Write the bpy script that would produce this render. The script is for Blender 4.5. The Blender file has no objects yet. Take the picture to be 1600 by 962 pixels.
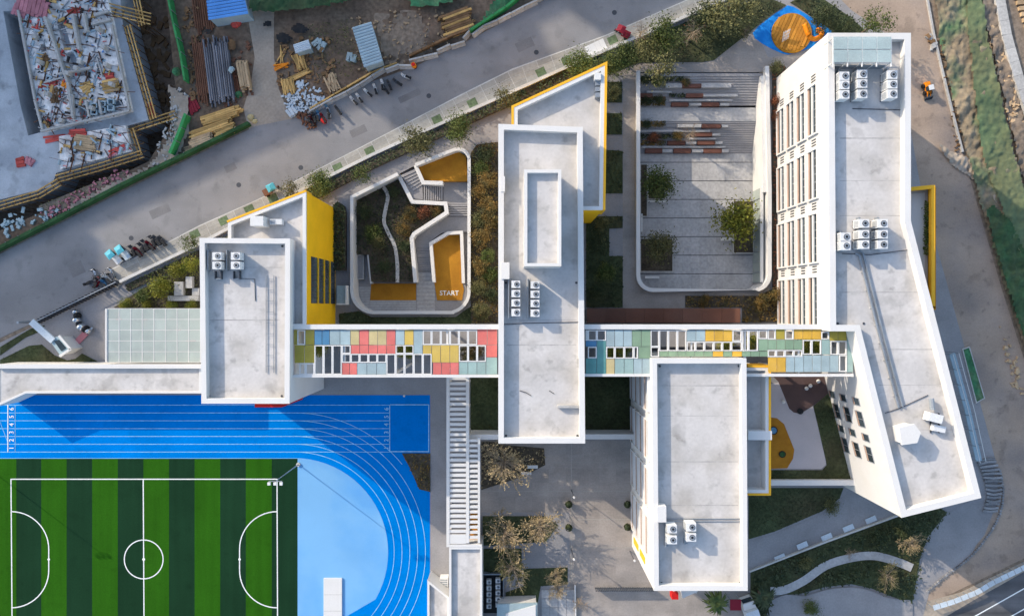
import bpy, bmesh, math, random
from mathutils import Vector, Matrix
from mathutils.geometry import tessellate_polygon

# ------------------------------------------------------------------ camera, sky, sun, exposure
SC = bpy.context.scene
H = 106.0                                    # the drone hovers 106 m above the running track
cam_d = bpy.data.cameras.new('camera'); cam_d.sensor_width = 36.0
cam_d.lens = 36.0 * H / 160.0; cam_d.clip_start = 1.0; cam_d.clip_end = 3000.0
cam = bpy.data.objects.new('camera', cam_d); SC.collection.objects.link(cam)
cam.location = (0, 0, H); cam.rotation_euler = (0, 0, 0); SC.camera = cam
SUN_EL = math.radians(23.5)
sun_dir = Vector((0.8 * math.cos(SUN_EL), -0.6 * math.cos(SUN_EL), -math.sin(SUN_EL)))   # the way the light travels
world = bpy.data.worlds.new('World'); SC.world = world; world.use_nodes = True
wn = world.node_tree.nodes; bg = wn['Background']
sky = wn.new('ShaderNodeTexSky'); sky.sky_type = 'NISHITA'; sky.sun_disc = False
sky.sun_elevation = SUN_EL; sky.sun_rotation = math.atan2(-0.8, 0.6); sky.air_density = 1.0; sky.dust_density = 1.6; sky.ozone_density = 1.0
world.node_tree.links.new(sky.outputs[0], bg.inputs[0]); bg.inputs[1].default_value = 0.15
sun_l = bpy.data.lights.new('sun', 'SUN'); sun_l.energy = 2.3; sun_l.angle = math.radians(0.5); sun_l.color = (1.0, 0.87, 0.70)
sun = bpy.data.objects.new('sun', sun_l); SC.collection.objects.link(sun)
sun.rotation_euler = sun_dir.to_track_quat('-Z', 'Y').to_euler(); sun.location = (-120, 90, 120)
SC.view_settings.view_transform = 'Standard'; SC.view_settings.look = 'None'
SC.view_settings.gamma = 1.0; SC.view_settings.use_curve_mapping = False; SC.view_settings.exposure = 1.1
SC.cycles.max_bounces = 6; SC.cycles.diffuse_bounces = 3; SC.cycles.glossy_bounces = 2; SC.cycles.transparent_max_bounces = 8

# ------------------------------------------------------------------ helpers
COL = SC.collection
R = random.Random(7)
def at(px, py, z=0.0):
    """survey point: a place seen at (px,py) on the 1600 px plan, standing z metres high"""
    k = 0.1 * (1 - z / H)
    return Vector(((px - 800) * k, (481 - py) * k, z))
def pts(l, z=0.0): return [at(a, b, z).xy for a, b in l]
LOC = {}
def loc_of(o): return LOC.get(o.name, Vector((0, 0, 0)))
def tag(o, label=None, cat=None, group=None, kind=None):
    if label: o['label'] = label
    if cat: o['category'] = cat
    if group: o['group'] = group
    if kind: o['kind'] = kind
    return o
def thing(name, loc, label, cat, group=None):
    o = bpy.data.objects.new(name, None); COL.objects.link(o); o.empty_display_size = 0.5
    o.location = loc; LOC[o.name] = Vector(loc)
    return tag(o, label, cat, group)
def area2(p): return sum(p[i][0] * p[(i + 1) % len(p)][1] - p[(i + 1) % len(p)][0] * p[i][1] for i in range(len(p)))
def ccw(p): return list(p) if area2(p) > 0 else list(reversed(p))
def inset(poly, d):
    p = [Vector(a) for a in ccw(poly)]; n = len(p); out = []
    for i in range(n):
        e0 = (p[i] - p[i - 1]).normalized(); e1 = (p[(i + 1) % n] - p[i]).normalized()
        n0 = Vector((-e0.y, e0.x)); n1 = Vector((-e1.y, e1.x)); b = n0 + n1
        b = b / max(0.25, b.dot(b) / 2) / 1.0
        out.append(p[i] + b * d)
    return out
def offset_line(path, d):
    p = [Vector(a) for a in path]; n = len(p); out = []
    for i in range(n):
        e0 = (p[i] - p[i - 1]).normalized() if i else None
        e1 = (p[i + 1] - p[i]).normalized() if i < n - 1 else None
        if e0 is None: e0 = e1
        if e1 is None: e1 = e0
        n0 = Vector((-e0.y, e0.x)); n1 = Vector((-e1.y, e1.x)); b = n0 + n1
        b = b / max(0.3, b.dot(b) / 2)
        out.append(p[i] + b * d)
    return out
def inside(p, poly):
    x, y = p[0], p[1]; c = False; j = len(poly) - 1
    for i in range(len(poly)):
        xi, yi = poly[i][0], poly[i][1]; xj, yj = poly[j][0], poly[j][1]
        if (yi > y) != (yj > y) and x < (xj - xi) * (y - yi) / (yj - yi) + xi: c = not c
        j = i
    return c
def smooth(path, n=4, closed=False):
    """Catmull-Rom through the points"""
    P = [Vector(a) for a in path]; m = len(P); out = []
    for i in range(m if closed else m - 1):
        if closed: a, b, c, d = P[i - 1], P[i], P[(i + 1) % m], P[(i + 2) % m]
        else: a, b, c, d = P[max(0, i - 1)], P[i], P[i + 1], P[min(m - 1, i + 2)]
        for k in range(n):
            t = k / n
            out.append(0.5 * ((2 * b) + (c - a) * t + (2 * a - 5 * b + 4 * c - d) * t * t + (3 * b - a - 3 * c + d) * t ** 3))
    if not closed: out.append(P[-1])
    return out
def arc(cx, cy, r, a0, a1, n):
    return [(cx + r * math.cos(math.radians(a0 + (a1 - a0) * i / n)), cy + r * math.sin(math.radians(a0 + (a1 - a0) * i / n))) for i in range(n + 1)]

class MB:
    def __init__(s): s.v = []; s.f = []; s.sm = False
    def add(s, vs, fs):
        o = len(s.v); s.v += [Vector(v) for v in vs]; s.f += [tuple(i + o for i in f) for f in fs]; return s
    def box(s, x0, x1, y0, y1, z0, z1):
        return s.add([(x0, y0, z0), (x1, y0, z0), (x1, y1, z0), (x0, y1, z0), (x0, y0, z1), (x1, y0, z1), (x1, y1, z1), (x0, y1, z1)],
                     [(3, 2, 1, 0), (4, 5, 6, 7), (0, 1, 5, 4), (1, 2, 6, 5), (2, 3, 7, 6), (3, 0, 4, 7)])
    def bar(s, a, b, w, h):
        """a square bar from a to b (centre line of the underside), w wide, h high"""
        a = Vector(a); b = Vector(b); d = (b - a).normalized()
        sd = d.cross(Vector((0, 0, 1)))
        sd = Vector((1, 0, 0)) if sd.length < 1e-4 else sd.normalized()
        up = sd.cross(d).normalized() * h; sd = sd * (w / 2)
        return s.add([a - sd, a + sd, b + sd, b - sd, a - sd + up, a + sd + up, b + sd + up, b - sd + up],
                     [(0, 1, 2, 3), (7, 6, 5, 4), (4, 5, 1, 0), (5, 6, 2, 1), (6, 7, 3, 2), (7, 4, 0, 3)])
    def sheet(s, poly, z, holes=()):
        loops = [[Vector((p[0], p[1], 0)) for p in ccw(poly)]] + [[Vector((p[0], p[1], 0)) for p in reversed(ccw(h))] for h in holes]
        flat = [v for l in loops for v in l]; o = len(s.v)
        for v in flat: s.v.append(Vector((v.x, v.y, z)))
        for t in tessellate_polygon(loops):
            a, b, c = (flat[i] for i in t)
            ar = (b.x - a.x) * (c.y - a.y) - (c.x - a.x) * (b.y - a.y)
            if abs(ar) < 1e-9: continue
            s.f.append(tuple(o + i for i in (t if ar > 0 else (t[0], t[2], t[1]))))
        return s
    def sides(s, poly, z0, z1):
        p = ccw(poly); n = len(p)
        return s.add([(a[0], a[1], z0) for a in p] + [(a[0], a[1], z1) for a in p], [(i, (i + 1) % n, n + (i + 1) % n, n + i) for i in range(n)])
    def prism(s, poly, z0, z1, holes=()):
        s.sides(poly, z0, z1); s.sheet(poly, z1, holes)
        for h in holes:
            p = list(reversed(ccw(h))); n = len(p)
            s.add([(a[0], a[1], z0) for a in p] + [(a[0], a[1], z1) for a in p], [(i, (i + 1) % n, n + (i + 1) % n, n + i) for i in range(n)])
        return s
    def ring(s, outer, inner, z0, z1):
        o = [(a[0], a[1]) for a in ccw(outer)]; i_ = [(a[0], a[1]) for a in ccw(inner)]; n = len(o)
        vs = [(a[0], a[1], z0) for a in o] + [(a[0], a[1], z1) for a in o] + [(a[0], a[1], z1) for a in i_] + [(a[0], a[1], z0) for a in i_]
        fs = []
        for k in range(n):
            j = (k + 1) % n
            fs += [(k, j, n + j, n + k), (n + k, n + j, 2 * n + j, 2 * n + k), (2 * n + k, 2 * n + j, 3 * n + j, 3 * n + k), (3 * n + k, 3 * n + j, j, k)]
        return s.add(vs, fs)
    def strip(s, path, w, z, zb=None):
        """a flat band (zb None) or an upright wall from zb to z along a path"""
        l = offset_line(path, w / 2); r = offset_line(path, -w / 2); n = len(l)
        if zb is None:
            return s.add([(a.x, a.y, z) for a in l] + [(a.x, a.y, z) for a in r], [(n + i, n + i + 1, i + 1, i) for i in range(n - 1)])
        vs = [(a.x, a.y, z) for a in l] + [(a.x, a.y, z) for a in r] + [(a.x, a.y, zb) for a in l] + [(a.x, a.y, zb) for a in r]
        fs = []
        for i in range(n - 1):
            fs += [(n + i, n + i + 1, i + 1, i), (i, i + 1, 2 * n + i + 1, 2 * n + i), (n + i + 1, n + i, 3 * n + i, 3 * n + i + 1)]
        fs += [(n, 0, 2 * n, 3 * n), (n - 1, 2 * n - 1, 4 * n - 1, 3 * n - 1)]
        return s.add(vs, fs)
    def tube(s, path, r0, r1=None, k=6, cap=True):
        r1 = r0 if r1 is None else r1; P = [Vector(p) for p in path]; n = len(P); rings = []
        for i, p in enumerate(P):
            d = (P[min(n - 1, i + 1)] - P[max(0, i - 1)]).normalized()
            a = d.orthogonal().normalized(); b = d.cross(a); r = r0 + (r1 - r0) * i / max(1, n - 1)
            rings.append([p + (a * math.cos(2 * math.pi * j / k) + b * math.sin(2 * math.pi * j / k)) * r for j in range(k)])
        fs = [(i * k + j, i * k + (j + 1) % k, (i + 1) * k + (j + 1) % k, (i + 1) * k + j) for i in range(n - 1) for j in range(k)]
        if cap: fs += [tuple(range(k))[::-1], tuple((n - 1) * k + j for j in range(k))]
        return s.add([v for g in rings for v in g], fs)
    def disc(s, c, r, z, k=20, r_in=None):
        vs = [(c[0] + r * math.cos(2 * math.pi * j / k), c[1] + r * math.sin(2 * math.pi * j / k), z) for j in range(k)]
        if r_in is None: return s.add(vs, [tuple(range(k))])
        vs += [(c[0] + r_in * math.cos(2 * math.pi * j / k), c[1] + r_in * math.sin(2 * math.pi * j / k), z) for j in range(k)]
        return s.add(vs, [(j, (j + 1) % k, k + (j + 1) % k, k + j) for j in range(k)])
    def cyl(s, c, r, z0, z1, k=14, r2=None):
        r2 = r if r2 is None else r2
        vs = [(c[0] + r * math.cos(2 * math.pi * j / k), c[1] + r * math.sin(2 * math.pi * j / k), z0) for j in range(k)]
        vs += [(c[0] + r2 * math.cos(2 * math.pi * j / k), c[1] + r2 * math.sin(2 * math.pi * j / k), z1) for j in range(k)]
        return s.add(vs, [(j, (j + 1) % k, k + (j + 1) % k, k + j) for j in range(k)] + [tuple(range(k, 2 * k)), tuple(range(k))[::-1]])
    def dome(s, c, r, h, k=10, m=4):
        vs = []; fs = []
        for i in range(m):
            a = math.pi / 2 * i / m
            vs += [(c[0] + r * math.cos(a) * math.cos(2 * math.pi * j / k), c[1] + r * math.cos(a) * math.sin(2 * math.pi * j / k), c[2] + h * math.sin(a)) for j in range(k)]
        vs.append((c[0], c[1], c[2] + h))
        for i in range(m - 1): fs += [(i * k + j, i * k + (j + 1) % k, (i + 1) * k + (j + 1) % k, (i + 1) * k + j) for j in range(k)]
        fs += [((m - 1) * k + j, (m - 1) * k + (j + 1) % k, m * k) for j in range(k)]
        return s.add(vs, fs)
    def move(s, dx=0, dy=0, dz=0, rz=0):
        M_ = Matrix.Translation((dx, dy, dz)) @ Matrix.Rotation(rz, 4, 'Z'); s.v = [M_ @ v for v in s.v]; return s
    def mesh(s, name, m, base=Vector((0, 0, 0))):
        me = bpy.data.meshes.new(name); me.from_pydata([tuple(v - base) for v in s.v], [], s.f)
        if m is not None: me.materials.append(m)
        if s.sm: me.polygons.foreach_set('use_smooth', [True] * len(me.polygons))
        me.update(); return me
    def build(s, name, m, parent=None, own=None):
        """ONE mesh object. own = its own origin (top-level meshes); parts take their parent's origin"""
        base = loc_of(parent) if parent else Vector(own or (0, 0, 0))
        o = bpy.data.objects.new(name, s.mesh(name, m, base)); COL.objects.link(o)
        if parent: o.parent = parent; LOC[o.name] = base
        else: o.location = base; LOC[o.name] = base
        return o
def link_part(name, me, parent, loc=(0, 0, 0), rz=0.0, sc=None):
    o = bpy.data.objects.new(name, me); COL.objects.link(o); o.parent = parent; o.location = loc; o.rotation_euler = (0, 0, rz)
    if sc: o.scale = sc
    return o
def struct(name, mb, m): return tag(mb.build(name, m), kind='structure')
def ordn(i): return ['first', 'second', 'third', 'fourth', 'fifth', 'sixth', 'seventh', 'eighth', 'ninth', 'tenth', 'eleventh', 'twelfth', 'thirteenth', 'fourteenth', 'fifteenth', 'sixteenth', 'seventeenth', 'eighteenth'][i]
def text_mb(txt, size, loc, rz=0.0, mirror=False):
    cu = bpy.data.curves.new('text', 'FONT'); cu.body = txt; cu.size = size; cu.align_x = 'CENTER'; cu.align_y = 'CENTER'; cu.offset = 0.012 * size; cu.resolution_u = 3
    ob = bpy.data.objects.new('text', cu); COL.objects.link(ob)
    me = bpy.data.meshes.new_from_object(ob.evaluated_get(bpy.context.evaluated_depsgraph_get()))
    mb = MB(); Mx = Matrix.Translation(loc) @ Matrix.Rotation(rz, 4, 'Z')
    mb.add([Mx @ v.co for v in me.vertices], [tuple(p.vertices) for p in me.polygons])
    bpy.data.objects.remove(ob); bpy.data.curves.remove(cu); bpy.data.meshes.remove(me)
    return mb

# ------------------------------------------------------------------ materials
M = {}
def mat(name, col, rough=0.85, var=0.14, scale=0.35, fine=0.10, fscale=6.0, stain=None, samt=0.4, sscale=0.12, piece=0.0, bump=0.0, metal=0.0, alpha=None, streak=None, spec=0.2, spots=0.0):
    m = bpy.data.materials.new(name); m.use_nodes = True; nt = m.node_tree; N = nt.nodes; L = nt.links
    b = N['Principled BSDF']; b.inputs['Roughness'].default_value = rough; b.inputs['Metallic'].default_value = metal
    b.inputs['Specular IOR Level'].default_value = spec
    geo = N.new('ShaderNodeNewGeometry')
    def noise(sc, det=4, vec=None):
        n = N.new('ShaderNodeTexNoise'); n.inputs['Scale'].default_value = sc; n.inputs['Detail'].default_value = det
        L.new(vec or geo.outputs['Position'], n.inputs['Vector']); return n.outputs['Fac']
    def remap(x, lo, hi, a=0.3, c=0.7):
        r = N.new('ShaderNodeMapRange'); L.new(x, r.inputs[0]); r.inputs[1].default_value = a; r.inputs[2].default_value = c; r.inputs[3].default_value = lo; r.inputs[4].default_value = hi
        return r.outputs[0]
    def mul(x, y):
        k = N.new('ShaderNodeMath'); k.operation = 'MULTIPLY'; L.new(x, k.inputs[0]); L.new(y, k.inputs[1]); return k.outputs[0]
    f = mul(remap(noise(scale, 5), 1 - var, 1 + var), remap(noise(fscale, 3), 1 - fine, 1 + fine))
    if piece:
        oi = N.new('ShaderNodeObjectInfo'); f = mul(f, remap(oi.outputs['Random'], 1 - piece, 1 + piece, 0, 1))
    if streak:
        mp = N.new('ShaderNodeMapping'); L.new(geo.outputs['Position'], mp.inputs[0]); mp.inputs['Rotation'].default_value = (0, 0, streak[0]); mp.inputs['Scale'].default_value = (streak[1], streak[2], 1)
        f = mul(f, remap(noise(1.0, 4, mp.outputs[0]), 1 - streak[3], 1 + streak[3]))
    if spots:
        f = mul(f, remap(noise(0.75, 7), 1.0, 1 - spots, 0.60, 0.72)); f = mul(f, remap(noise(0.33, 7), 1.0, 1 - spots * .7, 0.58, 0.66))
    base = None
    if stain:
        mx = N.new('ShaderNodeMix'); mx.data_type = 'RGBA'; mx.inputs[6].default_value = (*col, 1); mx.inputs[7].default_value = (*stain, 1)
        L.new(remap(noise(sscale, 6), 0, samt, 0.45, 0.72), mx.inputs[0]); base = mx.outputs[2]
    mm = N.new('ShaderNodeVectorMath'); mm.operation = 'SCALE'
    if base: L.new(base, mm.inputs[0])
    else: mm.inputs[0].default_value = col
    L.new(f, mm.inputs['Scale']); L.new(mm.outputs[0], b.inputs['Base Color'])
    if bump:
        bp = N.new('ShaderNodeBump'); bp.inputs['Strength'].default_value = 1.0; bp.inputs['Distance'].default_value = bump
        L.new(noise(fscale, 5), bp.inputs['Height']); L.new(bp.outputs[0], b.inputs['Normal'])
    if alpha is not None: b.inputs['Alpha'].default_value = alpha
    M[name] = m; return m
def leafmat(name, col, col2, var=0.35):
    m = bpy.data.materials.new(name); m.use_nodes = True; nt = m.node_tree; N = nt.nodes; L = nt.links; b = N['Principled BSDF']
    b.inputs['Roughness'].default_value = 0.6; b.inputs['Specular IOR Level'].default_value = 0.2
    geo = N.new('ShaderNodeNewGeometry')
    mx = N.new('ShaderNodeMix'); mx.data_type = 'RGBA'; mx.inputs[6].default_value = (*col, 1); mx.inputs[7].default_value = (*col2, 1)
    no = N.new('ShaderNodeTexNoise'); no.inputs['Scale'].default_value = 0.9; no.inputs['Detail'].default_value = 3; L.new(geo.outputs['Position'], no.inputs['Vector'])
    r = N.new('ShaderNodeMapRange'); L.new(no.outputs['Fac'], r.inputs[0]); r.inputs[1].default_value = 0.35; r.inputs[2].default_value = 0.68
    L.new(r.outputs[0], mx.inputs[0])
    r2 = N.new('ShaderNodeMapRange'); L.new(geo.outputs['Random Per Island'], r2.inputs[0]); r2.inputs[3].default_value = 1 - var; r2.inputs[4].default_value = 1 + var
    oi = N.new('ShaderNodeObjectInfo'); r3 = N.new('ShaderNodeMapRange'); L.new(oi.outputs['Random'], r3.inputs[0]); r3.inputs[3].default_value = 0.8; r3.inputs[4].default_value = 1.2
    k = N.new('ShaderNodeMath'); k.operation = 'MULTIPLY'; L.new(r2.outputs[0], k.inputs[0]); L.new(r3.outputs[0], k.inputs[1])
    mm = N.new('ShaderNodeVectorMath'); mm.operation = 'SCALE'; L.new(mx.outputs[2], mm.inputs[0]); L.new(k.outputs[0], mm.inputs['Scale'])
    L.new(mm.outputs[0], b.inputs['Base Color']); M[name] = m; return m

mat('earth', (0.25, 0.195, 0.145), var=0.35, scale=0.12, fine=0.3, fscale=1.6, stain=(0.10, 0.085, 0.07), samt=0.8, bump=0.05)
mat('mud', (0.165, 0.115, 0.08), var=0.35, scale=0.2, fine=0.3, fscale=1.8, stain=(0.11, 0.10, 0.075), samt=0.8, bump=0.05)
mat('sand', (0.37, 0.31, 0.245), var=0.16, scale=0.2, fine=0.12, fscale=2.5, stain=(0.25, 0.22, 0.19), samt=0.7)
mat('asphalt', (0.245, 0.24, 0.24), spots=0.16, var=0.14, scale=0.16, fine=0.07, fscale=7, stain=(0.165, 0.165, 0.17), samt=0.75, sscale=0.09, streak=(-0.41, 0.03, 0.35, 0.05))
mat('asphalt_patch', (0.19, 0.185, 0.185), var=0.15, fine=0.1, piece=0.15)
mat('tyre', (0.20, 0.195, 0.195), var=0.3, scale=0.5, fine=0.15, fscale=2)
mat('plaza_slab', (0.32, 0.285, 0.255), spots=0.12, var=0.12, scale=0.3, fine=0.09, fscale=4, stain=(0.22, 0.21, 0.205), samt=0.6, piece=0.06)
mat('seam', (0.40, 0.385, 0.37), var=0.2, scale=0.6)
mat('puddle_stain', (0.33, 0.31, 0.28), var=0.25, scale=1.2, fine=0.2, fscale=3)
mat('dirt_road', (0.36, 0.275, 0.21), spots=0.28, var=0.14, scale=0.15, fine=0.08, fscale=4, stain=(0.22, 0.19, 0.175), samt=0.8, streak=(1.3, 0.04, 0.3, 0.06))
mat('dark_road', (0.10, 0.10, 0.105), var=0.2, scale=0.3, fine=0.08, streak=(-0.42, 0.02, 0.8, 0.3))
mat('walk_slab', (0.33, 0.315, 0.28), var=0.10, fine=0.10, fscale=3.0, piece=0.13)
mat('tree_pit', (0.11, 0.15, 0.08), var=0.25, fine=0.3, fscale=3)
mat('kerb', (0.52, 0.51, 0.48), fine=0.15)
mat('paving', (0.285, 0.275, 0.275), spots=0.10, var=0.10, scale=0.25, fine=0.07, fscale=4, stain=(0.20, 0.20, 0.205), samt=0.6)
mat('paving_warm', (0.32, 0.285, 0.255), spots=0.12, var=0.11, scale=0.3, fine=0.08, fscale=4, stain=(0.22, 0.215, 0.21), samt=0.7, streak=(0.6, 0.2, 0.6, 0.1))
mat('court_slab', (0.40, 0.395, 0.39), var=0.10, fine=0.13, fscale=2.6, piece=0.05)
mat('step', (0.31, 0.30, 0.30), var=0.10, fine=0.1, piece=0.05)
mat('shade_and_joint', (0.11, 0.11, 0.115), var=0.1)  # dark tone painted as shade at steps and terraces; also the dark slab joints
mat('white', (0.66, 0.65, 0.63), rough=0.7, var=0.05, scale=0.3, fine=0.03, stain=(0.55, 0.53, 0.49), samt=0.55, sscale=0.3)
mat('white_trim', (0.66, 0.655, 0.635), rough=0.6, var=0.06, fine=0.05)
mat('roof', (0.535, 0.515, 0.495), rough=0.9, var=0.12, scale=0.22, fine=0.05, fscale=2.4, stain=(0.38, 0.355, 0.32), samt=0.65, sscale=0.28, spots=0.24)
mat('yellow', (0.90, 0.50, 0.008), rough=0.7, var=0.06, fine=0.05)
mat('yellow_edge', (0.80, 0.42, 0.03), rough=0.7, var=0.06, fine=0.04)
mat('ochre', (0.40, 0.185, 0.018), rough=0.85, var=0.14, scale=0.4, fine=0.06, stain=(0.28, 0.115, 0.012), samt=0.7, sscale=0.5)
mat('glass', (0.035, 0.05, 0.06), rough=0.12, var=0.3, scale=0.6, piece=0.3)
mat('frost', (0.42, 0.48, 0.45), rough=0.25, var=0.08, scale=0.5, fine=0.06, alpha=0.80, piece=0.06)
mat('sky_glass', (0.42, 0.52, 0.52), rough=0.15, var=0.06, alpha=0.72, piece=0.05)
mat('fin', (0.42, 0.29, 0.22), rough=0.7)
mat('steel', (0.30, 0.33, 0.36), rough=0.45, metal=0.4, fine=0.1)
mat('dark_steel', (0.06, 0.065, 0.075), rough=0.5)
mat('black', (0.015, 0.016, 0.018), rough=0.6)
mat('ac_case', (0.66, 0.665, 0.66), rough=0.5, var=0.05, piece=0.05)
mat('track', (0.0004, 0.175, 0.56), spec=0.0, spots=0.10, rough=0.95, var=0.10, scale=0.10, fine=0.05, fscale=3, stain=(0.0004, 0.21, 0.66), samt=0.6)
mat('track_light', (0.185, 0.415, 0.68), spec=0.05, rough=0.9, var=0.05, scale=0.12, fine=0.02, stain=(0.06, 0.28, 0.66), samt=0.6, sscale=0.11)
mat('lane_line', (0.27, 0.52, 0.72), rough=0.8, var=0.15, scale=1.2, fine=0.2, fscale=2)
mat('paint', (0.76, 0.78, 0.76), rough=0.7, var=0.06)
mat('turf_light', (0.022, 0.098, 0.006), spec=0.03, spots=0.12, rough=0.95, var=0.09, scale=0.12, fine=0.10, fscale=5, streak=(0, 1.1, 0.05, 0.09))
mat('turf_dark', (0.010, 0.037, 0.017), spec=0.03, spots=0.12, rough=0.95, var=0.12, scale=0.12, fine=0.10, fscale=5, streak=(0, 1.1, 0.05, 0.09))
mat('lawn', (0.055, 0.07, 0.032), rough=0.95, var=0.3, scale=0.25, fine=0.3, fscale=2.2, stain=(0.065, 0.055, 0.03), samt=0.8, bump=0.03)
mat('soil', (0.075, 0.062, 0.045), var=0.25, scale=0.5, fine=0.3, fscale=2.5, bump=0.03)
mat('net', (0.25, 0.20, 0.135), rough=0.8, var=0.25, scale=0.25, fine=0.16, fscale=1.8, stain=(0.055, 0.155, 0.065), samt=0.95, sscale=0.22, bump=0.12, spots=0.25, streak=(1.3, 0.12, 0.7, 0.12))
mat('net_strip', (0.135, 0.155, 0.08), rough=0.8, var=0.14, scale=0.2, fine=0.12, fscale=1.5, stain=(0.065, 0.145, 0.075), samt=0.7, sscale=0.12, bump=0.12, streak=(1.3, 0.05, 0.6, 0.08))
mat('net_bright', (0.045, 0.17, 0.075), rough=0.7, var=0.3, scale=0.5, fine=0.2, fscale=2, bump=0.08, stain=(0.12, 0.15, 0.08), samt=0.8, sscale=0.4)
mat('fence_green', (0.04, 0.26, 0.08), rough=0.6, var=0.2, scale=0.8, piece=0.2)
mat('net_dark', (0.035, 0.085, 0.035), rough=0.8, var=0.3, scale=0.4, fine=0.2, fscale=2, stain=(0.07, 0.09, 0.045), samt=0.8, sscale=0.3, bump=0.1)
mat('green_dark', (0.03, 0.085, 0.03), rough=0.8, var=0.3, scale=0.6, fine=0.2, piece=0.15)
mat('concrete', (0.42, 0.41, 0.39), var=0.12, fine=0.14, fscale=3, piece=0.10)
mat('slab_blue_grey', (0.42, 0.45, 0.48), spots=0.3, var=0.13, scale=0.3, fine=0.08, stain=(0.26, 0.29, 0.33), samt=0.7, sscale=0.2)  # blue grey concrete with darker blotches
mat('deck', (0.80, 0.78, 0.75), var=0.13, scale=0.5, fine=0.12, fscale=2, stain=(0.42, 0.40, 0.38), samt=0.9, sscale=0.6, spots=0.4)
mat('timber', (0.50, 0.31, 0.11), rough=0.8, var=0.2, scale=0.8, piece=0.3)
mat('timber_dark', (0.17, 0.10, 0.05), rough=0.85, var=0.25, scale=0.8, piece=0.35)
mat('board', (0.42, 0.30, 0.18), rough=0.8, var=0.2, scale=0.9, piece=0.25)
mat('red_board', (0.50, 0.075, 0.06), rough=0.7, var=0.2, piece=0.3)
mat('pink_board', (0.50, 0.20, 0.23), rough=0.7, var=0.2, scale=0.8, piece=0.2)
mat('pipe', (0.15, 0.155, 0.175), rough=0.5, metal=0.3, var=0.2, piece=0.35)
mat('rust', (0.16, 0.075, 0.045), rough=0.8, var=0.2, scale=0.6, piece=0.2)
mat('corten', (0.17, 0.075, 0.05), rough=0.85, var=0.2, scale=0.25, fine=0.06, piece=0.10, stain=(0.10, 0.065, 0.055), samt=0.6)
mat('bench_wood', (0.14, 0.062, 0.045), rough=0.7, var=0.2, piece=0.2)
mat('blue_sheet', (0.10, 0.30, 0.68), rough=0.5, var=0.1, piece=0.08)
mat('grey_sheet', (0.33, 0.44, 0.50), rough=0.5, var=0.1, piece=0.08)
mat('play_brown', (0.095, 0.062, 0.058), var=0.12, fine=0.05)
mat('play_pale', (0.45, 0.42, 0.43), var=0.06, fine=0.04)
mat('play_blue', (0.008, 0.19, 0.60), var=0.12, scale=0.5, fine=0.05, stain=(0.03, 0.31, 0.72), samt=0.8, sscale=0.5)
mat('play_wood', (0.42, 0.19, 0.03), var=0.2, scale=0.6, piece=0.3)
mat('orange', (0.75, 0.23, 0.01), rough=0.5)
mat('red', (0.55, 0.015, 0.012), rough=0.5, var=0.1)
mat('dark_red', (0.20, 0.012, 0.025), rough=0.6)
mat('teal_tarp', (0.10, 0.42, 0.50), rough=0.6, var=0.15)
mat('chrome', (0.62, 0.66, 0.70), rough=0.2, metal=0.9)
mat('rubber', (0.02, 0.02, 0.022), rough=0.8)
mat('pale_panel', (0.50, 0.56, 0.60), rough=0.4, var=0.08, piece=0.08)
mat('stone', (0.23, 0.23, 0.235), var=0.2, fine=0.2, piece=0.25)
mat('bark', (0.16, 0.125, 0.095), var=0.2, scale=3)
for n_, c_ in (('p_red', (0.60, 0.155, 0.135)), ('p_yellow', (0.56, 0.40, 0.10)), ('p_sand', (0.52, 0.43, 0.22)), ('p_blue', (0.08, 0.22, 0.37)), ('p_sky', (0.32, 0.415, 0.44)),
               ('p_teal', (0.095, 0.255, 0.24)), ('p_green', (0.22, 0.325, 0.22)), ('p_olive', (0.36, 0.29, 0.05)), ('p_gold', (0.62, 0.37, 0.055)), ('p_aqua', (0.28, 0.40, 0.38))):
    mat(n_, c_, rough=0.45, var=0.10, scale=0.6, fine=0.06, piece=0.09, stain=tuple(a * 0.72 + 0.06 for a in c_), samt=0.5, sscale=0.5)
leafmat('leaf_green', (0.045, 0.075, 0.018), (0.12, 0.135, 0.035))
leafmat('leaf_dark', (0.028, 0.046, 0.020), (0.075, 0.085, 0.036))
leafmat('leaf_bright', (0.11, 0.14, 0.018), (0.27, 0.25, 0.03))
leafmat('leaf_autumn', (0.07, 0.07, 0.03), (0.24, 0.14, 0.035))
leafmat('leaf_dry', (0.25, 0.19, 0.10), (0.44, 0.34, 0.18))
leafmat('leaf_rust', (0.11, 0.05, 0.03), (0.34, 0.11, 0.045))
leafmat('leaf_olive', (0.07, 0.078, 0.03), (0.17, 0.155, 0.06))
leafmat('grass_blade', (0.026, 0.044, 0.014), (0.07, 0.075, 0.028))
# ------------------------------------------------------------------ the setting
COURT1 = [(551, 309), (621, 273), (650, 258), (705, 236), (716, 234), (726, 238), (732, 250), (733, 452), (726, 470), (710, 487), (582, 487), (566, 481), (555, 468), (551, 452)]
COURT2 = [(996, 113), (1196, 113), (1201, 300), (1201, 428), (1194, 444), (1178, 452), (1022, 452), (1004, 445), (996, 430)]
PIT = [(-60, -60), (252, -60), (262, 20), (277, 170), (262, 205), (232, 252), (100, 316), (0, 360), (-60, 385)]
h1, h2, h3 = pts(COURT1), pts(COURT2), pts(PIT)
struct('ground', MB().sheet([(-400, -400), (400, -400), (400, 400), (-400, 400)], -0.06, [h1, h2, h3]), M['earth'])
struct('pit_floor', MB().sheet(inset(h3, -2), -5.0), M['mud'])
pw = MB(); pw.sides(h3, -5.2, -0.05); struct('pit_wall', pw, M['mud'])
site = [(277, 170), (262, 205), (232, 252), (100, 316), (0, 360), (-60, 385), (-60, 425), (0, 394), (200, 292), (400, 194), (480, 178), (640, 104), (840, 2), (920, -60), (252, -60), (262, 20)]
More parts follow.
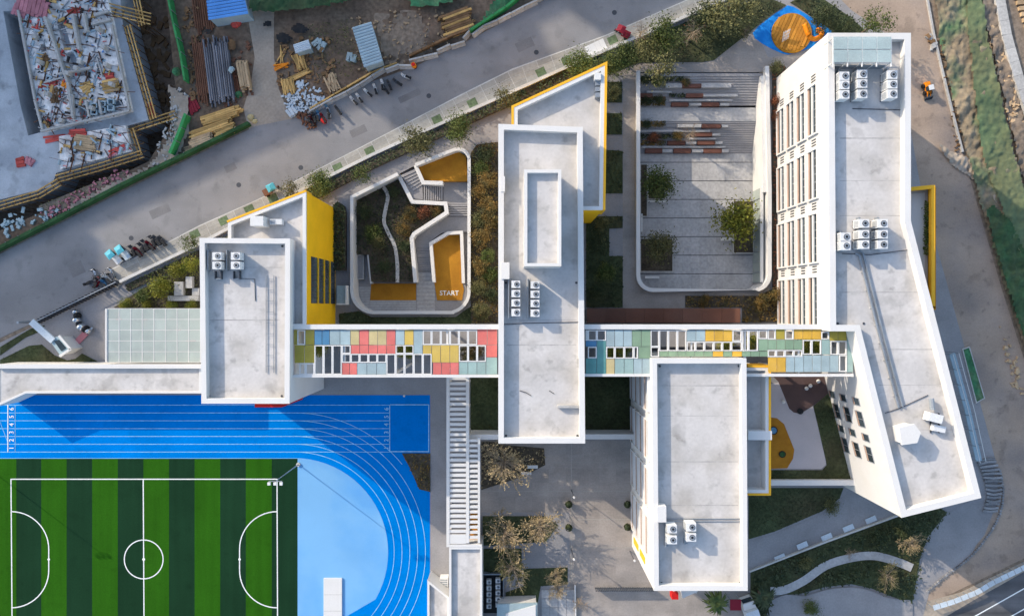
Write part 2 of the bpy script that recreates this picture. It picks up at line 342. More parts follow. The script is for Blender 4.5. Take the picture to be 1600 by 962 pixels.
def terrain(poly, step, amp, z, seed=1, edge=1.0):
    """an uneven sheet of ground filling a polygon"""
    rr = random.Random(seed); xs = [p[0] for p in poly]; ys = [p[1] for p in poly]; mb = MB(); idx = {}
    from mathutils import noise as NZ
    x0, y0 = min(xs), min(ys); nx = int((max(xs) - x0) / step) + 2; ny = int((max(ys) - y0) / step) + 2
    for i in range(nx):
        for j in range(ny):
            p = (x0 + i * step, y0 + j * step)
            if inside(p, poly):
                n = NZ.noise(Vector((p[0] * 0.35 + seed, p[1] * 0.35, 0))) * 0.5 + NZ.noise(Vector((p[0] * 1.1, p[1] * 1.1 + seed, 3))) * 0.35 + NZ.noise(Vector((p[0] * 2.6, p[1] * 1.5 + seed, 7))) * 0.3
                idx[i, j] = len(mb.v); mb.v.append(Vector((p[0] + rr.uniform(-.2, .2) * step, p[1] + rr.uniform(-.2, .2) * step, z + amp * (n + 0.5))))
    for (i, j) in list(idx):
        q = [(i, j), (i + 1, j), (i + 1, j + 1), (i, j + 1)]
        if all(k in idx for k in q): mb.f.append(tuple(idx[k] for k in q))
    mb.sm = True; return mb
struct('site_ground', MB().sheet(pts(site), -0.035), M['mud'])
struct('sand_track', MB().sheet(pts([(388, -60), (432, -60), (428, 30), (428, 90), (436, 140), (450, 175), (480, 190), (408, 232), (390, 205), (380, 170), (392, 130), (398, 90), (386, 20)]), -0.015), M['sand'])
struct('dry_earth', terrain(pts([(580, 20), (650, 15), (688, 60), (672, 88), (600, 112), (590, 60)]), 0.5, 0.5, -0.2, 4), M['earth'])
struct('sandy_bank', terrain(pts([(262, 130), (298, 150), (300, 200), (282, 245), (268, 255), (240, 262), (205, 285), (110, 330), (100, 322), (235, 255), (270, 205)]), 0.4, 0.7, -0.1, 9), M['sand'])
road_n = [(-120, 455), (0, 397), (100, 346), (200, 295), (300, 246), (400, 197), (480, 181), (515, 160), (585, 126), (645, 106), (735, 62), (840, 6), (930, -45), (1000, -80)]
walk_u = [(170, 422), (265, 377), (310, 353), (400, 313), (430, 299), (560, 232), (720, 148), (800, 108), (945, 56), (1060, 6), (1100, -12), (1200, -60)]
walk_l = [(190, 438), (310, 381), (470, 297), (580, 242), (650, 210), (780, 152), (880, 107), (940, 81), (1000, 56), (1130, 0), (1200, -30), (1260, -55)]
struct('road', MB().sheet(pts(road_n + [(1260, -80), (1100, -12), (1000, 52), (650, 205), (190, 436), (110, 478), (50, 505), (0, 528), (-120, 585)]), 0.0), M['asphalt'])
# pavement of the street: a kerb and slabs one by one
sw = MB(); sw.prism(pts(walk_u) + list(reversed(pts(walk_l))), -0.03, 0.10); pave = struct('pavement', sw, M['kerb'])
def along(path, step):
    P = [Vector(a) for a in path]; out = []; carry = 0.0
    for a, b in zip(P, P[1:]):
        L_ = (b - a).length; d = carry
        while d < L_: out.append((a + (b - a) * (d / L_), (b - a).normalized())); d += step
        carry = d - L_
    return out
U = along(pts(walk_u), 2.4); Lw = pts(walk_l)
def lerp_walk(p, d):
    """foot point on the lower edge straight across"""
    n = Vector((d.y, -d.x)); best = None
    for a, b in zip(Lw, Lw[1:]):
        a = Vector(a); b = Vector(b); e = b - a; den = n.x * e.y - n.y * e.x
        if abs(den) < 1e-6: continue
        w = a - p; t = (w.x * e.y - w.y * e.x) / den; u = (w.x * n.y - w.y * n.x) / den
        if t > 0 and -0.02 <= u <= 1.02 and (best is None or t < best): best = t
    return n * (best if best else 3.5)
secs = [(p, lerp_walk(p, d)) for p, d in U]
for (p, w), (q, x) in zip(secs, secs[1:]):
    e = (q - p).normalized() * 0.035
    for f0, f1 in ((0.06, 0.36), (0.375, 0.68), (0.695, 0.93)):
        m_ = MB(); z = 0.112 + R.uniform(0, .01)
        quad = [p + w * f0 + e, q + x * f0 - e, q + x * f1 - e, p + w * f1 + e]
        m_.add([(a.x, a.y, z) for a in quad] + [(a.x, a.y, 0.08) for a in quad], [(3, 2, 1, 0), (0, 1, 5, 4), (1, 2, 6, 5), (2, 3, 7, 6), (3, 0, 4, 7)])
        m_.build('paving_slab', M['walk_slab'], pave)
for i, (x, y) in enumerate([(305, 366), (350, 345), (390, 327), (427, 310), (528, 262), (578, 236), (683, 187), (738, 161), (845, 113), (885, 95), (957, 63)]):
    c = at(x, y); m_ = MB(); m_.box(-0.75, 0.75, -0.6, 0.6, 0.1, 0.135); m_.move(c.x, c.y, 0, 0.44)
    m_.build('tree_pit', M['tree_pit'], pave)
wl = thing('boundary_wall', at(650, 212), 'long low white wall along the lower edge of the street pavement', 'wall')
MB().strip(offset_line(pts(walk_l[:-1]), -0.25), 0.35, 0.75, -0.03).build('wall_body', M['white_trim'], wl)
MB().strip(offset_line(pts(walk_l[:-1]), -0.25), 0.45, 0.83, 0.752).build('coping', M['kerb'], wl)
campus = [(-120, 620), (0, 535), (50, 511), (190, 443), (310, 385), (470, 301), (650, 214), (780, 156), (880, 111), (1000, 60), (1130, 4), (1180, -18), (1290, -25), (1330, 16), (1392, 58), (1425, 215), (1440, 300), (1490, 480), (1540, 660), (1556, 720), (1548, 800), (1520, 862), (1452, 925), (1430, 1010), (1380, 1060), (-120, 1060)]
struct('campus_paving', MB().sheet(pts(campus), -0.004, [h1, h2]), M['paving'])
struct('plaza_paving', MB().sheet(pts([(752, 688), (992, 688), (988, 850), (1022, 922), (1170, 925), (1170, 1040), (890, 1040), (890, 800), (752, 800)]), 0.012), M['paving_warm'])
pz = bpy.data.objects['plaza_paving']
for i in range(9):
    for j in range(11):
        x0, y0 = 753 + i * 26.2, 689 + j * 21.5; x1, y1 = x0 + 25.9, y0 + 21.2
        if x1 > 987 or (y0 > 795 and x0 < 888) : continue
        MB().sheet(pts([(x0, y0), (x1, y0), (x1, y1), (x0, y1)]), .022).build('paving_slab', M['plaza_slab'], pz)
for p_ in ([(752, 767), (988, 767)], [(890, 855), (988, 855)], [(893, 690), (893, 910)], [(752, 722), (990, 722)], [(890, 811), (988, 811)]): MB().strip(pts(p_), .08, .03).build('joint_strip', M['walk_slab'], pz)
struct('courtyard_path', MB().sheet(pts([(948, 118), (990, 100), (1000, 99), (1105, 98), (1180, 45), (1200, 90), (1245, 85), (1290, 52), (1215, 120), (1205, 113), (993, 112), (993, 432), (1003, 448), (1020, 456), (1180, 458), (1200, 448), (1213, 475), (1070, 475), (1070, 482), (973, 482), (973, 118)]), 0.010), M['paving_warm'])
struct('dirt_road', MB().sheet(pts([(1290, -60), (1450, -60), (1452, 0), (1462, 60), (1483, 150), (1505, 240), (1530, 330), (1565, 450), (1600, 560), (1660, 700), (1700, 860), (1600, 872), (1450, 945), (1380, 1000), (1380, 560)]), -0.03), M['dirt_road'])
struct('main_road', MB().sheet(pts([(1290, 1060), (1440, 985), (1520, 938), (1600, 893), (1750, 835), (1750, 1060)]), -0.016), M['dark_road'])
ml = MB()
for d in (26, 58): ml.strip(pts([(1440, 985 + d), (1520, 938 + d), (1600, 893 + d), (1750, 835 + d)]), 0.18, -0.005)
ml.build('lane_marking', M['paint'], bpy.data.objects['main_road'])
struct('roadside_apron', MB().sheet(pts([(1300, 1060), (1425, 945), (1500, 925), (1600, 877), (1750, 812), (1750, 835), (1600, 893), (1520, 938), (1440, 985)]), -0.02), M['sand'])
# road wear: patched squares, manholes
rp = random.Random(3); road_o = bpy.data.objects['road']
for (x, y, w, h, m) in [(250, 330, 3.2, 1.4, 'asphalt_patch'), (360, 262, 1.8, 1.1, 'asphalt_patch'), (560, 205, 2.6, 1.2, 'asphalt_patch'), (640, 150, 3.6, 1.0, 'asphalt_patch'), (820, 70, 2.8, 1.5, 'asphalt_patch'), (120, 420, 2.2, 2.0, 'asphalt_patch')]:
    c = at(x, y); MB().box(-w / 2, w / 2, -h / 2, h / 2, -.02, .006).move(c.x, c.y, 0, .43).build('repair_patch', M[m], road_o)
for (x, y) in [(205, 372), (373, 289), (470, 262), (670, 150), (838, 82), (960, 20)]:
    c = at(x, y); MB().cyl(c, .38, -.02, .012, 18).build('manhole_cover', M['dark_steel'], road_o)
# netted slopes east of the site road
nets = [(1453, -40), (1528, -40), (1532, 20), (1556, 120), (1590, 270), (1640, 420), (1700, 560), (1700, 830), (1640, 660), (1602, 560), (1566, 448), (1531, 330), (1507, 240), (1484, 150), (1464, 60)]
tag(terrain(pts(nets), 0.28, 0.8, 0.0, 3).build('dust_net', M['net']), 'faded green dust net spread over the bare slope beside the site road', 'net', kind='stuff')
tag(terrain(pts([(1508, -30), (1528, -30), (1540, 60), (1580, 240), (1640, 430), (1640, 520), (1560, 330), (1530, 250), (1518, 160), (1508, 60)]), 0.28, 0.5, 0.45, 8).build('dust_net', M['net_strip']), 'smooth raised strip of green dust net along the outer side of the slope', 'net', kind='stuff')
struct('brown_bank', terrain(pts([(1528, -40), (1552, -40), (1560, 20), (1580, 100), (1612, 240), (1660, 400), (1660, 430), (1640, 420), (1590, 270), (1556, 120), (1532, 20)]), 0.4, 0.9, -0.1, 12), M['earth'])
struct('soil_spill', terrain(pts([(1462, 222), (1500, 242), (1512, 246), (1536, 268), (1562, 292), (1578, 340), (1562, 330), (1540, 300), (1510, 275), (1488, 262), (1470, 240)]), .22, .8, -.15, 31), M['sand'])
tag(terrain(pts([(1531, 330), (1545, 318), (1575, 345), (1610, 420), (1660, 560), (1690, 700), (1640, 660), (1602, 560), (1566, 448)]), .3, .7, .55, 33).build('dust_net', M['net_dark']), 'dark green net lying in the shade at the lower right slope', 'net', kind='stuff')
cs = thing('concrete_strip', at(1575, 60), 'pale concrete capping strip along the top right corner', 'concrete strip')
for (a, b) in zip(along(pts([(1553, -30), (1570, 60), (1590, 130), (1618, 210)]), 2.2), along(pts([(1553, -30), (1570, 60), (1590, 130), (1618, 210)]), 2.2)[1:]):
    MB().bar((a[0].x, a[0].y, 0.02), (b[0].x - .03 * b[1].x, b[0].y - .03 * b[1].y, 0.02), 1.5, 0.55).build('segment', M['concrete'], cs)
fp = thing('corrugated_panel_field', at(1590, 50), 'brown ribbed sheet piles lying at the top right edge', 'sheet piles')
for k in range(14):
    a = at(1574 + k * 3.2, -30 + k * 9); m_ = MB(); b = at(1590 + k * 3.4 + 8, -30 + k * 9 - 4)
    m_.bar((a.x, a.y, 0.0), (b.x + 2, b.y, 0.0), 0.62, 0.4); m_.build('sheet', M['board'], fp)
kb = thing('concrete_edging', at(1480, 150), 'thin pale edging strip between the site road and the netted slope', 'edging')
MB().strip(pts([(1448, 0), (1458, 55), (1480, 148), (1503, 238)]), 0.3, 0.28, -0.05).build('edging_body', M['concrete'], kb)

# ------------------------------------------------------------------ sports ground
struct('running_track', MB().sheet(pts([(-60, 617)] + [(672, 617), (672, 1010), (-60, 1010)]), 0.010), M['track'])
struct('track_apron', MB().sheet(pts([(672, 586), (700, 586), (700, 1010), (664, 1010), (671, 935), (673, 850), (673, 700)]), 0.016), M['paving'])
CX, CY = 459.5, 862
pitch_x = [-60, -14, 26, 64.5, 104.5, 144, 184.5, 224, 264.5, 304, 344.5, 384, 425, 465]
inner = [(-60, 715)] + [(CX, 715)] + [(CX + 147 * math.sin(a), CY - 147 * math.cos(a)) for a in [i * math.pi / 36 for i in range(1, 25)]] + [(CX, 1010), (-60, 1010)]
struct('track_infield', MB().sheet(pts(inner), 0.020), M['track_light'])
pr = struct('football_pitch', MB().sheet(pts([(-60, 716), (465, 716), (465, 1010), (-60, 1010)]), 0.028), M['turf_dark'])
for i in range(0, len(pitch_x) - 1):
    if i % 2 == 1: MB().sheet(pts([(pitch_x[i] + .2, 716.3), (pitch_x[i + 1] - .2, 716.3), (pitch_x[i + 1] - .2, 1010), (pitch_x[i] + .2, 1010)]), 0.036).build('mown_stripe', M['turf_light'], pr)
def line(path, w, z, parent, m='paint', name='line'): return MB().strip(pts(path), w, z).build(name, M[m], parent)
ZL = 0.048
line([(18, 748), (434, 748)], 0.16, ZL, pr); line([(17.5, 747.2), (19.5, 1010)], 0.16, ZL + .003, pr); line([(433, 747.2), (434, 1010)], 0.16, ZL + .003, pr); line([(224, 748.8), (225.5, 1010)], 0.16, ZL + .003, pr)
line(arc(224.8, 873, 30.3, 0, 360, 48), 0.16, ZL + .006, pr, name='centre_circle')
MB().disc(at(224.8, 873).xy, 0.22, ZL + .008).build('centre_spot', M['paint'], pr)
line([(19, 798.5)] + arc(18, 857, 58.5, -90, 0, 14)[1:] + [(76.5, 890)] + arc(18, 890, 58.5, 0, 90, 14)[1:], 0.16, ZL + .006, pr, name='penalty_arc')
line([(433, 798.5)] + arc(433, 857, 58.5, 270, 180, 14)[1:] + [(374.5, 890)] + arc(433, 890, 58.5, 180, 90, 14)[1:], 0.16, ZL + .006, pr, name='penalty_arc')
for x in (76.5, 374.5): MB().disc(at(x, 873).xy, 0.2, ZL + .009).build('penalty_spot', M['paint'], pr)
trk = bpy.data.objects['running_track']
LY = [632.5 + 12.2 * k for k in range(7)]
for k, y in enumerate(LY): line([(-60, y), (608, y)], 0.085, 0.022 + .001 * k, trk, 'lane_line', 'lane_line')
for k in range(6):
    r = 156.5 + 12.2 * k
    path = [(CX + r * math.sin(a), CY - r * math.cos(a)) for a in [i * math.pi / 60 for i in range(0, 46)]]
    path = [p for p in path if p[0] < 671.5]
    if k == 5: path = path[:18]
    line(path, 0.085, 0.0315 + .001 * k, trk, 'lane_line', 'lane_line')
line([(609, 632), (609, 706)], 0.12, 0.039, trk, 'lane_line', 'start_line')
line([(609.5, 632), (670, 632), (670, 705), (609.5, 705)], 0.14, 0.041, trk, 'lane_line', 'run_out_line')
line([(12.5, 632), (12.5, 706)], 0.13, 0.042, trk, 'paint', 'finish_line'); line([(24, 632), (24, 706)], 0.07, 0.042, trk, 'lane_line', 'finish_line')
line([(-10, 632), (12.4, 690)], 0.07, 0.043, trk, 'lane_line', 'stagger_line')
for k in range(6):
    y = (LY[k] + LY[k + 1]) / 2; n = str(6 - k)
    text_mb(n, 0.95, at(604, y, 0.045), math.pi / 2).build('lane_number', M['lane_line'], trk)
    text_mb(n, 1.0, at(18.2, y, 0.045), math.pi / 2).build('lane_number', M['paint'], trk)
struct('grey_forecourt', MB().sheet(pts([(500, 586), (698, 586), (698, 616.5), (500, 616.5)]), 0.02), M['paving'])
# ------------------------------------------------------------------ towers beyond the frame whose shadows lie over the street
def tower(name, tip, h, label, m='white'):
    """tip = the outline (plan px) that the roof's shadow makes on the ground"""
    s = Vector((0.8, -0.6)) * (h / math.tan(SUN_EL)); poly = [Vector(p) - s for p in pts(tip)]
    c = sum(poly, Vector((0, 0))) / len(poly)
    t = thing(name, (c.x, c.y, 0), label, 'building', 'apartment towers across the street')
    MB().prism(poly, -0.1, h).build('wall', M['concrete'], t)
    nf = int(h / 3); p = ccw(poly)
    for k in range(1, nf): MB().ring(inset(poly, -0.12), inset(poly, 0.05), k * 3.0, k * 3.0 + 1.3).build('window_band', M['glass'], t)
    MB().ring(inset(poly, -0.25), inset(poly, 0.3), h - 0.4, h + 0.02).build('roof_edge', M['white'], t)
uu = Vector((0.908, -0.418)); vv = Vector((-0.418, -0.908))   # along / away from the street, in plan pixels
def quad(c, lu, lv): c = Vector(c); return [tuple(c), tuple(c + uu * lu), tuple(c + uu * lu + vv * lv), tuple(c + vv * lv)]
tower('apartment_tower', [(-260, 378), (158, 378), (158, 566), (-260, 566)], 62, 'pale tower block off to the upper left that shades the gate')
tower('apartment_tower', quad((-120, 480), 1112, 150), 42, 'long pale slab block beyond the building site')
tower('apartment_tower', quad((628, 206), 262, 150), 66, 'tall tower behind the slab block, nearest the grey shed')
tower('apartment_tower', quad((950, 60), 330, 160), 66, 'tall tower furthest to the upper right')
# ------------------------------------------------------------------ school blocks
def block(name, label, poly_px, h, par=1.1, pw=0.64, wall='white', parapet='white', edge=None, base_z=-0.05, parent=None, cat='building', roof='roof'):
    poly = pts(poly_px, h); c = sum((Vector(p) for p in poly), Vector((0, 0))) / len(poly)
    t = parent or thing(name, (c.x, c.y, 0), label, cat)
    MB().sides(poly, base_z, h - 0.35).build('wall', M[wall], t)
    inn = inset(poly, pw)
    MB().ring(inset(poly, -0.03), inn, h - 0.349, h).build('coping', M[parapet], t)
    MB().ring(inset(poly, 0.06), inset(poly, pw - 0.04), h - par - 0.2, h - 0.35).build('parapet', M[parapet], t)
    rf = MB().sheet(inset(poly, 0.1), h - par).build('roof', M[roof], t)
    if edge: MB().ring(inset(poly, -0.32), inset(poly, -0.031), h - 2.2, h + 0.05).build('edge_cladding', M[edge], t)
    return t, poly
def ray_wall(px, py, A, B):
    """where the line of sight through plan point (px,py) meets the upright wall A-B: distance along it and height"""
    g = at(px, py); A = Vector(A); B = Vector(B); d = (B - A).normalized(); n = Vector((-d.y, d.x))
    t = n.dot(A) / n.dot(g.xy); p = g.xy * t
    return (p - A).dot(d), H * (1 - t)
def wall_box(mb, A, B, s0, s1, z0, z1, out, dep=0.0):
    """a slab on the wall A-B between distances s0..s1, from dep behind the face to out in front (outside = right of A->B)"""
    A = Vector(A); B = Vector(B); d = (B - A).normalized(); n = Vector((d.y, -d.x))
    a, b = A + d * s0, A + d * s1; q = [a - n * dep, b - n * dep, b + n * out, a + n * out]
    vs = [(p.x, p.y, z0) for p in q] + [(p.x, p.y, z1) for p in q]
    return mb.add(vs, [(3, 2, 1, 0), (4, 5, 6, 7), (0, 1, 5, 4), (1, 2, 6, 5), (2, 3, 7, 6), (3, 0, 4, 7)])
def window(t, A, B, s0, s1, z0, z1, mull=1, frame='white_trim', fins=False, fw=0.14):
    """a framed window standing on the face of wall A-B: reveal frame proud, pane set behind it"""
    w = wall_box(MB(), A, B, s0, s1, z0, z1, 0.05).build('window', M['glass'], t)
    f = MB()
    for a, b, c, d in ((s0 - fw, s0, z0 - fw, z1 + fw), (s1, s1 + fw, z0 - fw, z1 + fw), (s0, s1, z0 - fw, z0), (s0, s1, z1, z1 + fw)): wall_box(f, A, B, a, b, c, d, 0.32)
    f.build('frame', M[frame], w)
    if fins:
        zm = z0 + (z1 - z0) * 0.40
        wall_box(MB(), A, B, s0, s1, zm, zm + 0.34, 0.22).build('transom', M[frame], w)
        wall_box(MB(), A, B, s0, s1, z0, z0 + 0.26, 0.18).build('sill', M['fin'], w)
        wall_box(MB(), A, B, s0, s1, zm + 0.341, zm + 0.55, 0.12).build('blind_box', M['steel'], w)
        for k in range(1, mull + 1):
            s = s0 + (s1 - s0) * k / (mull + 1)
            wall_box(MB(), A, B, s - 0.05, s + 0.05, zm + 0.551, z1, 0.12).build('mullion', M['steel'], w)
        return w
    for k in range(1, mull + 1):
        s = s0 + (s1 - s0) * k / (mull + 1)
        wall_box(MB(), A, B, s - 0.09, s + 0.09, z0, z1, 0.16).build('mullion', M[frame], w)
    return w

# west block
wb, wp = block('classroom_block', 'white west classroom block with a yellow side wing, beside the running track', [(312, 372), (453, 373), (452, 630), (315, 630)], 16.5)
wing_px = [(356, 348), (478, 300), (478, 511), (446, 511), (446, 378), (356, 378)]
wing = pts(wing_px, 15.2)
MB().sides(wing, -0.05, 14.85).build('yellow_wall', M['yellow'], wb)
MB().ring(wing, inset(wing, 0.45), 14.851, 15.2).build('wing_coping', M['white'], wb)
MB().ring(inset(wing, 0.05), inset(wing, 0.4), 14.0, 14.85).build('wing_parapet', M['white'], wb)
MB().sheet(inset(wing, 0.1), 14.15).build('wing_roof', M['roof'], wb)
MB().strip([Vector(wing[0]) + Vector((-.1, .15)), Vector(wing[1]) + Vector((0, .15))], 0.28, 15.23, 12.5).build('edge_cladding', M['yellow_edge'], wb)
A, B = wing[2], wing[1]          # east face, outside to the right going north
s0, _ = ray_wall(505, 474, A, B); s1, _ = ray_wall(500, 404, A, B)
cwg = wall_box(MB(), A, B, s0, s1, 0.5, 12.9, 0.05).build('curtain_wall', M['glass'], wb)
for k in range(1, 4): wall_box(MB(), A, B, s0, s1, 0.4 + k * 3.15, 0.62 + k * 3.15, 0.22).build('storey_band', M['yellow'], cwg)
for k in range(1, 4): wall_box(MB(), A, B, s0, s1, 0.0 + k * 3.15, 0.1 + k * 3.15, 0.12).build('transom', M['steel'], cwg)
for k in range(1, 8): s_ = s0 + (s1 - s0) * k / 8; wall_box(MB(), A, B, s_ - .04, s_ + .04, 0.5, 12.9, 0.10).build('mullion', M['dark_steel'], cwg)
MB().box(*sorted((at(398, 355, 15).x, at(418, 355, 15).x)), *sorted((at(0, 355, 15).y, at(0, 340, 15).y)), 14.15, 16.6).build('roof_hatch', M['white'], wb)
# centre block
cb, cp = block('classroom_block', 'long white centre classroom block with a raised stair box on its roof', [(779, 194), (910, 199), (914, 692), (779, 692)], 16.5, pw=0.7)
cw_px = [(803, 168), (945, 102), (942, 328), (905, 328), (905, 204), (803, 204)]; cw = pts(cw_px, 14.6)
MB().sides(cw, -0.05, 14.25).build('yellow_wall', M['yellow'], cb)
MB().ring(cw, inset(cw, 0.5), 14.251, 14.6).build('wing_coping', M['white'], cb)
MB().ring(inset(cw, 0.05), inset(cw, 0.45), 13.3, 14.25).build('wing_parapet', M['white'], cb)
MB().sheet(inset(cw, 0.1), 13.45).build('wing_roof', M['roof'], cb)
o1 = [Vector(p) for p in cw]
MB().strip([o1[0] + Vector((-.17, -2.8)), o1[0] + Vector((-.17, .1)), o1[1] + Vector((.17, .25)), o1[2] + Vector((.17, -.05))], 0.33, 14.64, 10.5).build('edge_cladding', M['yellow_edge'], cb)
sb = pts([(819, 265), (877, 265), (877, 416), (819, 416)], 19.6)
MB().sides(sb, 15.4, 19.3).build('stair_box', M['white'], cb); MB().ring(sb, inset(sb, 0.4), 18.8, 19.6).build('stair_box_parapet', M['white'], cb); MB().sheet(inset(sb, 0.2), 18.9).build('stair_box_roof', M['roof'], cb)
for (a, b, c, d, z, nm) in ((783, 796, 410, 436, 16.4, 'roof_hatch'), (782, 789, 276, 300, 16.35, 'roof_hatch')):
    p, q = at(a, d, z), at(b, c, z); MB().box(p.x, q.x, p.y, q.y, 15.4, z + .25).build(nm, M['white'], cb)
p, q = at(871, 637, 16), at(906, 633, 16); MB().box(p.x, q.x, p.y, q.y, 15.41, 16.1).build('roof_upstand', M['concrete'], cb)
p, q = at(902, 573, 16), at(905, 560, 16); MB().box(p.x, q.x, p.y, q.y, 15.41, 15.9).build('roof_upstand', M['concrete'], cb)
# the ramp of bars on the west block roof
lad = MB()
for x in (416, 428): lad.bar(at(x, 430, 15.5), at(x, 582, 15.5), 0.09, 0.09)
lad.build('cable_rail', M['steel'], wb)
for k in range(9): MB().bar(at(416.7, 436 + k * 17, 15.6), at(427.3, 436 + k * 17, 15.6), 0.06, 0.05).build('rung', M['steel'], wb)
# south block
sbk, sp = block('classroom_block', 'white south classroom block with a yellow edged balcony on its east side', [(1019, 560), (1166, 560), (1168, 922), (1022, 922)], 16.5)
ann_px = [(1160, 574), (1201, 574), (1201, 770), (1160, 770)]; an = pts(ann_px, 14.2)
MB().sides(an, -0.05, 13.85).build('annex_wall', M['white'], sbk); MB().ring(an, inset(an, 0.42), 13.851, 14.2).build('annex_coping', M['white'], sbk)
MB().ring(inset(an, .05), inset(an, 0.38), 12.2, 13.85).build('annex_parapet', M['white'], sbk); MB().sheet(inset(an, 0.1), 12.4).build('annex_roof', M['roof'], sbk)
MB().strip([Vector(an[0]) + Vector((.8, .16)), Vector(an[1]) + Vector((.16, .16)), Vector(an[2]) + Vector((.16, -.16)), Vector(an[3]) + Vector((.8, -.16))], 0.3, 14.24, 11.0).build('edge_cladding', M['yellow_edge'], sbk)
p, q = at(1169, 687, 14.3), at(1203, 673, 14.3); MB().box(p.x, q.x + .25, p.y, q.y, 13.0, 14.35).build('cross_beam', M['white'], sbk)
p, q = at(1029, 814, 16.5), at(1040, 789, 16.5); MB().box(p.x - .3, q.x, p.y, q.y, 15.4, 16.9).build('roof_hatch', M['white'], sbk)
A, B = sp[0], sp[3]               # west face runs south; outside to its right
Lw_ = (Vector(B) - Vector(A)).length
for k in range(4):
    z0 = 1.2 + k * 3.6
    for (a, b) in ((2.0, 7.2), (8.6, 13.8), (15.2, 20.4), (21.8, 27.2)): window(sbk, A, B, a, b, z0, z0 + 2.55, 3, fins=True)
for (a, zz) in ((28.4, 2.0), (28.4, 7.0)):
    wall_box(MB(), A, B, a, a + 0.9, zz, zz + 3.6, 0.10).build('yellow_panel', M['yellow_edge'], sbk)
p = MB()
for y in (810, 814): p.tube([at(1041, y, 15.5), at(1157, y, 15.5)], 0.06)
p.build('roof_pipe', M['steel'], sbk)
# east block
ebp = [(1294, 52), (1423, 52), (1423, 345), (1533, 777), (1409, 808), (1336, 517), (1297, 517)]
eb, ep = block('classroom_block', 'large bent white east classroom block beside the site road', ebp, 17.5, pw=0.8)
A, B = ep[6], ep[0]
if area2(pts(ebp)) > 0: pass
W0, W1 = Vector(at(1294, 52, 17.5).xy), Vector(at(1297, 517, 17.5).xy)     # west face running south: outside is to the right
LW = (W1 - W0).length; topy = W0.y
for yc in (27.0, 18.2, 9.5, 0.9):
    for k in range(4):
        z0 = 0.9 + k * 3.62
        a = topy - (yc + 3.25); w = window(eb, W0, W1, a, a + 6.5, z0, z0 + 2.65, 5, fins=True, fw=0.2)
        v = MB()
        for j in range(3): wall_box(v, W0, W1, a - 1.6 + j * 0.38, a - 1.43 + j * 0.38, z0 + 0.7, z0 + 2.0, 0.04)
        v.build('vent_slot', M['dark_steel'], eb)
A, B = Vector(at(1336, 517, 17.5).xy), Vector(at(1409, 808, 17.5).xy)
for (x, y, big) in [(1300, 615.5, 0), (1317.5, 621, 0), (1338, 626.5, 0), (1308, 642, 1), (1324.5, 647, 1), (1344.5, 654, 1), (1314.5, 669, 0), (1332, 675, 0), (1353, 683, 0), (1321, 695, 1), (1339, 702, 1), (1358.5, 709, 1)]:
    s, z = ray_wall(x, y, A, B); wd = 2.1 if big else 0.95
    w = wall_box(MB(), A, B, s - wd / 2, s + wd / 2, z - .85, z + .85, 0.03).build('window', M['glass'], eb)
    f = MB()
    for a_, b_, c_, d_ in ((s - wd / 2 - .07, s - wd / 2, z - .92, z + .92), (s + wd / 2, s + wd / 2 + .07, z - .92, z + .92), (s - wd / 2, s + wd / 2, z - .92, z - .85), (s - wd / 2, s + wd / 2, z + .85, z + .92)): wall_box(f, A, B, a_, b_, c_, d_, .09)
    f.build('frame', M['steel'], w)
    wall_box(MB(), A, B, s - wd / 2, s + wd / 2, z - .85, z - .55, .07).build('sill', M['fin'], w)
    if big: wall_box(MB(), A, B, s - .03, s + .03, z - .549, z + .849, .07).build('mullion', M['steel'], w)
# glazed penthouse canopy on the north end
gc = thing('glass_roof_canopy', at(1347, 78, 16.4), 'glazed canopy roof at the north end of the east block roof', 'canopy')
P0, P1 = at(1302, 98, 18.9), at(1393, 57, 18.9)
for i in range(4):
    for j in range(2):
        x0 = P0.x + (P1.x - P0.x) * i / 4; x1 = P0.x + (P1.x - P0.x) * (i + 1) / 4; y0 = P0.y + (P1.y - P0.y) * j / 2; y1 = P0.y + (P1.y - P0.y) * (j + 1) / 2
        MB().box(x0 + .05, x1 - .05, y0 + .05, y1 - .05, 18.86, 18.9).build('pane', M['sky_glass'], gc)
for i in range(5):
    x = P0.x + (P1.x - P0.x) * i / 4; MB().box(x - .06, x + .06, P0.y - 0.5, P1.y, 18.72, 18.855).build('rafter', M['white_trim'], gc)
    for y in (P0.y, P1.y - .2): MB().box(x - .05, x + .05, y, y + .1, 16.4, 18.72).build('post', M['white_trim'], gc)
for y in (P0.y, (P0.y + P1.y) / 2, P1.y): MB().box(P0.x - .06, P1.x + .06, y - .05, y + .05, 18.62, 18.715).build('purlin', M['white_trim'], gc)
MB().strip([at(1302, 104, 17.2).xy, at(1382, 104, 17.2).xy], 0.12, 17.6, 16.41).build('rail', M['steel'], gc)
# kinked cable tray
tr = thing('roof_cable_tray', at(1345, 400, 16.4), 'long grey double cable tray running down the east block roof', 'cable tray')
tp = [at(1338, 393, 16.6), at(1345, 397, 16.6), at(1376, 520, 16.6), at(1407, 636, 16.6)]
for d in (-0.28, 0.28):
    l = offset_line([q.xy for q in tp], d); MB().strip(l, 0.16, 16.75, 16.5).build('tray', M['steel'], tr)
for (q, d) in along([q.xy for q in tp[1:]], 2.4): MB().bar((q.x - .55 * abs(d.y), q.y - .1, 16.4), (q.x + .55 * abs(d.y), q.y + .1, 16.4), 0.12, 0.1).build('support', M['concrete'], tr)
hb = thing('roof_vent_house', at(1421, 680, 16.4), 'white box shaped vent house on the south end of the east roof', 'roof vent')
hp = pts([(1407, 669), (1428, 664), (1437, 676), (1432, 690), (1411, 693)], 18.4)
MB().prism(hp, 16.4, 18.1).build('body', M['white'], hb); MB().prism(inset(hp, -0.15), 18.101, 18.4).build('lid', M['white'], hb)
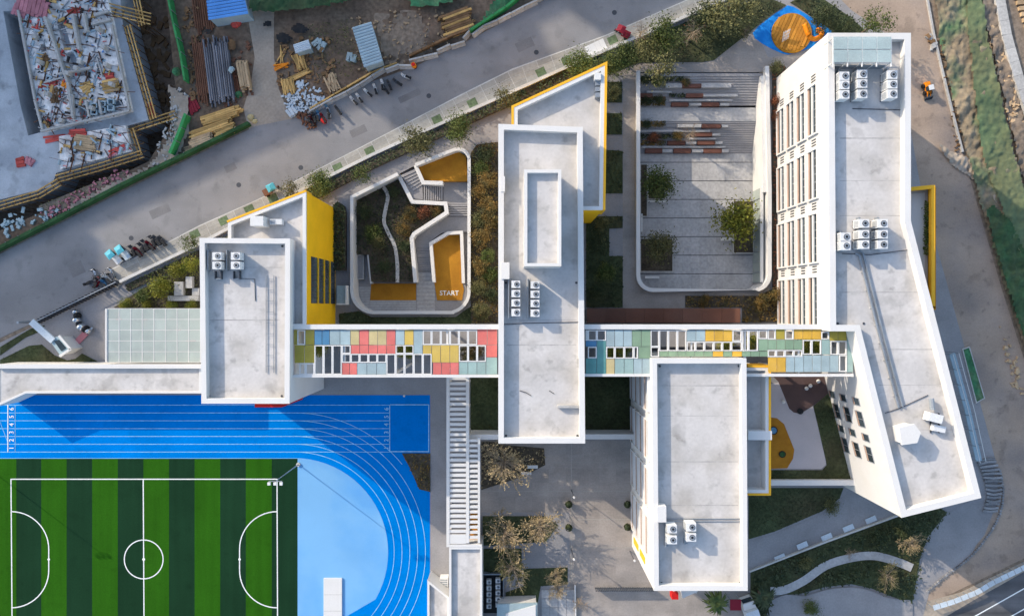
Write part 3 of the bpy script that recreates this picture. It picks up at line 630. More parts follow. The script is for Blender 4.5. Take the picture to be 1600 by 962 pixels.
fu = thing('roof_fan_unit', at(1462, 655, 16.4), 'white roof fan unit with a duct near the east parapet', 'fan unit')
c = at(1459, 652, 17.4); MB().box(-.9, .9, -.55, .55, 16.6, 17.9).move(c.x, c.y, 0, -0.25).build('casing', M['ac_case'], fu)
c = at(1466, 669, 17); MB().box(-.8, .8, -.4, .4, 16.6, 17.3).move(c.x, c.y, 0, -0.2).build('casing', M['ac_case'], fu)
MB().tube([at(1455, 622, 17), at(1457, 640, 17.2)], 0.32, k=8).build('duct', M['steel'], fu)
for dx in (-4, 9): MB().box(at(1458 + dx, 0, 16.5).x - .06, at(1458 + dx, 0, 16.5).x + .06, at(0, 676, 16.5).y, at(0, 645, 16.5).y, 16.41, 16.6).build('rail', M['dark_steel'], fu)
# yellow bay of the east block
by = [(1415, 296), (1455, 292), (1463, 292), (1463, 484), (1457, 478), (1423, 352), (1415, 340)]; bp_ = pts(by, 15.0)
MB().sides(bp_, -0.05, 14.9).build('bay_wall', M['yellow_edge'], eb)
MB().strip([Vector(bp_[0]), Vector(bp_[1]), Vector(bp_[2]) + Vector((-.4, 0)), Vector(bp_[3]) + Vector((-.4, .5))], 0.5, 15.0, 14.4).build('bay_parapet', M['yellow_edge'], eb)
MB().sheet(inset(bp_, 0.5), 13.32).build('bay_terrace', M['white'], eb)
MB().sheet(inset(bp_, 0.1), 13.3).build('bay_roof', M['roof'], eb)
# plain windows on the faces that look south and east
def face_windows(t, A, B, n, w, m0=1.6):
    L_ = (Vector(B) - Vector(A)).length
    for k in range(4):
        for i in range(n):
            s = m0 + (L_ - 2 * m0) * (i + .5) / n; window(t, A, B, s - w / 2, s + w / 2, 1.1 + k * 3.55, 3.0 + k * 3.55, 1, fw=.1)
face_windows(cb, cp[3] if cp[3][1] < cp[0][1] else cp[0], cp[2], 3, 1.8); face_windows(sbk, sp[3], sp[2], 3, 1.9); face_windows(wb, wp[3], wp[2], 3, 1.8)
face_windows(cb, cp[2], Vector(cp[2]).lerp(Vector(cp[1]), .17), 2, 1.9)
# roof wear: seams, drains, water stains and loose cables
def roof_wear(t, poly_px, z, seed, pipes=()):
    r = random.Random(seed); P_ = inset(pts(poly_px, z), 1.0); xs = [p[0] for p in P_]; ys = [p[1] for p in P_]
    for k in range(2, int((max(ys) - min(ys)) / 5.5) + 1):
        y = min(ys) + k * 5.5 + r.uniform(-1.2, 1.2); row = [x / 10 for x in range(int(min(xs) * 10), int(max(xs) * 10), 3) if inside((x / 10, y), P_)]
        if len(row) > 3: MB().strip([(row[0], y), (row[-1], y)], r.uniform(.07, .16), z + .006).build('roof_seam', M['seam'], t)
    for k in range(4):
        c = P_[k % len(P_)]; MB().cyl((c[0], c[1]), .16, z, z + .06, 10).build('roof_drain', M['dark_steel'], t)
    for pth in pipes: MB().tube([at(x, y, z + .06) for x, y in pth], .05, k=5).build('cable', M['dark_steel'], t)
roof_wear(wb, [(312, 372), (453, 373), (452, 630), (315, 630)], 15.4, 1, [[(372, 435), (398, 436), (399, 470)]])
roof_wear(cb, [(779, 430), (912, 430), (914, 692), (779, 692)], 15.4, 2, [[(782, 507), (820, 505), (905, 503)], [(812, 610), (822, 613), (830, 618)], [(858, 610), (866, 615)]])
roof_wear(sbk, [(1019, 560), (1166, 560), (1168, 922), (1022, 922)], 15.4, 3)
roof_wear(eb, [(1297, 160), (1423, 160), (1423, 345), (1533, 777), (1409, 808), (1340, 517), (1297, 517)], 16.4, 4, [[(1332, 170), (1415, 172)], [(1316, 396), (1360, 398), (1422, 390)], [(1383, 645), (1407, 637), (1450, 617)]])
# ------------------------------------------------------------------ the panelled roofs over the link bridges
ZC = 15.0
def canopy(name, label, x0, x1, y0, y1, panels, opens, skew=0):
    c = at((x0 + x1) / 2, (y0 + y1) / 2, 0); t = thing(name, (c.x, c.y, 0), label, 'canopy')
    P = lambda x, y, z: at(x, y, z)
    a, b = at(x0, y1, ZC), at(x1, y0, ZC)
    for (m, u0, v0, u1, v1) in panels:
        n = max(1, round((u1 - u0) / 14.2))
        for k in range(n):
            p, q = at(u0 + (u1 - u0) * k / n, v1, ZC), at(u0 + (u1 - u0) * (k + 1) / n, v0, ZC)
            dz = R.uniform(-.01, .01)
            MB().box(p.x + .035, q.x - .035, p.y + .03, q.y - .03, ZC - .10 + dz, ZC + dz).build('panel', M[m], t)
    for (u0, v0, u1, v1) in opens:
        p, q = at(u0, v1, ZC), at(u1, v0, ZC); o = [(p.x + .01, p.y + .01), (q.x - .01, p.y + .01), (q.x - .01, q.y - .01), (p.x + .01, q.y - .01)]
        MB().ring(o, inset(o, 0.125), ZC - .16, ZC + .05).build('frame', M['white_trim'], t)
    MB().box(a.x, b.x, b.y - .02, b.y + .62, ZC - .8, ZC + .22).build('edge_beam', M['white'], t)
    MB().box(a.x, b.x, a.y - .34, a.y + .02, ZC - .7, ZC + .12).build('edge_beam', M['white'], t)
    n = int((b.x - a.x) / 6.5)
    for k in range(1, n):
        x = a.x + (b.x - a.x) * k / n
        MB().box(x - .12, x + .12, a.y + .1, b.y - .1, ZC - .65, ZC - .2).build('rafter', M['white'], t)
        for y in (a.y + .1, b.y - .4): MB().box(x - .15, x + .15, y, y + .3, -.05, ZC - .66).build('column', M['white'], t)
    for zf in (3.7, 7.4, 11.1):            # gallery floors behind the open edge
        MB().box(a.x + .4, b.x - .4, b.y - 2.6, b.y - .5, zf - .25, zf).build('gallery_floor', M['paving'], t)
    return t
def Z2(l): return [(e[0],) + (400 + e[1] / 4, 480 + e[2] / 4, 400 + e[3] / 4, 480 + e[4] / 4) for e in l]
pan1 = Z2([('p_olive', 235, 115, 310, 140), ('p_olive', 308, 140, 365, 235), ('p_olive', 240, 235, 365, 348), ('p_olive', 236, 140, 258, 235), ('p_blue', 365, 140, 460, 235), ('p_sky', 460, 140, 590, 235),
           ('p_sand', 590, 140, 645, 235), ('p_red', 645, 140, 705, 235), ('p_sand', 705, 140, 815, 235), ('p_red', 815, 140, 872, 235), ('p_red', 592, 235, 872, 290),
           ('p_red', 538, 347, 632, 420), ('p_sky', 632, 347, 815, 420), ('p_sky', 872, 140, 928, 235), ('p_yellow', 928, 140, 985, 235), ('p_sky', 985, 140, 1042, 290),
           ('p_yellow', 1042, 235, 1097, 290), ('p_yellow', 1097, 235, 1268, 345), ('p_red', 1105, 345, 1268, 420), ('p_red', 1382, 132, 1508, 235), ('p_red', 1437, 235, 1508, 312), ('p_aqua', 1268, 340, 1437, 420), ('p_aqua', 1437, 312, 1508, 420)])
def ZO(l): return [(400 + a / 4, 480 + b / 4, 400 + c / 4, 480 + d / 4) for a, b, c, d in l]
op1 = ZO([(258, 142, 308, 235), (365, 236, 422, 420), (422, 236, 478, 420), (478, 236, 536, 420), (536, 236, 592, 290), (272, 348, 310, 420), (310, 348, 365, 420)] +
         [(x0, 290, x1, 346) for x0, x1 in ((536, 592), (592, 647), (647, 702), (702, 758), (758, 815))] +
         [(872, 236, 928, 290), (928, 236, 985, 290)] + [(x0, 290, x1, 420) for x0, x1 in ((815, 872), (872, 928), (928, 985), (985, 1042), (1042, 1098))] +
         [(x0, 142, x1, 235) for x0, x1 in ((1042, 1097), (1097, 1155), (1155, 1212), (1212, 1268), (1268, 1325), (1325, 1382))] + [(1268, 236, 1325, 340), (1325, 236, 1382, 340), (1382, 236, 1437, 340)])
canopy('link_bridge_canopy', 'red, sand and blue panelled canopy between the west and centre blocks', 457, 779, 514, 585.3, pan1, op1)
def ZR(l, ox=800): return [(e[0], ox + e[1] / 4, 480 + e[2] / 4, ox + e[3] / 4, 480 + e[4] / 4) for e in l]
pan2 = ZR([('p_blue', 460, 208, 530, 245), ('p_teal', 460, 318, 530, 418), ('p_teal', 530, 208, 588, 418), ('p_sky', 588, 140, 750, 245), ('p_green', 750, 140, 866, 245), ('p_green', 788, 245, 866, 320), ('p_sand', 588, 320, 642, 418), ('p_aqua', 642, 320, 760, 418), ('p_sky', 760, 320, 866, 418),
           ('p_sky', 1092, 140, 1208, 212), ('p_gold', 1208, 140, 1376, 212), ('p_green', 920, 274, 1255, 308), ('p_gold', 1255, 274, 1320, 308), ('p_green', 1320, 274, 1376, 308), ('p_gold', 1376, 274, 1438, 308), ('p_green', 1438, 274, 1600, 308), ('p_green', 1540, 200, 1600, 272)])
pan2 += ZR([('p_olive', 50, 135, 105, 200), ('p_gold', 162, 130, 332, 200), ('p_olive', 384, 150, 492, 208), ('p_green', 0, 202, 215, 264), ('p_aqua', 335, 202, 388, 295), ('p_gold', 0, 312, 112, 405), ('p_sky', 112, 298, 442, 405), ('p_aqua', 494, 150, 532, 405)], 1200)
op2 = [e[1:] for e in ZR([(0, 460, 142, 475, 208), (0, 475, 142, 530, 208), (0, 530, 142, 588, 208), (0, 474, 246, 530, 318), (0, 588, 246, 642, 320), (0, 642, 246, 702, 320), (0, 702, 246, 760, 320), (0, 760, 246, 788, 320), (0, 866, 142, 920, 246), (0, 866, 246, 920, 310), (0, 920, 142, 976, 273), (0, 976, 142, 1033, 273), (0, 1033, 142, 1090, 273)] +
       [(0, a, 214, b, 273) for a, b in ((1092, 1146), (1146, 1202), (1202, 1260), (1260, 1314), (1314, 1370), (1370, 1438))] + [(0, 1378, 142, 1436, 212), (0, 1438, 142, 1478, 273), (0, 1478, 142, 1538, 273), (0, 1540, 142, 1596, 198)])]
op2 += [e[1:] for e in ZR([(0, -2, 135, 48, 200), (0, 107, 135, 160, 200), (0, 333, 152, 382, 200), (0, 217, 203, 272, 295), (0, 272, 203, 333, 295), (0, 390, 209, 438, 296), (0, 438, 209, 492, 296), (0, 444, 298, 493, 402)] + [(0, a, 266, b, 310) for a, b in ((-2, 50), (50, 105), (105, 160), (160, 215))], 1200)]
# the south block stands in the lower strip of the second canopy: keep only what clears it
canopy('link_bridge_canopy', 'green, teal and gold panelled canopy between the centre and east blocks', 913, 1333, 514, 584, pan2, op2)
# ------------------------------------------------------------------ sunken stepped court (east)
ZF = -4.0
c2 = pts(COURT2)
fl = struct('sunken_court_floor', MB().sheet(inset(c2, -1.2), ZF - 0.06), M['shade_and_joint'])
rows = [240, 254, 283, 312, 341, 370, 399, 428, 453]
for r in range(len(rows) - 1):
    n = 14; x0, x1 = 1000, 1186
    for k in range(n):
        a, b = at(x0 + (x1 - x0) * k / n, rows[r + 1], ZF), at(x0 + (x1 - x0) * (k + 1) / n, rows[r], ZF)
        MB().box(a.x + .006, b.x - .006, a.y + .09, b.y - .03, ZF - .05, ZF + R.uniform(0, .02)).build('paving_slab', M['court_slab'], fl)
cwl = thing('sunken_court_wall', at(1098, 453), 'white rounded retaining wall around the stepped sunken court', 'wall')
path2 = [(997, 111)] + [(997, 428)] + arc(1020, 430, 23, 180, 90, 6) + [(1180, 453)] + arc(1178, 429, 24, 90, 0, 6) + [(1202, 300), (1198, 104)]
MB().strip(pts(path2, 0.9), 0.42, 1.0, ZF - 0.1).build('wall_body', M['white'], cwl)
MB().strip(pts(path2, 0.9), 0.6, 1.08, 1.001).build('coping', M['white'], cwl)
MB().strip(pts([(1193, 118), (1197, 300)], 0.6), 0.75, 0.45, ZF - .1).build('inner_ledge', M['white_trim'], cwl)
# stairs: two flights on the right, seat terraces on the left
st = thing('court_stairs', at(1160, 175), 'two long grey stair flights going down into the stepped court', 'stairs')
z = 0.0; N1, N2 = 13, 15
def flight(y0, y1, z0, z1, n, x0, x1):
    for i in range(n):
        ya, yb = y0 + (y1 - y0) * i / n, y0 + (y1 - y0) * (i + 1) / n; zz = z0 + (z1 - z0) * (i + 1) / n
        a, b = at(x0, yb, zz), at(x1, ya, zz)
        MB().box(a.x, b.x, a.y - .03, b.y + .1, zz - .5, zz).build('step', M['step'], st)
        MB().box(a.x, b.x, b.y + .035, b.y + .125, zz - .49, zz + .006).build('step_shade_line', M['shade_and_joint'], st)  # dark strip that paints the shade line at each step
flight(115, 168, 0, -1.9, N1, 998, 1193); flight(189, 241, -1.9, ZF, N2, 998, 1191)
a, b = at(998, 189.5, -1.9), at(1193, 168, -1.9); MB().box(a.x, b.x, a.y, b.y + .25, -2.4, -1.9).build('landing', M['court_slab'], st)
se = thing('seat_terraces', at(1060, 175), 'broad seat terraces with white and red brown benches left of the stairs', 'seating')
def terr(y0, y1, z0, z1, n, x1):
    for i in range(n):
        ya, yb = y0 + (y1 - y0) * i / n, y0 + (y1 - y0) * (i + 1) / n; zz = z0 + (z1 - z0) * (i + 1) / n + .02
        a, b = at(998, yb, zz), at(x1 + R.uniform(-4, 8), ya, zz); MB().box(a.x, b.x, a.y - .05, b.y + .05, zz - .9, zz + .012).build('terrace', M['step'], se); MB().box(a.x + .05, b.x - .05, b.y - .12, b.y + .04, zz + .0121, zz + .02).build('terrace_shade_line', M['shade_and_joint'], se)  # the thin dark strip paints shade at the back of each terrace
terr(115, 168, 0, -1.9, 6, 1085); terr(189, 241, -1.9, ZF, 6, 1075)
def zt(y): return -1.9 * (y - 110) / 53 if y < 172 else -1.9 + (ZF + 1.9) * (y - 185) / 52
for (m, x0, x1, y0, y1) in [('w', 1040, 1066, 130, 137), ('b', 1066, 1096, 131, 137), ('w', 1096, 1143, 130, 137), ('w', 1010, 1050, 142, 145), ('b', 997, 1020, 146, 152), ('b', 1072, 1099, 146, 152), ('w', 1099, 1153, 147, 151), ('w', 1046, 1145, 155, 158),
                            ('b', 1049, 1076, 160, 166), ('w', 1077, 1096, 161, 165), ('b', 1096, 1124, 160, 166), ('w', 1125, 1140, 161, 165), ('w', 1059, 1096, 194, 199), ('b', 1097, 1127, 194, 200), ('w', 1128, 1138, 195, 199), ('w', 1000, 1110, 203, 206),
                            ('b', 1080, 1113, 207, 213), ('w', 1113, 1126, 208, 212), ('w', 1077, 1119, 215, 218), ('b', 1043, 1071, 220, 226), ('w', 1072, 1088, 221, 225), ('b', 1090, 1117, 220, 226), ('w', 1118, 1129, 221, 225), ('w', 1002, 1134, 228, 231),
                            ('b', 1008, 1035, 232, 239), ('w', 1035, 1051, 233, 238), ('b', 1053, 1080, 232, 239), ('w', 1081, 1099, 233, 238), ('b', 1099, 1128, 232, 239), ('w', 1128, 1139, 233, 238)]:
    zz = zt(y0) + 0.42; a, b = at(x0, y1, zz), at(x1, y0, zz)
    MB().box(a.x + .02, b.x - .02, a.y, b.y, zz - .5, zz).build('bench', M['court_slab' if m == 'w' else 'bench_wood'], se)
ec = thing('court_glazing', at(1193, 380, ZF), 'tall teal glazed wall under the east side of the sunken court', 'glazing')
for k in range(9):
    y0, y1 = 292 + k * 16.5, 292 + (k + 1) * 16.5; a, b = at(1196.5, y1, 0), at(1196.5, y0, 0)
    MB().box(a.x - .62, a.x - .55, a.y + .05, b.y - .05, ZF, -0.35).build('pane', M['frost'], ec)
    MB().box(a.x - .70, a.x - .50, a.y - .05, a.y + .05, ZF, -0.30).build('mullion', M['steel'], ec)
MB().box(at(1196, 0).x - .75, at(1196, 0).x - .3, at(0, 441).y, at(0, 291).y, -0.29, -0.05).build('head', M['white_trim'], ec)
for i, (p, lb) in enumerate([([(1000, 256), (1012, 256), (1012, 339), (1000, 339)], 'narrow dark planter against the west wall of the sunken court'), ([(1012, 275), (1040, 275), (1040, 312), (1012, 312)], 'square planter holding the upper round tree in the sunken court'),
                             ([(1000, 372), (1052, 372), (1052, 425), (1000, 425)], 'dark planter in the lower left corner of the sunken court'), ([(1145, 313), (1178, 313), (1178, 396), (1145, 396)], 'long dark planter by the glazed wall of the sunken court')]):
    q = pts(p, ZF + .4); c = sum((Vector(v) for v in q), Vector((0, 0))) / 4; t = thing('planter', (c.x, c.y, ZF), lb, 'planter', 'planters in the sunken court')
    MB().ring(q, inset(q, .15), ZF + .02, ZF + .5).build('rim', M['concrete'], t); MB().sheet(inset(q, .1), ZF + .42).build('soil', M['soil'], t)
for (x0, y0, x1, y1, lb) in [(1012, 313, 1041, 316, 'thin white bench under the upper tree in the sunken court'), (1126, 371, 1147, 376, 'short white bench beside the bright tree in the sunken court'), (1008, 431, 1030, 435, 'short white bench in the lower left of the sunken court'), (1001, 334, 1004, 362, 'upright slim white bench at the west court wall')]:
    a, b = at(x0, y1, ZF + .4), at(x1, y0, ZF + .4); t = thing('court_bench', ((a.x + b.x) / 2, (a.y + b.y) / 2, ZF), lb, 'bench')
    MB().box(a.x, b.x, a.y, b.y, ZF + .36, ZF + .46).build('seat', M['white_trim'], t)
    for f in (.12, .8): MB().box(a.x + (b.x - a.x) * f, a.x + (b.x - a.x) * (f + .08), a.y + .04, b.y - .04, ZF + .02, ZF + .36).build('leg', M['concrete'], t)

# ------------------------------------------------------------------ terraced play court (west)
Z0 = -3.0
c1 = pts(COURT1)
f1 = struct('play_court_floor', MB().sheet(inset(c1, -0.8), Z0 - .05), M['paving'])
def slab1(name, poly, z, m, th=0.6, parent=f1): return MB().prism(pts(poly, z), z - th, z).build(name, M[m], parent)
slab1('ochre_pad', [(652, 258), (706, 237), (716, 236), (728, 245), (731, 283), (661, 283)], -0.6, 'ochre', 2.5)
slab1('landing', [(628, 270), (649, 262), (660, 288), (661, 312), (641, 310)], -0.7, 'paving', 2.5)
slab1('landing', [(692, 284), (731, 284), (731, 320), (692, 320)], -1.5, 'paving', 1.6)
for i in range(6):
    a, b = Vector((626 + i * 3.4, 274 + i * 4.2)), Vector((649 + i * 2.2, 264 + i * 4.0)); z = -0.08 - i * 0.1
    m_ = MB(); q = [at(a.x, a.y, z), at(b.x, b.y, z), at(b.x + 2.2, b.y + 3.2, z), at(a.x + 3.0, a.y + 3.4, z)]
    m_.prism([v.xy for v in q], z - .6, z); m_.build('step', M['step'], f1)
for i in range(9):
    z = -0.72 - i * 0.085; slab1('step', [(662 + i * 3.4, 290), (664.2 + i * 3.4, 290), (664.2 + i * 3.4, 313), (662 + i * 3.4, 313)], z, 'step', .5)
slab1('step_base', [(661, 288), (693, 288), (693, 313), (661, 313)], -1.46, 'shade_and_joint', .5)
for i in range(5):
    z = -1.55 - i * 0.11; slab1('step', [(699, 320 + i * 3.6), (731, 320 + i * 3.6), (731, 322.6 + i * 3.6), (699, 322.6 + i * 3.6)], z, 'step', .5)
slab1('step_base', [(698, 320), (731, 320), (731, 338), (698, 338)], -2.2, 'shade_and_joint', .4)
slab1('terrace', [(698, 338), (731, 338), (731, 362), (690, 364), (675, 375), (674, 384), (650, 384), (648, 367)], -2.3, 'paving', .6)
for i in range(14):
    z = -2.33 - i * 0.045; slab1('step', [(650 + i * .25, 384 + i * 2.75), (674, 384 + i * 2.75), (674 + i * .1, 386.2 + i * 2.75), (650 + i * .25, 386.2 + i * 2.75)], z, 'step', .3)
for i in range(10):
    slab1('deck_board', [(553 + max(0, i - 6) * 4, 448 + i * 4.0), (650, 448 + i * 4), (650, 451.5 + i * 4), (556 + max(0, i - 6) * 4, 451.5 + i * 4)], Z0 + .02, 'court_slab', .1)
    slab1('deck_board', [(651, 426 + i * 6.2), (679, 426 + i * 6.2), (680, 431.6 + i * 6.2), (651, 431.6 + i * 6.2)], Z0 + .02, 'court_slab', .1)
slab1('ochre_pad', [(580, 443), (650, 443), (650, 469), (578, 469)], Z0 + .06, 'ochre', .1)
slab1('ochre_pad', [(677, 378), (692, 366), (718, 364), (722, 440), (725, 452), (722, 469), (683, 469), (679, 445)], Z0 + .06, 'ochre', .1)
text_mb('START', 1.05, at(702, 458, Z0 + .09), 0.0).build('painted_word', M['paint'], f1)
slab1('soil_bed', [(553, 312), (598, 290), (620, 277), (641, 313), (695, 316), (696, 332), (648, 363), (643, 372), (646, 440), (580, 440), (576, 398), (553, 398)], -1.6, 'soil', 1.4)
pcw = thing('play_court_wall', at(640, 487), 'rounded white wall enclosing the terraced play court', 'wall')
wp_ = [(622, 272), (550, 308), (550, 452)] + arc(584, 454, 34, 178, 92, 6) + [(708, 488)] + arc(700, 455, 33, 75, 4, 6) + [(733, 250)] + arc(716, 250, 17, -5, -110, 6) + [(649, 258)]
MB().strip(pts(wp_, 0.8), 0.36, 0.9, Z0 - .1).build('wall_body', M['white'], pcw); MB().strip(pts(wp_, 0.8), 0.5, 0.96, 0.901).build('coping', M['white'], pcw)
for (pa, w, zt_, lb) in [([(622, 272), (644, 315), (696, 318), (698, 332), (647, 365), (643, 372), (649, 441)], .6, -0.4, 'white zigzag retaining wall of the planted bed in the play court'), ([(649, 258), (661, 285), (692, 286)], .6, 0.3, 'white bent wall below the upper ochre pad'),
                         ([(678, 441), (673, 380), (700, 364), (721, 363), (724, 442)], .5, -1.6, 'white arch shaped wall around the pad painted with a word'), ([(560, 397), (575, 395), (580, 443)], .35, -1.7, 'short white angled wall left of the lower ochre pad'),
                         ]:
    t = thing('retaining_wall', at(*pa[0], zt_ - 1), lb, 'wall'); P_ = pts(pa, zt_)
    MB().strip(P_, w * .85, zt_ - .06, Z0 - .05).build('wall_body', M['white'], t); MB().strip(P_, w, zt_, zt_ - .059).build('coping', M['white'], t)
cp_ = smooth(pts([(597, 289), (606, 305), (603, 325), (600, 345), (606, 362), (617, 385), (621, 415), (621, 441)], -1.4), 5)
t = thing('winding_path', at(610, 360, -1.6), 'narrow pale winding footpath through the planted bed of the play court', 'path'); MB().strip(cp_, .55, -1.25, -1.7).build('path_body', M['concrete'], t)
t = thing('court_ramp_box', at(560, 420, Z0), 'slim pale open box against the west wall of the play court', 'planter')
MB().ring(pts([(558, 398), (568, 398), (568, 436), (558, 436)], Z0 + .8), inset(pts([(558, 398), (568, 398), (568, 436), (558, 436)], Z0 + .8), .12), Z0, Z0 + .8).build('rim', M['concrete'], t); MB().sheet(inset(pts([(558, 398), (568, 398), (568, 436), (558, 436)], Z0 + .8), .1), Z0 + .6).build('infill', M['paving'], t)
t = thing('balcony_frame', at(538, 470), 'pale open frame with glass standing beside the yellow wall', 'frame')
a, b = at(526, 476, 2), at(542, 446, 2)
for (x0, x1, y0, y1) in ((a.x, b.x, a.y, a.y + .2), (b.x - .2, b.x, a.y + .2, b.y), ): MB().box(x0, x1, y0, y1, 0, 2.2).build('frame_bar', M['white_trim'], t)
MB().box(a.x, b.x - .21, a.y + .21, b.y, 1.8, 1.9).build('pane', M['sky_glass'], t)

# ------------------------------------------------------------------ pergola and low roofs by the track
ZP = 5.4
pg = thing('slatted_pergola', at(716, 720), 'white slatted pergola walk beside the running track', 'pergola')
def rail(x0, x1, y0, y1, z0, z1, nm='rail', m='white', par=None):
    a, b = at(x0, y1, z1), at(x1, y0, z1); return MB().box(a.x, b.x, a.y, b.y, z0, z1).build(nm, M[m], par or pg)
rail(697.5, 702.5, 586.5, 850, ZP - .5, ZP); rail(728, 733, 586.5, 848, ZP - .5, ZP); rail(746.5, 750, 683, 848, ZP - .5, ZP)
for k in range(31): rail(702.7, 727.8, 589 + k * 7.95, 593.3 + k * 7.95, ZP - .34, ZP - .06, 'slat')
for k in range(20): rail(733.2, 746.3, 686 + k * 7.95, 690 + k * 7.95, ZP - .34, ZP - .06, 'slat')
rail(702.7, 727.8, 834.5, 849, ZP - .2, ZP - .03, 'end_panel'); rail(697.5, 753, 850.2, 854, ZP - .5, ZP + .02, 'end_beam')
for y in range(600, 850, 40):
    for x in (700, 730.5): c = at(x, y, ZP); MB().box(c.x - .14, c.x + .14, c.y - .14, c.y + .14, -.03, ZP - .51).build('post', M['white'], pg)
for k in range(12): rail(735, 746, 800 + k * 4, 803.3 + k * 4, -.02, .25 + k * .16, 'stair_tread', 'play_wood')
lb_, _ = block('low_wing', 'low flat roofed white wing at the end of the pergola', [(702, 854.5), (753, 854.5), (753, 1010), (702, 1010)], ZP, par=.5, pw=.3)
lb2, _ = block('low_annex', 'small low white annex beside the running track bend', [(668, 906), (701.5, 933), (701.5, 1010), (668, 1010)], 4.0, par=.4, pw=.28)
t = thing('vent_box', at(693, 915), 'small white louvred box beside the low wing', 'vent box'); a, b = at(687, 925, 1.4), at(700, 902, 1.4); MB().box(a.x, b.x, a.y, b.y, 0, 1.4).build('casing', M['ac_case'], t)
for k in range(6): MB().box(a.x + .1, b.x - .1, a.y + .15 + k * .34, a.y + .3 + k * .34, 1.401, 1.43).build('louvre', M['steel'], t)
for (x0, x1, y0, y1, h, lb) in [(733, 781, 679, 686, 4.2, 'white wall joining the pergola to the centre block'), (912, 1002, 678.5, 685.5, 4.2, 'white wall between the centre block and the south block'), (1199, 1336, 750, 757.5, 5.9, 'white wall closing the south side of the playground')]:
    a, b = at(x0, y1, h), at(x1, y0, h); t = thing('screen_wall', ((a.x + b.x) / 2, (a.y + b.y) / 2, 0), lb, 'wall')
    MB().box(a.x, b.x, a.y, b.y, -.05, h - .1).build('wall_body', M['white'], t); MB().box(a.x - .04, b.x + .04, a.y - .04, b.y + .04, h - .099, h).build('coping', M['white'], t)
# grandstand and its glazed annex
gs, gp = block('grandstand', 'long low white grandstand roof along the running track', [(-6, 569), (314, 569), (314, 614), (40, 614), (0, 632), (-6, 635)], 4.6, par=.15, pw=.3)
a, b = at(-6, 575.5, 5.0), at(314, 569, 5.0); MB().box(a.x, b.x, a.y, b.y, 4.45, 5.0).build('ridge', M['white'], gs)
gl = thing('glazed_canopy', at(240, 522), 'frosted glass canopy with a white grid beside the west block', 'canopy')
a, b = at(168, 566, 4.2), at(313, 482, 4.2); nx, ny = 8, 5
for i in range(nx):
    for j in range(ny):
        x0, x1 = a.x + (b.x - a.x) * i / nx, a.x + (b.x - a.x) * (i + 1) / nx; y0, y1 = a.y + (b.y - a.y) * j / ny, a.y + (b.y - a.y) * (j + 1) / ny
        MB().box(x0 + .05, x1 - .05, y0 + .05, y1 - .05, 4.15, 4.18).build('pane', M['frost'], gl)
for i in range(nx + 1): x = a.x + (b.x - a.x) * i / nx; MB().box(x - .045, x + .045, a.y, b.y, 4.02, 4.21).build('bar', M['white_trim'], gl)
for j in range(ny + 1): y = a.y + (b.y - a.y) * j / ny; MB().box(a.x, b.x, y - .035, y + .035, 4.06, 4.195).build('bar', M['white_trim'], gl)
MB().box(a.x - .3, a.x - .06, a.y, b.y, 3.6, 4.3).build('edge_beam', M['white'], gl)
for i in range(0, nx + 1, 2):
    for y in (a.y + .2, b.y - .2): x = a.x + (b.x - a.x) * i / nx; MB().box(x - .08, x + .08, y - .08, y + .08, -.02, 4.0).build('post', M['white'], gl)
for (x, y) in ((226, 505), (281, 490), (280, 512), (298, 532), (186, 494)):
    c = at(x, y, .3); m_ = MB(); m_.box(-.6, .6, -.35, .35, 0, .42); m_.move(c.x, c.y, 0, R.uniform(0, 3)); o = m_.build('crate', M['red'], own=(c.x, c.y, 0))
    tag(o, {226: 'red crate under the upper middle of the glazed canopy', 281: 'red crate under the top right of the glazed canopy', 280: 'red crate under the right side of the glazed canopy', 298: 'red crate under the glazed canopy nearest the west block', 186: 'red crate under the top left corner of the glazed canopy'}[x], 'crate', 'red crates under the glazed canopy')
# ------------------------------------------------------------------ playgrounds
ZG = 5.0
podium = struct('playground_podium', MB().prism(pts([(1198, 584), (1302, 584), (1335, 750), (1198, 750)], ZG), -.03, ZG), M['paving']); pd = podium
MB().sheet(pts([(1200, 600), (1217, 597), (1236, 640), (1250, 647), (1270, 634), (1291, 716), (1290, 726), (1283, 732), (1200, 732)], ZG), ZG + .02).build('pale_pad', M['play_pale'], pd)
MB().sheet(pts([(1206, 586), (1287, 586), (1294, 614), (1271, 633), (1250, 646), (1240, 644), (1233, 638), (1216, 596)], ZG), ZG + .03).build('brown_pad', M['play_brown'], pd)
MB().sheet(pts([(1200, 651), (1214, 653), (1225, 662), (1233, 682), (1241, 702), (1239, 716), (1230, 731), (1200, 732)], ZG), ZG + .03).build('ochre_pad', M['ochre'], pd)
for (x, y, r, m, lb) in [(1208, 672, .62, 'p_blue', 'dark blue round trampoline on the ochre playground pad'), (1222, 709, .5, 'green_dark', 'dark green round trampoline on the ochre playground pad'), (1250, 642, .45, 'black', 'dark round pit at the tip of the brown playground pad')]:
    c = at(x, y, ZG); t = thing('trampoline', (c.x, c.y, ZG), lb, 'trampoline'); MB().cyl(c, r * .78, ZG + .03, ZG + .16).build('mat', M[m], t)
    mb = MB(); k = 20; mb.disc(c, r, ZG + .18, k, r * .79); mb.cyl(c, r, ZG + .02, ZG + .179, k, r); mb.f = [f for f in mb.f if len(f) == 4]; mb.build('rim', M['black'], t)
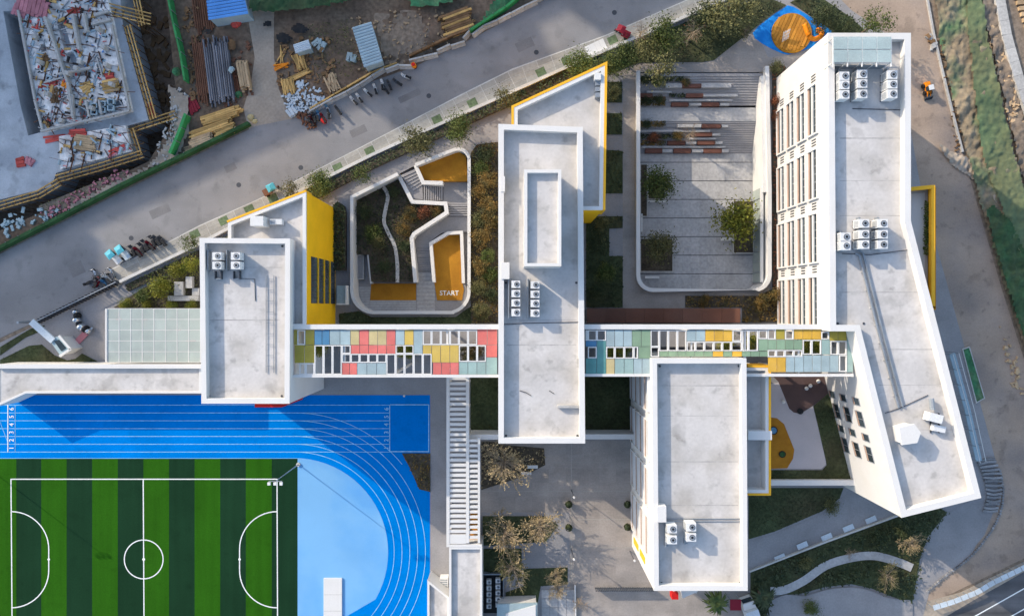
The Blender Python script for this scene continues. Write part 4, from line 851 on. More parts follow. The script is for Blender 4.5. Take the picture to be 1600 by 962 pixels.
for (x, y, lb) in [(1259, 606, 'left of the paired white ball stools on the brown pad'), (1265, 602, 'right of the paired white ball stools on the brown pad'), (1277.5, 595, 'lone white ball stool near the top of the brown pad'), (1223, 627, 'white ball stool on the pale playground pad')]:
    c = at(x, y, ZG); t = thing('ball_stool', (c.x, c.y, ZG), lb, 'stool', 'white ball stools of the playground'); m_ = MB(); m_.dome((c.x, c.y, ZG + .25), .3, .3, 14, 5); m_.sm = True; m_.build('seat', M['white'], t); MB().cyl(c, .2, ZG + .02, ZG + .25, 12, .3).build('base', M['white_trim'], t)
pb = struct('blue_play_floor', MB().sheet(smooth(pts([(1176, 52), (1200, 30), (1225, 13), (1240, 11), (1296, 46), (1302, 56), (1280, 70), (1240, 84), (1222, 84), (1190, 68)]), 2, True), .02), M['play_blue'])
dk = thing('round_play_deck', at(1236, 53), 'round orange timber play deck on the blue playground floor', 'play deck')
c = at(1236, 53); rr_ = 3.1
MB().cyl(c, rr_, .02, .3, 40).build('rim', M['ochre'], dk)
for k in range(11):
    y = -2.55 + k * .5; w = math.sqrt(max(.1, 2.85 ** 2 - y * y)); m_ = MB(); m_.box(-w, w, y, y + .44, .302, .36 + R.uniform(0, .05)); m_.move(c.x, c.y, 0, 1.15); m_.build('board', M['play_wood'], dk)
sl = thing('curled_slide', at(1278, 52), 'bright orange curled slide tube beside the round deck', 'slide')
m_ = MB(); m_.tube(smooth([at(1257, 38, 1.6), at(1262, 52, 1.4), at(1268, 60, 1.0), at(1275, 61, .8), at(1283, 56, .6), at(1283, 48, .45), at(1276, 48, .35)], 5), .34, .42, 10); m_.sm = True; m_.build('tube', M['orange'], sl)
for p in (at(1262, 52), at(1275, 61)): MB().cyl(p, .07, 0, 1.0, 8).build('post', M['steel'], sl)
nt_ = thing('rope_frame', at(1226, 57), 'pale slanted rope climbing frame standing on the round deck', 'climbing frame')
for k in range(5): MB().tube([at(1222 + k * 2.2, 66 - k * 1.2, .4), at(1225 + k * 2.4, 50 - k * 1.2, 1.5)], .05).build('rope', M['white_trim'], nt_)
for k in range(3): MB().tube([at(1223 + k, 62 - k * 5, .7 + k * .35), at(1233 + k, 57 - k * 5, .7 + k * .35)], .05).build('rope', M['white_trim'], nt_)
# ------------------------------------------------------------------ timber strip north of the second canopy, under-canopy planters
wd = thing('corten_strip', at(1035, 492), 'long red brown metal roof strip north of the green panelled canopy', 'low roof')
for k in range(8):
    a, b = at(917 + k * 30, 504, 3.2), at(917 + (k + 1) * 30, 481.5, 3.2); MB().box(a.x, b.x - .03, a.y, b.y, 3.05, 3.2 + R.uniform(0, .015)).build('sheet', M['corten'], wd)
a, b = at(918, 503, 3.0), at(1156, 483, 3.0); MB().box(a.x, b.x, a.y, b.y, -.03, 3.049).build('wall', M['paving'], wd)
# ------------------------------------------------------------------ straight path, winding path and forecourt to the south east
struct('straight_path', MB().sheet(pts([(1168, 846), (1215, 832), (1290, 800), (1322, 772), (1345, 768), (1400, 803), (1172, 889), (1168, 889)]), .03), M['paving'])
kp = thing('path_edge_wall', at(1280, 846), 'thin white edge wall along the straight path', 'wall'); MB().strip(pts([(1170, 891), (1285, 846), (1400, 804)]), .22, .5, -.02).build('wall_body', M['kerb'], kp)
for i, (x, y) in enumerate([(1218, 870), (1253, 851), (1291, 838), (1325, 824), (1360, 811)]):
    c = at(x, y); t = thing('pale_bench_slab', (c.x, c.y, 0), ordn(i) + ' pale slab bench from the left along the straight path', 'bench', 'slab benches along the straight path')
    MB().box(-.85, .85, -.42, .42, .12, .2).move(c.x, c.y, 0, .4).build('seat', M['pale_panel'], t)
    for s in (-.6, .6): MB().box(s - .1, s + .1, -.3, .3, .02, .12).move(c.x, c.y, 0, .4).build('leg', M['concrete'], t)
wpth = smooth(pts([(1203, 922), (1225, 920), (1255, 906), (1290, 882), (1330, 870), (1365, 867), (1400, 876), (1424, 886)]), 5)
struct('winding_garden_path', MB().strip(wpth, 1.3, .22), M['court_slab'])
struct('corner_plaza', MB().sheet(smooth(pts([(1205, 935), (1255, 930), (1290, 920), (1330, 916), (1362, 922), (1385, 932), (1410, 936), (1425, 945), (1400, 1030), (1205, 1030)]), 2, True), .19), M['paving'])
struct('mound_apron', MB().sheet(pts([(1462, 812), (1500, 790), (1545, 768), (1560, 740), (1556, 790), (1538, 835), (1505, 875), (1478, 897), (1450, 922), (1438, 900), (1440, 870), (1452, 840)]), .03), M['paving'])
for i in range(15):
    f = i / 14; p = smooth(pts([(1526, 722), (1535, 745), (1540, 775), (1533, 800)]), 5); q = smooth(pts([(1553, 716), (1564, 745), (1562, 775), (1556, 800)]), 5)
    a, b = p[i], q[i]; mid = (a + b) / 2 + Vector((0, R.uniform(-.3, .3)))
    st_ = MB().strip([a, mid, b], .34, .3 + R.uniform(0, .1), -.02).build('stone', M['stone'], own=(mid.x, mid.y, 0))
    tag(st_, ordn(i) + ' rough stone strip from the top of the fan beside the east block corner', 'stone', 'fanned stone strips by the east block')
gf = thing('glass_boundary_fence', at(1530, 915), 'pale glass panel fence along the main road at the lower right', 'fence')
fpth = pts([(1450, 943), (1480, 934), (1520, 918), (1540, 905), (1565, 893), (1600, 876), (1640, 860)])
for (a, da), (b, db) in zip(along(fpth, 1.15), along(fpth, 1.15)[1:]):
    MB().bar((a.x, a.y, 1.35), (b.x - da.x * .1, b.y - da.y * .1, 1.35), .78, .05).build('panel', M['pale_panel'], gf); MB().bar((a.x, a.y, 0), (a.x, a.y, 1.35), .1, .1).build('post', M['steel'], gf)
ef = thing('stone_edging', at(1520, 860), 'curved row of small dark edging stones around the corner forecourt', 'edging')
for (a, d) in along(smooth(pts([(1562, 735), (1567, 770), (1560, 805), (1540, 840), (1512, 872), (1475, 900), (1447, 925)]), 5), .42): MB().box(-.14, .14, -.16, .16, -.03, .14 + R.uniform(0, .15)).move(a.x, a.y, 0, R.uniform(0, 3)).build('stone', M['stone'], ef)
# ------------------------------------------------------------------ roof condensers: one built, the rest copied part by part
def ac_proto():
    P = {}
    m_ = MB(); m_.box(-.6, .6, -.5, .5, .3, 1.75); P['casing'] = m_.mesh('casing', M['ac_case'])
    m_ = MB(); m_.cyl((0.12, 0), .36, 1.751, 1.80, 20); P['fan_ring'] = m_.mesh('fan_ring', M['dark_steel'])
    m_ = MB(); m_.disc((0.12, 0), .30, 1.815, 20, .16); P['fan_guard'] = m_.mesh('fan_guard', M['steel'])
    m_ = MB(); m_.cyl((0.12, 0), .13, 1.80, 1.84, 12); P['hub'] = m_.mesh('hub', M['black'])
    m_ = MB()
    for k in range(7): m_.box(-.62, -.601, -.42 + k * .12, -.36 + k * .12, .5, 1.6)
    P['coil_grille'] = m_.mesh('coil_grille', M['steel'])
    m_ = MB(); m_.box(-.55, .55, -.45, -.35, 0, .3); m_.box(-.55, .55, .35, .45, 0, .3); P['stand'] = m_.mesh('stand', M['dark_steel'])
    return P
AC = ac_proto()
def ac(px, py, zroof, label, group, sc=1.0, rz=0.0):
    p = at(px, py, zroof + 1.7 * sc); t = thing('air_conditioner', (p.x, p.y, zroof), label, 'air conditioner', group)
    t.rotation_euler = (0, 0, rz); t.scale = (sc, sc, sc)
    ring = None
    for k, me in AC.items():
        o = link_part(k, me, ring if k in ('fan_guard', 'hub') else t)
        if k == 'fan_ring': ring = o
def ac_bank(cols, zroof, where, group, sc=1.0, names=None):
    for ci, (x, ys) in enumerate(cols):
        cn = (names or ['left', 'middle', 'right'])[ci]
        for ri, y in enumerate(ys):
            rn = {1: ['only'], 2: ['upper', 'lower'], 3: ['top', 'middle', 'bottom'], 4: ['top', 'second', 'third', 'bottom'], 5: ['top', 'second', 'third', 'fourth', 'bottom']}[len(ys)][ri]
            ac(x, y, zroof, '%s condenser of the %s column %s' % (rn, cn, where), group, sc)
        if sc > .9:   # rack and pipe along the bank
            a, b = at(x - 12, ys[-1] + 9, zroof + .2), at(x - 10, ys[0] - 9, zroof + .2)
            t = thing('pipe_rack', (a.x, a.y, zroof), 'grey pipe rack of the %s condenser column %s' % (cn, where), 'pipe rack')
            MB().box(a.x, a.x + .12, a.y, b.y, zroof + .02, zroof + .8).build('rail', M['steel'], t); MB().box(a.x + .13, a.x + .5, b.y - .12, b.y, zroof + .3, zroof + .42).build('pipe', M['steel'], t)
            MB().box(a.x + .13, a.x + .5, a.y, a.y + .12, zroof + .3, zroof + .42).build('pipe', M['steel'], t)
ac_bank([(1319, (119, 133, 148)), (1347, (116, 131, 147)), (1394, (117, 132, 147))], 16.4, 'at the north end of the east roof', 'condensers on the north end of the east roof', 1.08)
ac_bank([(1321, (370, 384)), (1350, (349, 366, 382)), (1379, (349, 366, 382))], 16.4, 'half way down the east roof', 'condensers half way down the east roof', 1.08)
ac_bank([(806, (444, 458.5, 473, 488)), (836, (445, 459.5, 474, 489))], 15.4, 'on the centre roof below the stair box', 'condensers on the centre roof', .95, ['left', 'right'])
ac_bank([(339, (400, 414.5)), (368, (400, 414.5))], 15.4, 'on the west block roof', 'condensers on the west roof', .98, ['left', 'right'])
ac_bank([(1050, (826, 843)), (1080, (823, 839))], 15.4, 'on the south block roof', 'condensers on the south roof', 1.05, ['left', 'right'])
for (x, y) in ((340, 430), (369, 430)):
    c = at(x, y, 16); t = thing('condenser_stand', (c.x, c.y, 15.4), 'empty grey stand below the %s condenser column on the west roof' % ('left' if x < 350 else 'right'), 'stand')
    for d in (-.4, .4): MB().box(c.x + d - .05, c.x + d + .05, c.y - .5, c.y + .6, 15.42, 15.9).build('rail', M['dark_steel'], t)
    MB().box(c.x - .34, c.x + .34, c.y - .5, c.y - .4, 15.42, 15.85).build('rail', M['steel'], t)
for (x, y) in ((455, 0),): pass
c = at(430, 346, 15.5); t = thing('roof_unit', (c.x, c.y, 14.15), 'small white rooftop unit on the west wing roof', 'roof unit'); MB().box(c.x - .8, c.x + .8, c.y - .35, c.y + .35, 14.3, 15.3).build('casing', M['ac_case'], t); MB().box(c.x - .7, c.x - .1, c.y - .25, c.y + .25, 15.301, 15.34).build('grille', M['steel'], t)
t = thing('roof_rack', at(934, 132, 13.5), 'blue grey equipment rack in the corner of the centre wing roof', 'equipment rack')
for k in range(4): a = at(930, 122 + k * 9, 14.2); MB().box(a.x, a.x + .75, a.y - .3, a.y + .3, 13.47, 14.4).build('unit', M['steel'], t)
p, q = at(925, 124, 15), at(945, 103, 15); MB().box(p.x + .35, q.x - .5, p.y, q.y - .9, 13.46, 14.9).build('hatch', M['white'], t)
# condensers standing on the ground by the low wing
t = thing('condenser_plinth', at(772, 925), 'black gravel plinth under the ground condensers beside the low wing', 'plinth'); a, b = at(755, 957, .15), at(787, 896, .15); MB().box(a.x, b.x, a.y, b.y, -.03, .15).build('slab', M['black'], t)
for (a0, b0, a1, b1) in ((755, 895, 787, 896.5), (786, 896.5, 787, 957)): a, b = at(a0, b1, .5), at(a1, b0, .5); MB().box(a.x, b.x, a.y, b.y, .151, .8).build('rail', M['steel'], t)
ac_bank([(764, (909, 918.5, 928, 937.5, 947)), (778, (907, 916.5, 926, 935.5, 945))], .15, 'on the ground beside the low wing', 'ground condensers beside the low wing', .6, ['left', 'right'])
# ------------------------------------------------------------------ floodlight masts
def mast(px, py, h, label):
    c = at(px, py); t = thing('floodlight_mast', (c.x, c.y, 0), label, 'floodlight', 'floodlight masts of the sports ground')
    MB().tube([(c.x, c.y, 0), (c.x, c.y, h)], .09, .05, 8).build('pole', M['steel'], t); MB().cyl(c, .32, 0, .25, 12).build('base', M['concrete'], t)
    MB().box(c.x - .95, c.x + .95, c.y - .04, c.y + .04, h - .08, h).build('crossarm', M['steel'], t)
    for dx in (-.85, 0, .85):
        l = MB().box(c.x + dx - .2, c.x + dx + .2, c.y - .5, c.y - .1, h - .02, h + .22).build('lamp', M['ac_case'], t)
        MB().box(c.x + dx - .16, c.x + dx + .16, c.y - .45, c.y - .15, h - .06, h - .021).build('lens', M['glass'], l)
mast(466.5, 725, 10.4, 'white floodlight mast with three lamps at the pitch corner'); mast(-30, 722, 10.4, 'white floodlight mast beyond the left edge of the pitch')
t = thing('bollard_light', at(633, 617), 'small white post light on the forecourt above the track', 'post light'); c = at(633, 617); MB().cyl(c, .06, 0, 1.0, 8).build('post', M['white_trim'], t); MB().cyl(c, .16, 1.0, 1.12, 10).build('lamp', M['white'], t)
# long jump board on the infield
t = thing('jump_mat', at(520, 940), 'long white mat lying on the pale blue infield', 'mat'); a, b = at(505.5, 1005, .3), at(534, 903, .3); MB().box(a.x, b.x, a.y, b.y, .03, .28).build('mat_body', M['white'], t)
for k in range(1, 4): y = a.y + (b.y - a.y) * k / 4; MB().box(a.x + .05, b.x - .05, y - .03, y + .03, .281, .29).build('seam', M['concrete'], t)
# red plinth at the foot of the west block
t = thing('red_plinth', at(432, 622), 'red plinth strip at the foot of the west block beside the track', 'plinth'); MB().prism(pts([(398, 606), (478, 606), (472, 624), (440, 636), (398, 636)], .3), -.02, .3).build('plinth_body', M['red'], t)
# ------------------------------------------------------------------ two wheelers
def scoot_proto(body, seat):
    P = []
    for x in (-.62, .62):
        m_ = MB(); m_.tube([(x, -.06, .24), (x, .06, .24)], .24, k=14); P.append(('wheel', m_.mesh('wheel', M['rubber'])))
    m_ = MB(); m_.add([(-.85, -.14, .45), (-.2, -.2, .28), (.25, -.2, .26), (.25, .2, .26), (-.2, .2, .28), (-.85, .14, .45), (-.8, -.15, .72), (-.15, -.2, .66), (-.1, .2, .66), (-.8, .15, .72)],
                      [(0, 1, 7, 6), (9, 8, 4, 5), (0, 6, 9, 5), (1, 2, 7), (3, 4, 8), (7, 2, 3, 8), (6, 7, 8, 9), (5, 4, 3, 2, 1, 0)]); P.append(('body', m_.mesh('body', body)))
    m_ = MB(); m_.add([(.3, -.2, .3), (.3, .2, .3), (.62, .16, .9), (.62, -.16, .9), (.42, -.2, .3), (.42, .2, .3), (.7, .16, .88), (.7, -.16, .88)], [(0, 1, 2, 3), (4, 7, 6, 5), (0, 3, 7, 4), (1, 5, 6, 2), (3, 2, 6, 7)]); P.append(('leg_shield', m_.mesh('leg_shield', body)))
    m_ = MB(); m_.prism([(-.8, -.15), (-.1, -.17), (-.05, 0), (-.1, .17), (-.8, .15)], .721, .82); P.append(('seat', m_.mesh('seat', seat)))
    m_ = MB(); m_.tube([(.55, -.36, 1.02), (.62, 0, 1.0), (.55, .36, 1.02)], .035); m_.tube([(.62, 0, .3), (.62, 0, 1.0)], .04); P.append(('handlebar', m_.mesh('handlebar', M['dark_steel'])))
    m_ = MB(); m_.box(-1.0, -.78, -.18, .18, .75, 1.0); P.append(('top_box', m_.mesh('top_box', seat)))
    return P
SCO = {k: scoot_proto(M[a], M[b]) for k, a, b in (('dark', 'dark_steel', 'black'), ('red', 'dark_red', 'black'), ('white', 'ac_case', 'black'), ('blue', 'p_blue', 'black'), ('silver', 'chrome', 'dark_steel'))}
def scooter(px, py, rz, kind, label, group, sc=1.0):
    c = at(px, py); t = thing('scooter', (c.x, c.y, 0), label, 'scooter', group); t.rotation_euler = (0, 0, rz); t.scale = (sc, sc, sc)
    for n, me in SCO[kind]: link_part(n, me, t)
G1 = 'scooters parked along the street pavement'
for i, (x, y, k) in enumerate([(210, 391, 'dark'), (218, 393, 'red'), (224, 387, 'dark'), (230, 382, 'dark'), (237, 383, 'red'), (241, 376, 'dark'), (248, 375, 'dark'), (256, 376, 'dark')]):
    scooter(x, y, 2.25 + R.uniform(-.15, .15), k, '%s %s scooter from the left in the row of eight on the street' % (ordn(i), 'dark red' if k == 'red' else 'black'), G1, 1.15)
for i, (x, y, k, rz, lb) in enumerate([(146, 440, 'dark', .5, 'black scooter at the left end of the jumble by the gate fence'), (151, 429, 'silver', 1.9, 'silver scooter at the top of the jumble by the gate fence'), (156, 440, 'red', 1.2, 'dark red scooter in the middle of the jumble by the gate fence'),
                                   (163, 431, 'white', .4, 'white scooter lying across the top of the jumble by the gate fence'), (166, 443, 'blue', 2.2, 'blue scooter at the bottom of the jumble by the gate fence'), (171, 435, 'white', 2.4, 'white scooter right of centre in the jumble by the gate fence'), (177, 426, 'silver', 2.1, 'silver scooter at the right end of the jumble by the gate fence')]):
    scooter(x, y, rz, k, lb, 'scooters jumbled by the gate fence', 1.1)
for (x, y, rz, k, lb) in [(484, 183, 1.8, 'dark', 'leftmost black scooter at the lower end of the concrete barriers'), (488, 190, 2.0, 'red', 'dark red scooter just below the leftmost black one at the barriers'), (492, 184, 1.9, 'dark', 'second black scooter from the lower end of the barriers'), (498, 181, 1.7, 'blue', 'blue scooter near the lower end of the barriers'),
                          (506, 185, 2.1, 'red', 'bright red backed scooter standing out from the barriers'), (515, 178, 1.75, 'white', 'white scooter beside the red one at the barriers'), (513, 172, 2.0, 'blue', 'blue scooter tight against the barriers above the white one'), (529, 173, 2.2, 'dark', 'lone dark scooter between the lower and middle barrier groups'),
                          (553, 158, 2.3, 'white', 'leftmost white scooter of the middle barrier group'), (562, 154, 2.2, 'white', 'second white scooter of the middle barrier group'), (575, 146, 2.4, 'white', 'white scooter below the middle of the barrier line'), (587, 140, 1.9, 'white', 'white scooter with a long tail next to the middle barriers'), (598, 133, 1.75, 'white', 'white scooter close to the upper barriers'),
                          (603, 141, 2.2, 'dark', 'black scooter below the white one at the upper barriers'), (609, 134, 2.0, 'dark', 'black scooter right of the white one at the upper barriers'), (621, 130, 2.5, 'dark', 'dark scooter parked apart at the upper barriers'), (634, 121, 2.7, 'white', 'white scooter highest up the barrier line')]:
    scooter(x, y, rz, k, lb, 'scooters parked along the concrete barriers', 1.05)
# cargo tricycles with roofs
def trike(px, py, rz, m, label, name='cargo_tricycle'):
    c = at(px, py); t = thing(name, (c.x, c.y, 0), label, 'tricycle'); t.rotation_euler = (0, 0, rz); Q = Vector((0, 0, 0))
    def part(n, mb, mm): link_part(n, mb.mesh(n, M[mm]), t)
    part('cargo_bed', MB().box(-1.2, .1, -.5, .5, .45, .9), m); part('cab_roof', MB().add([(-.2, -.6, 1.7), (1.1, -.55, 1.65), (1.1, .55, 1.65), (-.2, .6, 1.7), (.4, -.3, 1.85), (.4, .3, 1.85)], [(0, 1, 4), (1, 2, 5, 4), (2, 3, 5), (3, 0, 4, 5), (3, 2, 1, 0)]), 'teal_tarp' if m != 'dark_red' else 'dark_red')
    part('seat', MB().box(.15, .6, -.35, .35, .6, .85), 'black'); part('handlebar', MB().tube([(.95, -.35, 1.05), (1.0, 0, 1.05), (.95, .35, 1.05)], .035), 'dark_steel'); part('windscreen', MB().box(1.08, 1.12, -.45, .45, .8, 1.6), 'sky_glass')
    for (x, y) in ((-.8, -.55), (-.8, .55), (1.1, 0)): part('wheel', MB().tube([(x, y - .06, .28), (x, y + .06, .28)], .28, k=14), 'rubber')
    for (x, y) in ((-.1, -.5), (-.1, .5)): part('roof_post', MB().box(x - .03, x + .03, y - .03, y + .03, .9, 1.7), 'steel')
    part('mudguard', MB().box(.85, 1.35, -.1, .1, .57, .62), m)
trike(184, 402, 2.3, 'ac_case', 'white cargo tricycle with a teal roof, leftmost by the pavement'); trike(198, 395, 2.2, 'pale_panel', 'pale cargo tricycle with a blue roof, next to the black scooters')
trike(972, 54, 2.7, 'dark_red', 'dark red cargo tricycle parked on the pavement near the white sheet'); trike(425, 298, .5, 'rust', 'rusty brown cargo tricycle parked on the street above the west wing')
c = at(932, 77); t = thing('white_groundsheet', (c.x, c.y, .12), 'bright white sheet laid on the pavement near the centre block', 'groundsheet')
for k in range(4): MB().box(-1.6 + k * .8, -.82 + k * .8, -1.05, 1.05, .128, .15).move(c.x, c.y, 0, .44).build('board', M['white'], t)
# ------------------------------------------------------------------ concrete barriers along the building site
def barrier_mesh():
    m_ = MB(); pr_ = [(-.32, 0), (.32, 0), (.30, .12), (.14, .38), (.10, .85), (-.10, .85), (-.14, .38), (-.30, .12)]; L_ = 1.12
    vs = [(-L_, y, z) for y, z in pr_] + [(L_, y, z) for y, z in pr_]; n = 8
    m_.add(vs, [(i, (i + 1) % n, n + (i + 1) % n, n + i)[::-1] for i in range(n)] + [tuple(range(n)), tuple(range(n, 2 * n))[::-1]]); return m_.mesh('concrete_barrier', M['concrete'])
BM = barrier_mesh()
chains = [('lower', [(482, 178), (507, 164), (530, 152), (560, 136), (583, 121), (606, 111), (622, 105), (645, 105)]), ('middle', [(640, 97), (668, 90), (686, 81), (710, 73), (723, 64), (733, 52)]), ('upper', [(738, 57), (756, 44), (776, 35), (800, 23), (820, 13), (845, -2), (870, -14)])]
for nm, ch in chains:
    for i, (p, d) in enumerate(along(pts(ch), 2.3)):
        o = bpy.data.objects.new('concrete_barrier', BM); COL.objects.link(o); q = p + d * 1.15; o.location = (q.x, q.y, 0); o.rotation_euler = (0, 0, math.atan2(d.y, d.x) + R.uniform(-.04, .04)); o.scale = (1, 1.25, 1)
        tag(o, '%s concrete barrier from the left in the %s stretch beside the street' % (ordn(i), nm), 'barrier', 'concrete barriers beside the street')
c = at(647, 104); t = thing('traffic_drum', (c.x, c.y, 0), 'orange traffic drum at the gap in the concrete barriers', 'traffic drum'); MB().cyl(c, .42, 0, .9, 16, .36).build('drum', M['orange'], t); MB().cyl(c, .5, 0, .08, 16).build('base', M['rubber'], t); MB().cyl(c, .3, .901, .98, 12, .2).build('lid', M['red'], t)
c = at(507, 190); t = thing('traffic_drum', (c.x, c.y, 0), 'red round drum among the scooters at the lower barriers', 'traffic drum'); MB().cyl(c, .4, 0, .7, 16, .4).build('drum', M['red'], t); MB().cyl(c, .42, .701, .76, 16).build('lid', M['red'], t)
# ------------------------------------------------------------------ gatehouse, gate and sculpture
g = thing('gatehouse', at(95, 541), 'small slanted white and blue gatehouse at the left gate', 'gatehouse')
gp_ = pts([(76, 530), (94, 524), (112, 545), (95, 556)], 3.0)
MB().prism(inset(gp_, .15), -.02, 2.8).build('wall', M['white'], g); MB().prism(gp_, 2.81, 3.0).build('roof', M['p_sky'], g); MB().prism(inset(gp_, .55), 3.001, 3.1).build('skylight', M['glass'], g)
MB().strip([gp_[1], gp_[2]], .35, 3.35, 3.002).build('parapet', M['white'], g); MB().strip([gp_[2], gp_[3]], .35, 3.35, 3.002).build('parapet', M['white'], g)
MB().bar(at(50, 502, 3.1), at(84, 532, 3.0), 1.0, .25).build('gate_beam', M['pale_panel'], g); c = at(50, 503); MB().cyl(c, .2, 0, 3.1, 8).build('post', M['steel'], g)
MB().bar(at(108, 548, .02), at(138, 516, .02), .95, .12).build('ramp', M['pink_board'], g)
fc = thing('sliding_gate', at(150, 460), 'dark folding gate across the left campus entrance', 'gate')
for (a, d) in along(pts([(62, 503), (188, 441)]), .55):
    MB().bar((a.x - .35 * d.y, a.y + .35 * d.x, .1), (a.x + .35 * d.y + .4 * d.x, a.y - .35 * d.x + .4 * d.y, .1), .09, 1.1).build('lattice', M['dark_steel'], fc)
MB().strip(pts([(62, 503), (188, 441)]), .12, 1.3, 1.21).build('top_rail', M['steel'], fc)
sc_ = thing('chrome_sculpture', at(130, 503), 'chain of shiny chrome shapes standing in the gate forecourt', 'sculpture')
for i, (x, y, r) in enumerate([(121, 487, .45), (124, 493, .55), (123, 500, .6), (127, 507, .5), (131, 511, .7), (137, 514, .6), (141, 517, .5)]):
    c = at(x, y); m_ = MB(); m_.dome((c.x, c.y, .3), r, r * 1.6, 12, 5); m_.cyl(c, r * .5, .04, .31, 12, r); m_.sm = True; m_.build('figure', M['chrome' if i % 2 == 0 else 'black'], sc_)
MB().sheet(pts([(116, 483), (126, 483), (147, 514), (143, 521), (120, 505)]), .03).build('plinth', M['paving'], sc_)
MB().tube([at(137, 519, .1), at(145, 511, .4)], .3, .2, 8).build('figure', M['chrome'], sc_)
# ------------------------------------------------------------------ loader on the site road
t = thing('wheel_loader', at(1446, 141), 'small orange wheel loader parked on the site road', 'loader'); c = at(1446, 141); rz = -1.35
def lp(n, mb, m):
    mb.v = [v * .62 for v in mb.v]; mb.move(c.x, c.y, 0, rz).build(n, M[m], t)
for (x, y) in ((-.9, -.75), (-.9, .75), (.9, -.75), (.9, .75)): lp('wheel', MB().tube([(x, y - .2, .55), (x, y + .2, .55)], .55, k=14), 'rubber')
lp('chassis', MB().box(-1.7, 1.2, -.5, .5, .5, 1.1), 'orange'); lp('engine_hood', MB().box(-1.7, -.5, -.55, .55, 1.101, 1.6), 'orange'); lp('cab', MB().box(-.49, .6, -.55, .55, 1.101, 2.4), 'glass'); lp('cab_roof', MB().box(-.55, .68, -.62, .62, 2.401, 2.5), 'ac_case')
for y in (-.4, .4): lp('lift_arm', MB().bar((.6, y, 1.3), (2.0, y, .6), .14, .2), 'orange')
lp('bucket', MB().add([(1.9, -.95, .2), (2.6, -.95, .05), (2.6, .95, .05), (1.9, .95, .2), (1.9, -.95, .95), (1.9, .95, .95), (2.2, -.95, .95), (2.2, .95, .95)], [(0, 1, 2, 3), (0, 3, 5, 4), (0, 4, 6, 1), (3, 2, 7, 5), (4, 5, 7, 6)]), 'dark_steel')
c = at(1455, 66); t = thing('rubble_heap', (c.x, c.y, 0), 'small heap of rubble beside the edging of the site road', 'rubble')
for k in range(14): a = R.uniform(0, 6.28); r = R.uniform(0, .9); s = R.uniform(.15, .4); MB().box(-s, s, -s * .7, s * .7, 0, s).move(c.x + r * math.cos(a), c.y + 1.3 * r * math.sin(a), 0, a).build('lump', M['concrete' if k % 3 else 'timber_dark'], t)
# green hedge trough and odd items right of the east block
gp2 = pts([(1503, 545), (1515, 541), (1539, 622), (1525, 630)], .1); t = thing('grass_strip', at(1522, 600), 'narrow green grass strip between the east block and the site road', 'grass strip')
MB().ring(gp2, inset(gp2, .15), -.04, .16).build('kerb', M['concrete'], t); MB().sheet(inset(gp2, .14), .1).build('turf', M['net_bright'], t)
t = thing('scaffold_gangway', at(1500, 610), 'long narrow steel gangway along the east side of the east block', 'gangway')
gpa = pts([(1488, 552), (1512, 640), (1530, 720)], 2.2); MB().strip(gpa, .9, 2.2, 2.05).build('deck', M['grey_sheet'], t)
for s in (-.45, .45): MB().strip(offset_line(gpa, s), .07, 3.1, 3.02).build('handrail', M['white_trim'], t)
for (a, d) in along(gpa, 2.4):
    for s in (-.45, .45): MB().box(a.x - s * d.y - .04, a.x - s * d.y + .04, a.y + s * d.x - .04, a.y + s * d.x + .04, -.02, 3.02).build('post', M['steel'], t)
t = thing('picket_fence', at(975, 915), 'row of dark pickets across the plaza left of the south block', 'fence')
for k in range(33):
    a = at(930 + k * 2.75, 917); MB().box(a.x - .05, a.x + .05, a.y - .05, a.y + .05, -.02, 1.5).build('picket', M['dark_steel'], t)
for z in (.4, 1.3): a, b = at(929, 917), at(1020, 917); MB().box(a.x, b.x, a.y - .03, a.y + .03, z, z + .06).build('rail', M['dark_steel'], t)
# south edge of the frame
rb = thing('red_sign_box', at(1056, 915), 'small bright red box sign under the south wall', 'sign'); a, b = at(1050, 936, 9), at(1060, 926, 9); MB().box(a.x, b.x, a.y, b.y, 7.6, 9).build('box', M['red'], rb); MB().box(a.x + .3, b.x - .3, b.y, at(0, 921, 9).y, 8.2, 8.4).build('bracket', M['white'], rb)
aw = thing('entrance_awning', at(1075, 900), 'white wedge shaped awning on the south wall of the south block', 'awning')
MB().prism(pts([(1062, 905), (1090, 905), (1090, 924), (1066, 934)], 7.0), 6.6, 7.0).build('slab', M['white'], aw)
for (x, y) in ((1068, 930), (1086, 923)): c = at(x, y, 6); MB().cyl(c, .08, 0, 6.6, 8).build('post', M['white'], aw)
vn = thing('delivery_truck', at(1168, 950), 'white box truck with a dark red flank at the bottom edge', 'truck'); c = at(1168, 950); rz = 1.9
def vp(n, mb, m): mb.move(c.x, c.y, 0, rz).build(n, M[m], vn)
vp('cargo_box', MB().box(-3.2, .8, -1.0, 1.0, .7, 2.7), 'pale_panel'); vp('cab', MB().add([(.85, -.95, .5), (2.3, -.95, .5), (2.3, .95, .5), (.85, .95, .5), (.85, -.95, 2.1), (1.9, -.9, 2.1), (1.9, .9, 2.1), (.85, .95, 2.1)], [(3, 2, 1, 0), (4, 5, 6, 7), (0, 1, 5, 4), (1, 2, 6, 5), (2, 3, 7, 6), (3, 0, 4, 7)]), 'white')
vp('windscreen', MB().add([(2.25, -.8, 1.2), (2.25, .8, 1.2), (1.98, .78, 2.0), (1.98, -.78, 2.0)], [(0, 1, 2, 3)]), 'glass')
for (x, y) in ((-2.2, -.95), (-2.2, .95), (1.5, -.92), (1.5, .92)): vp('wheel', MB().tube([(x, y - .14, .42), (x, y + .14, .42)], .42, k=14), 'rubber')
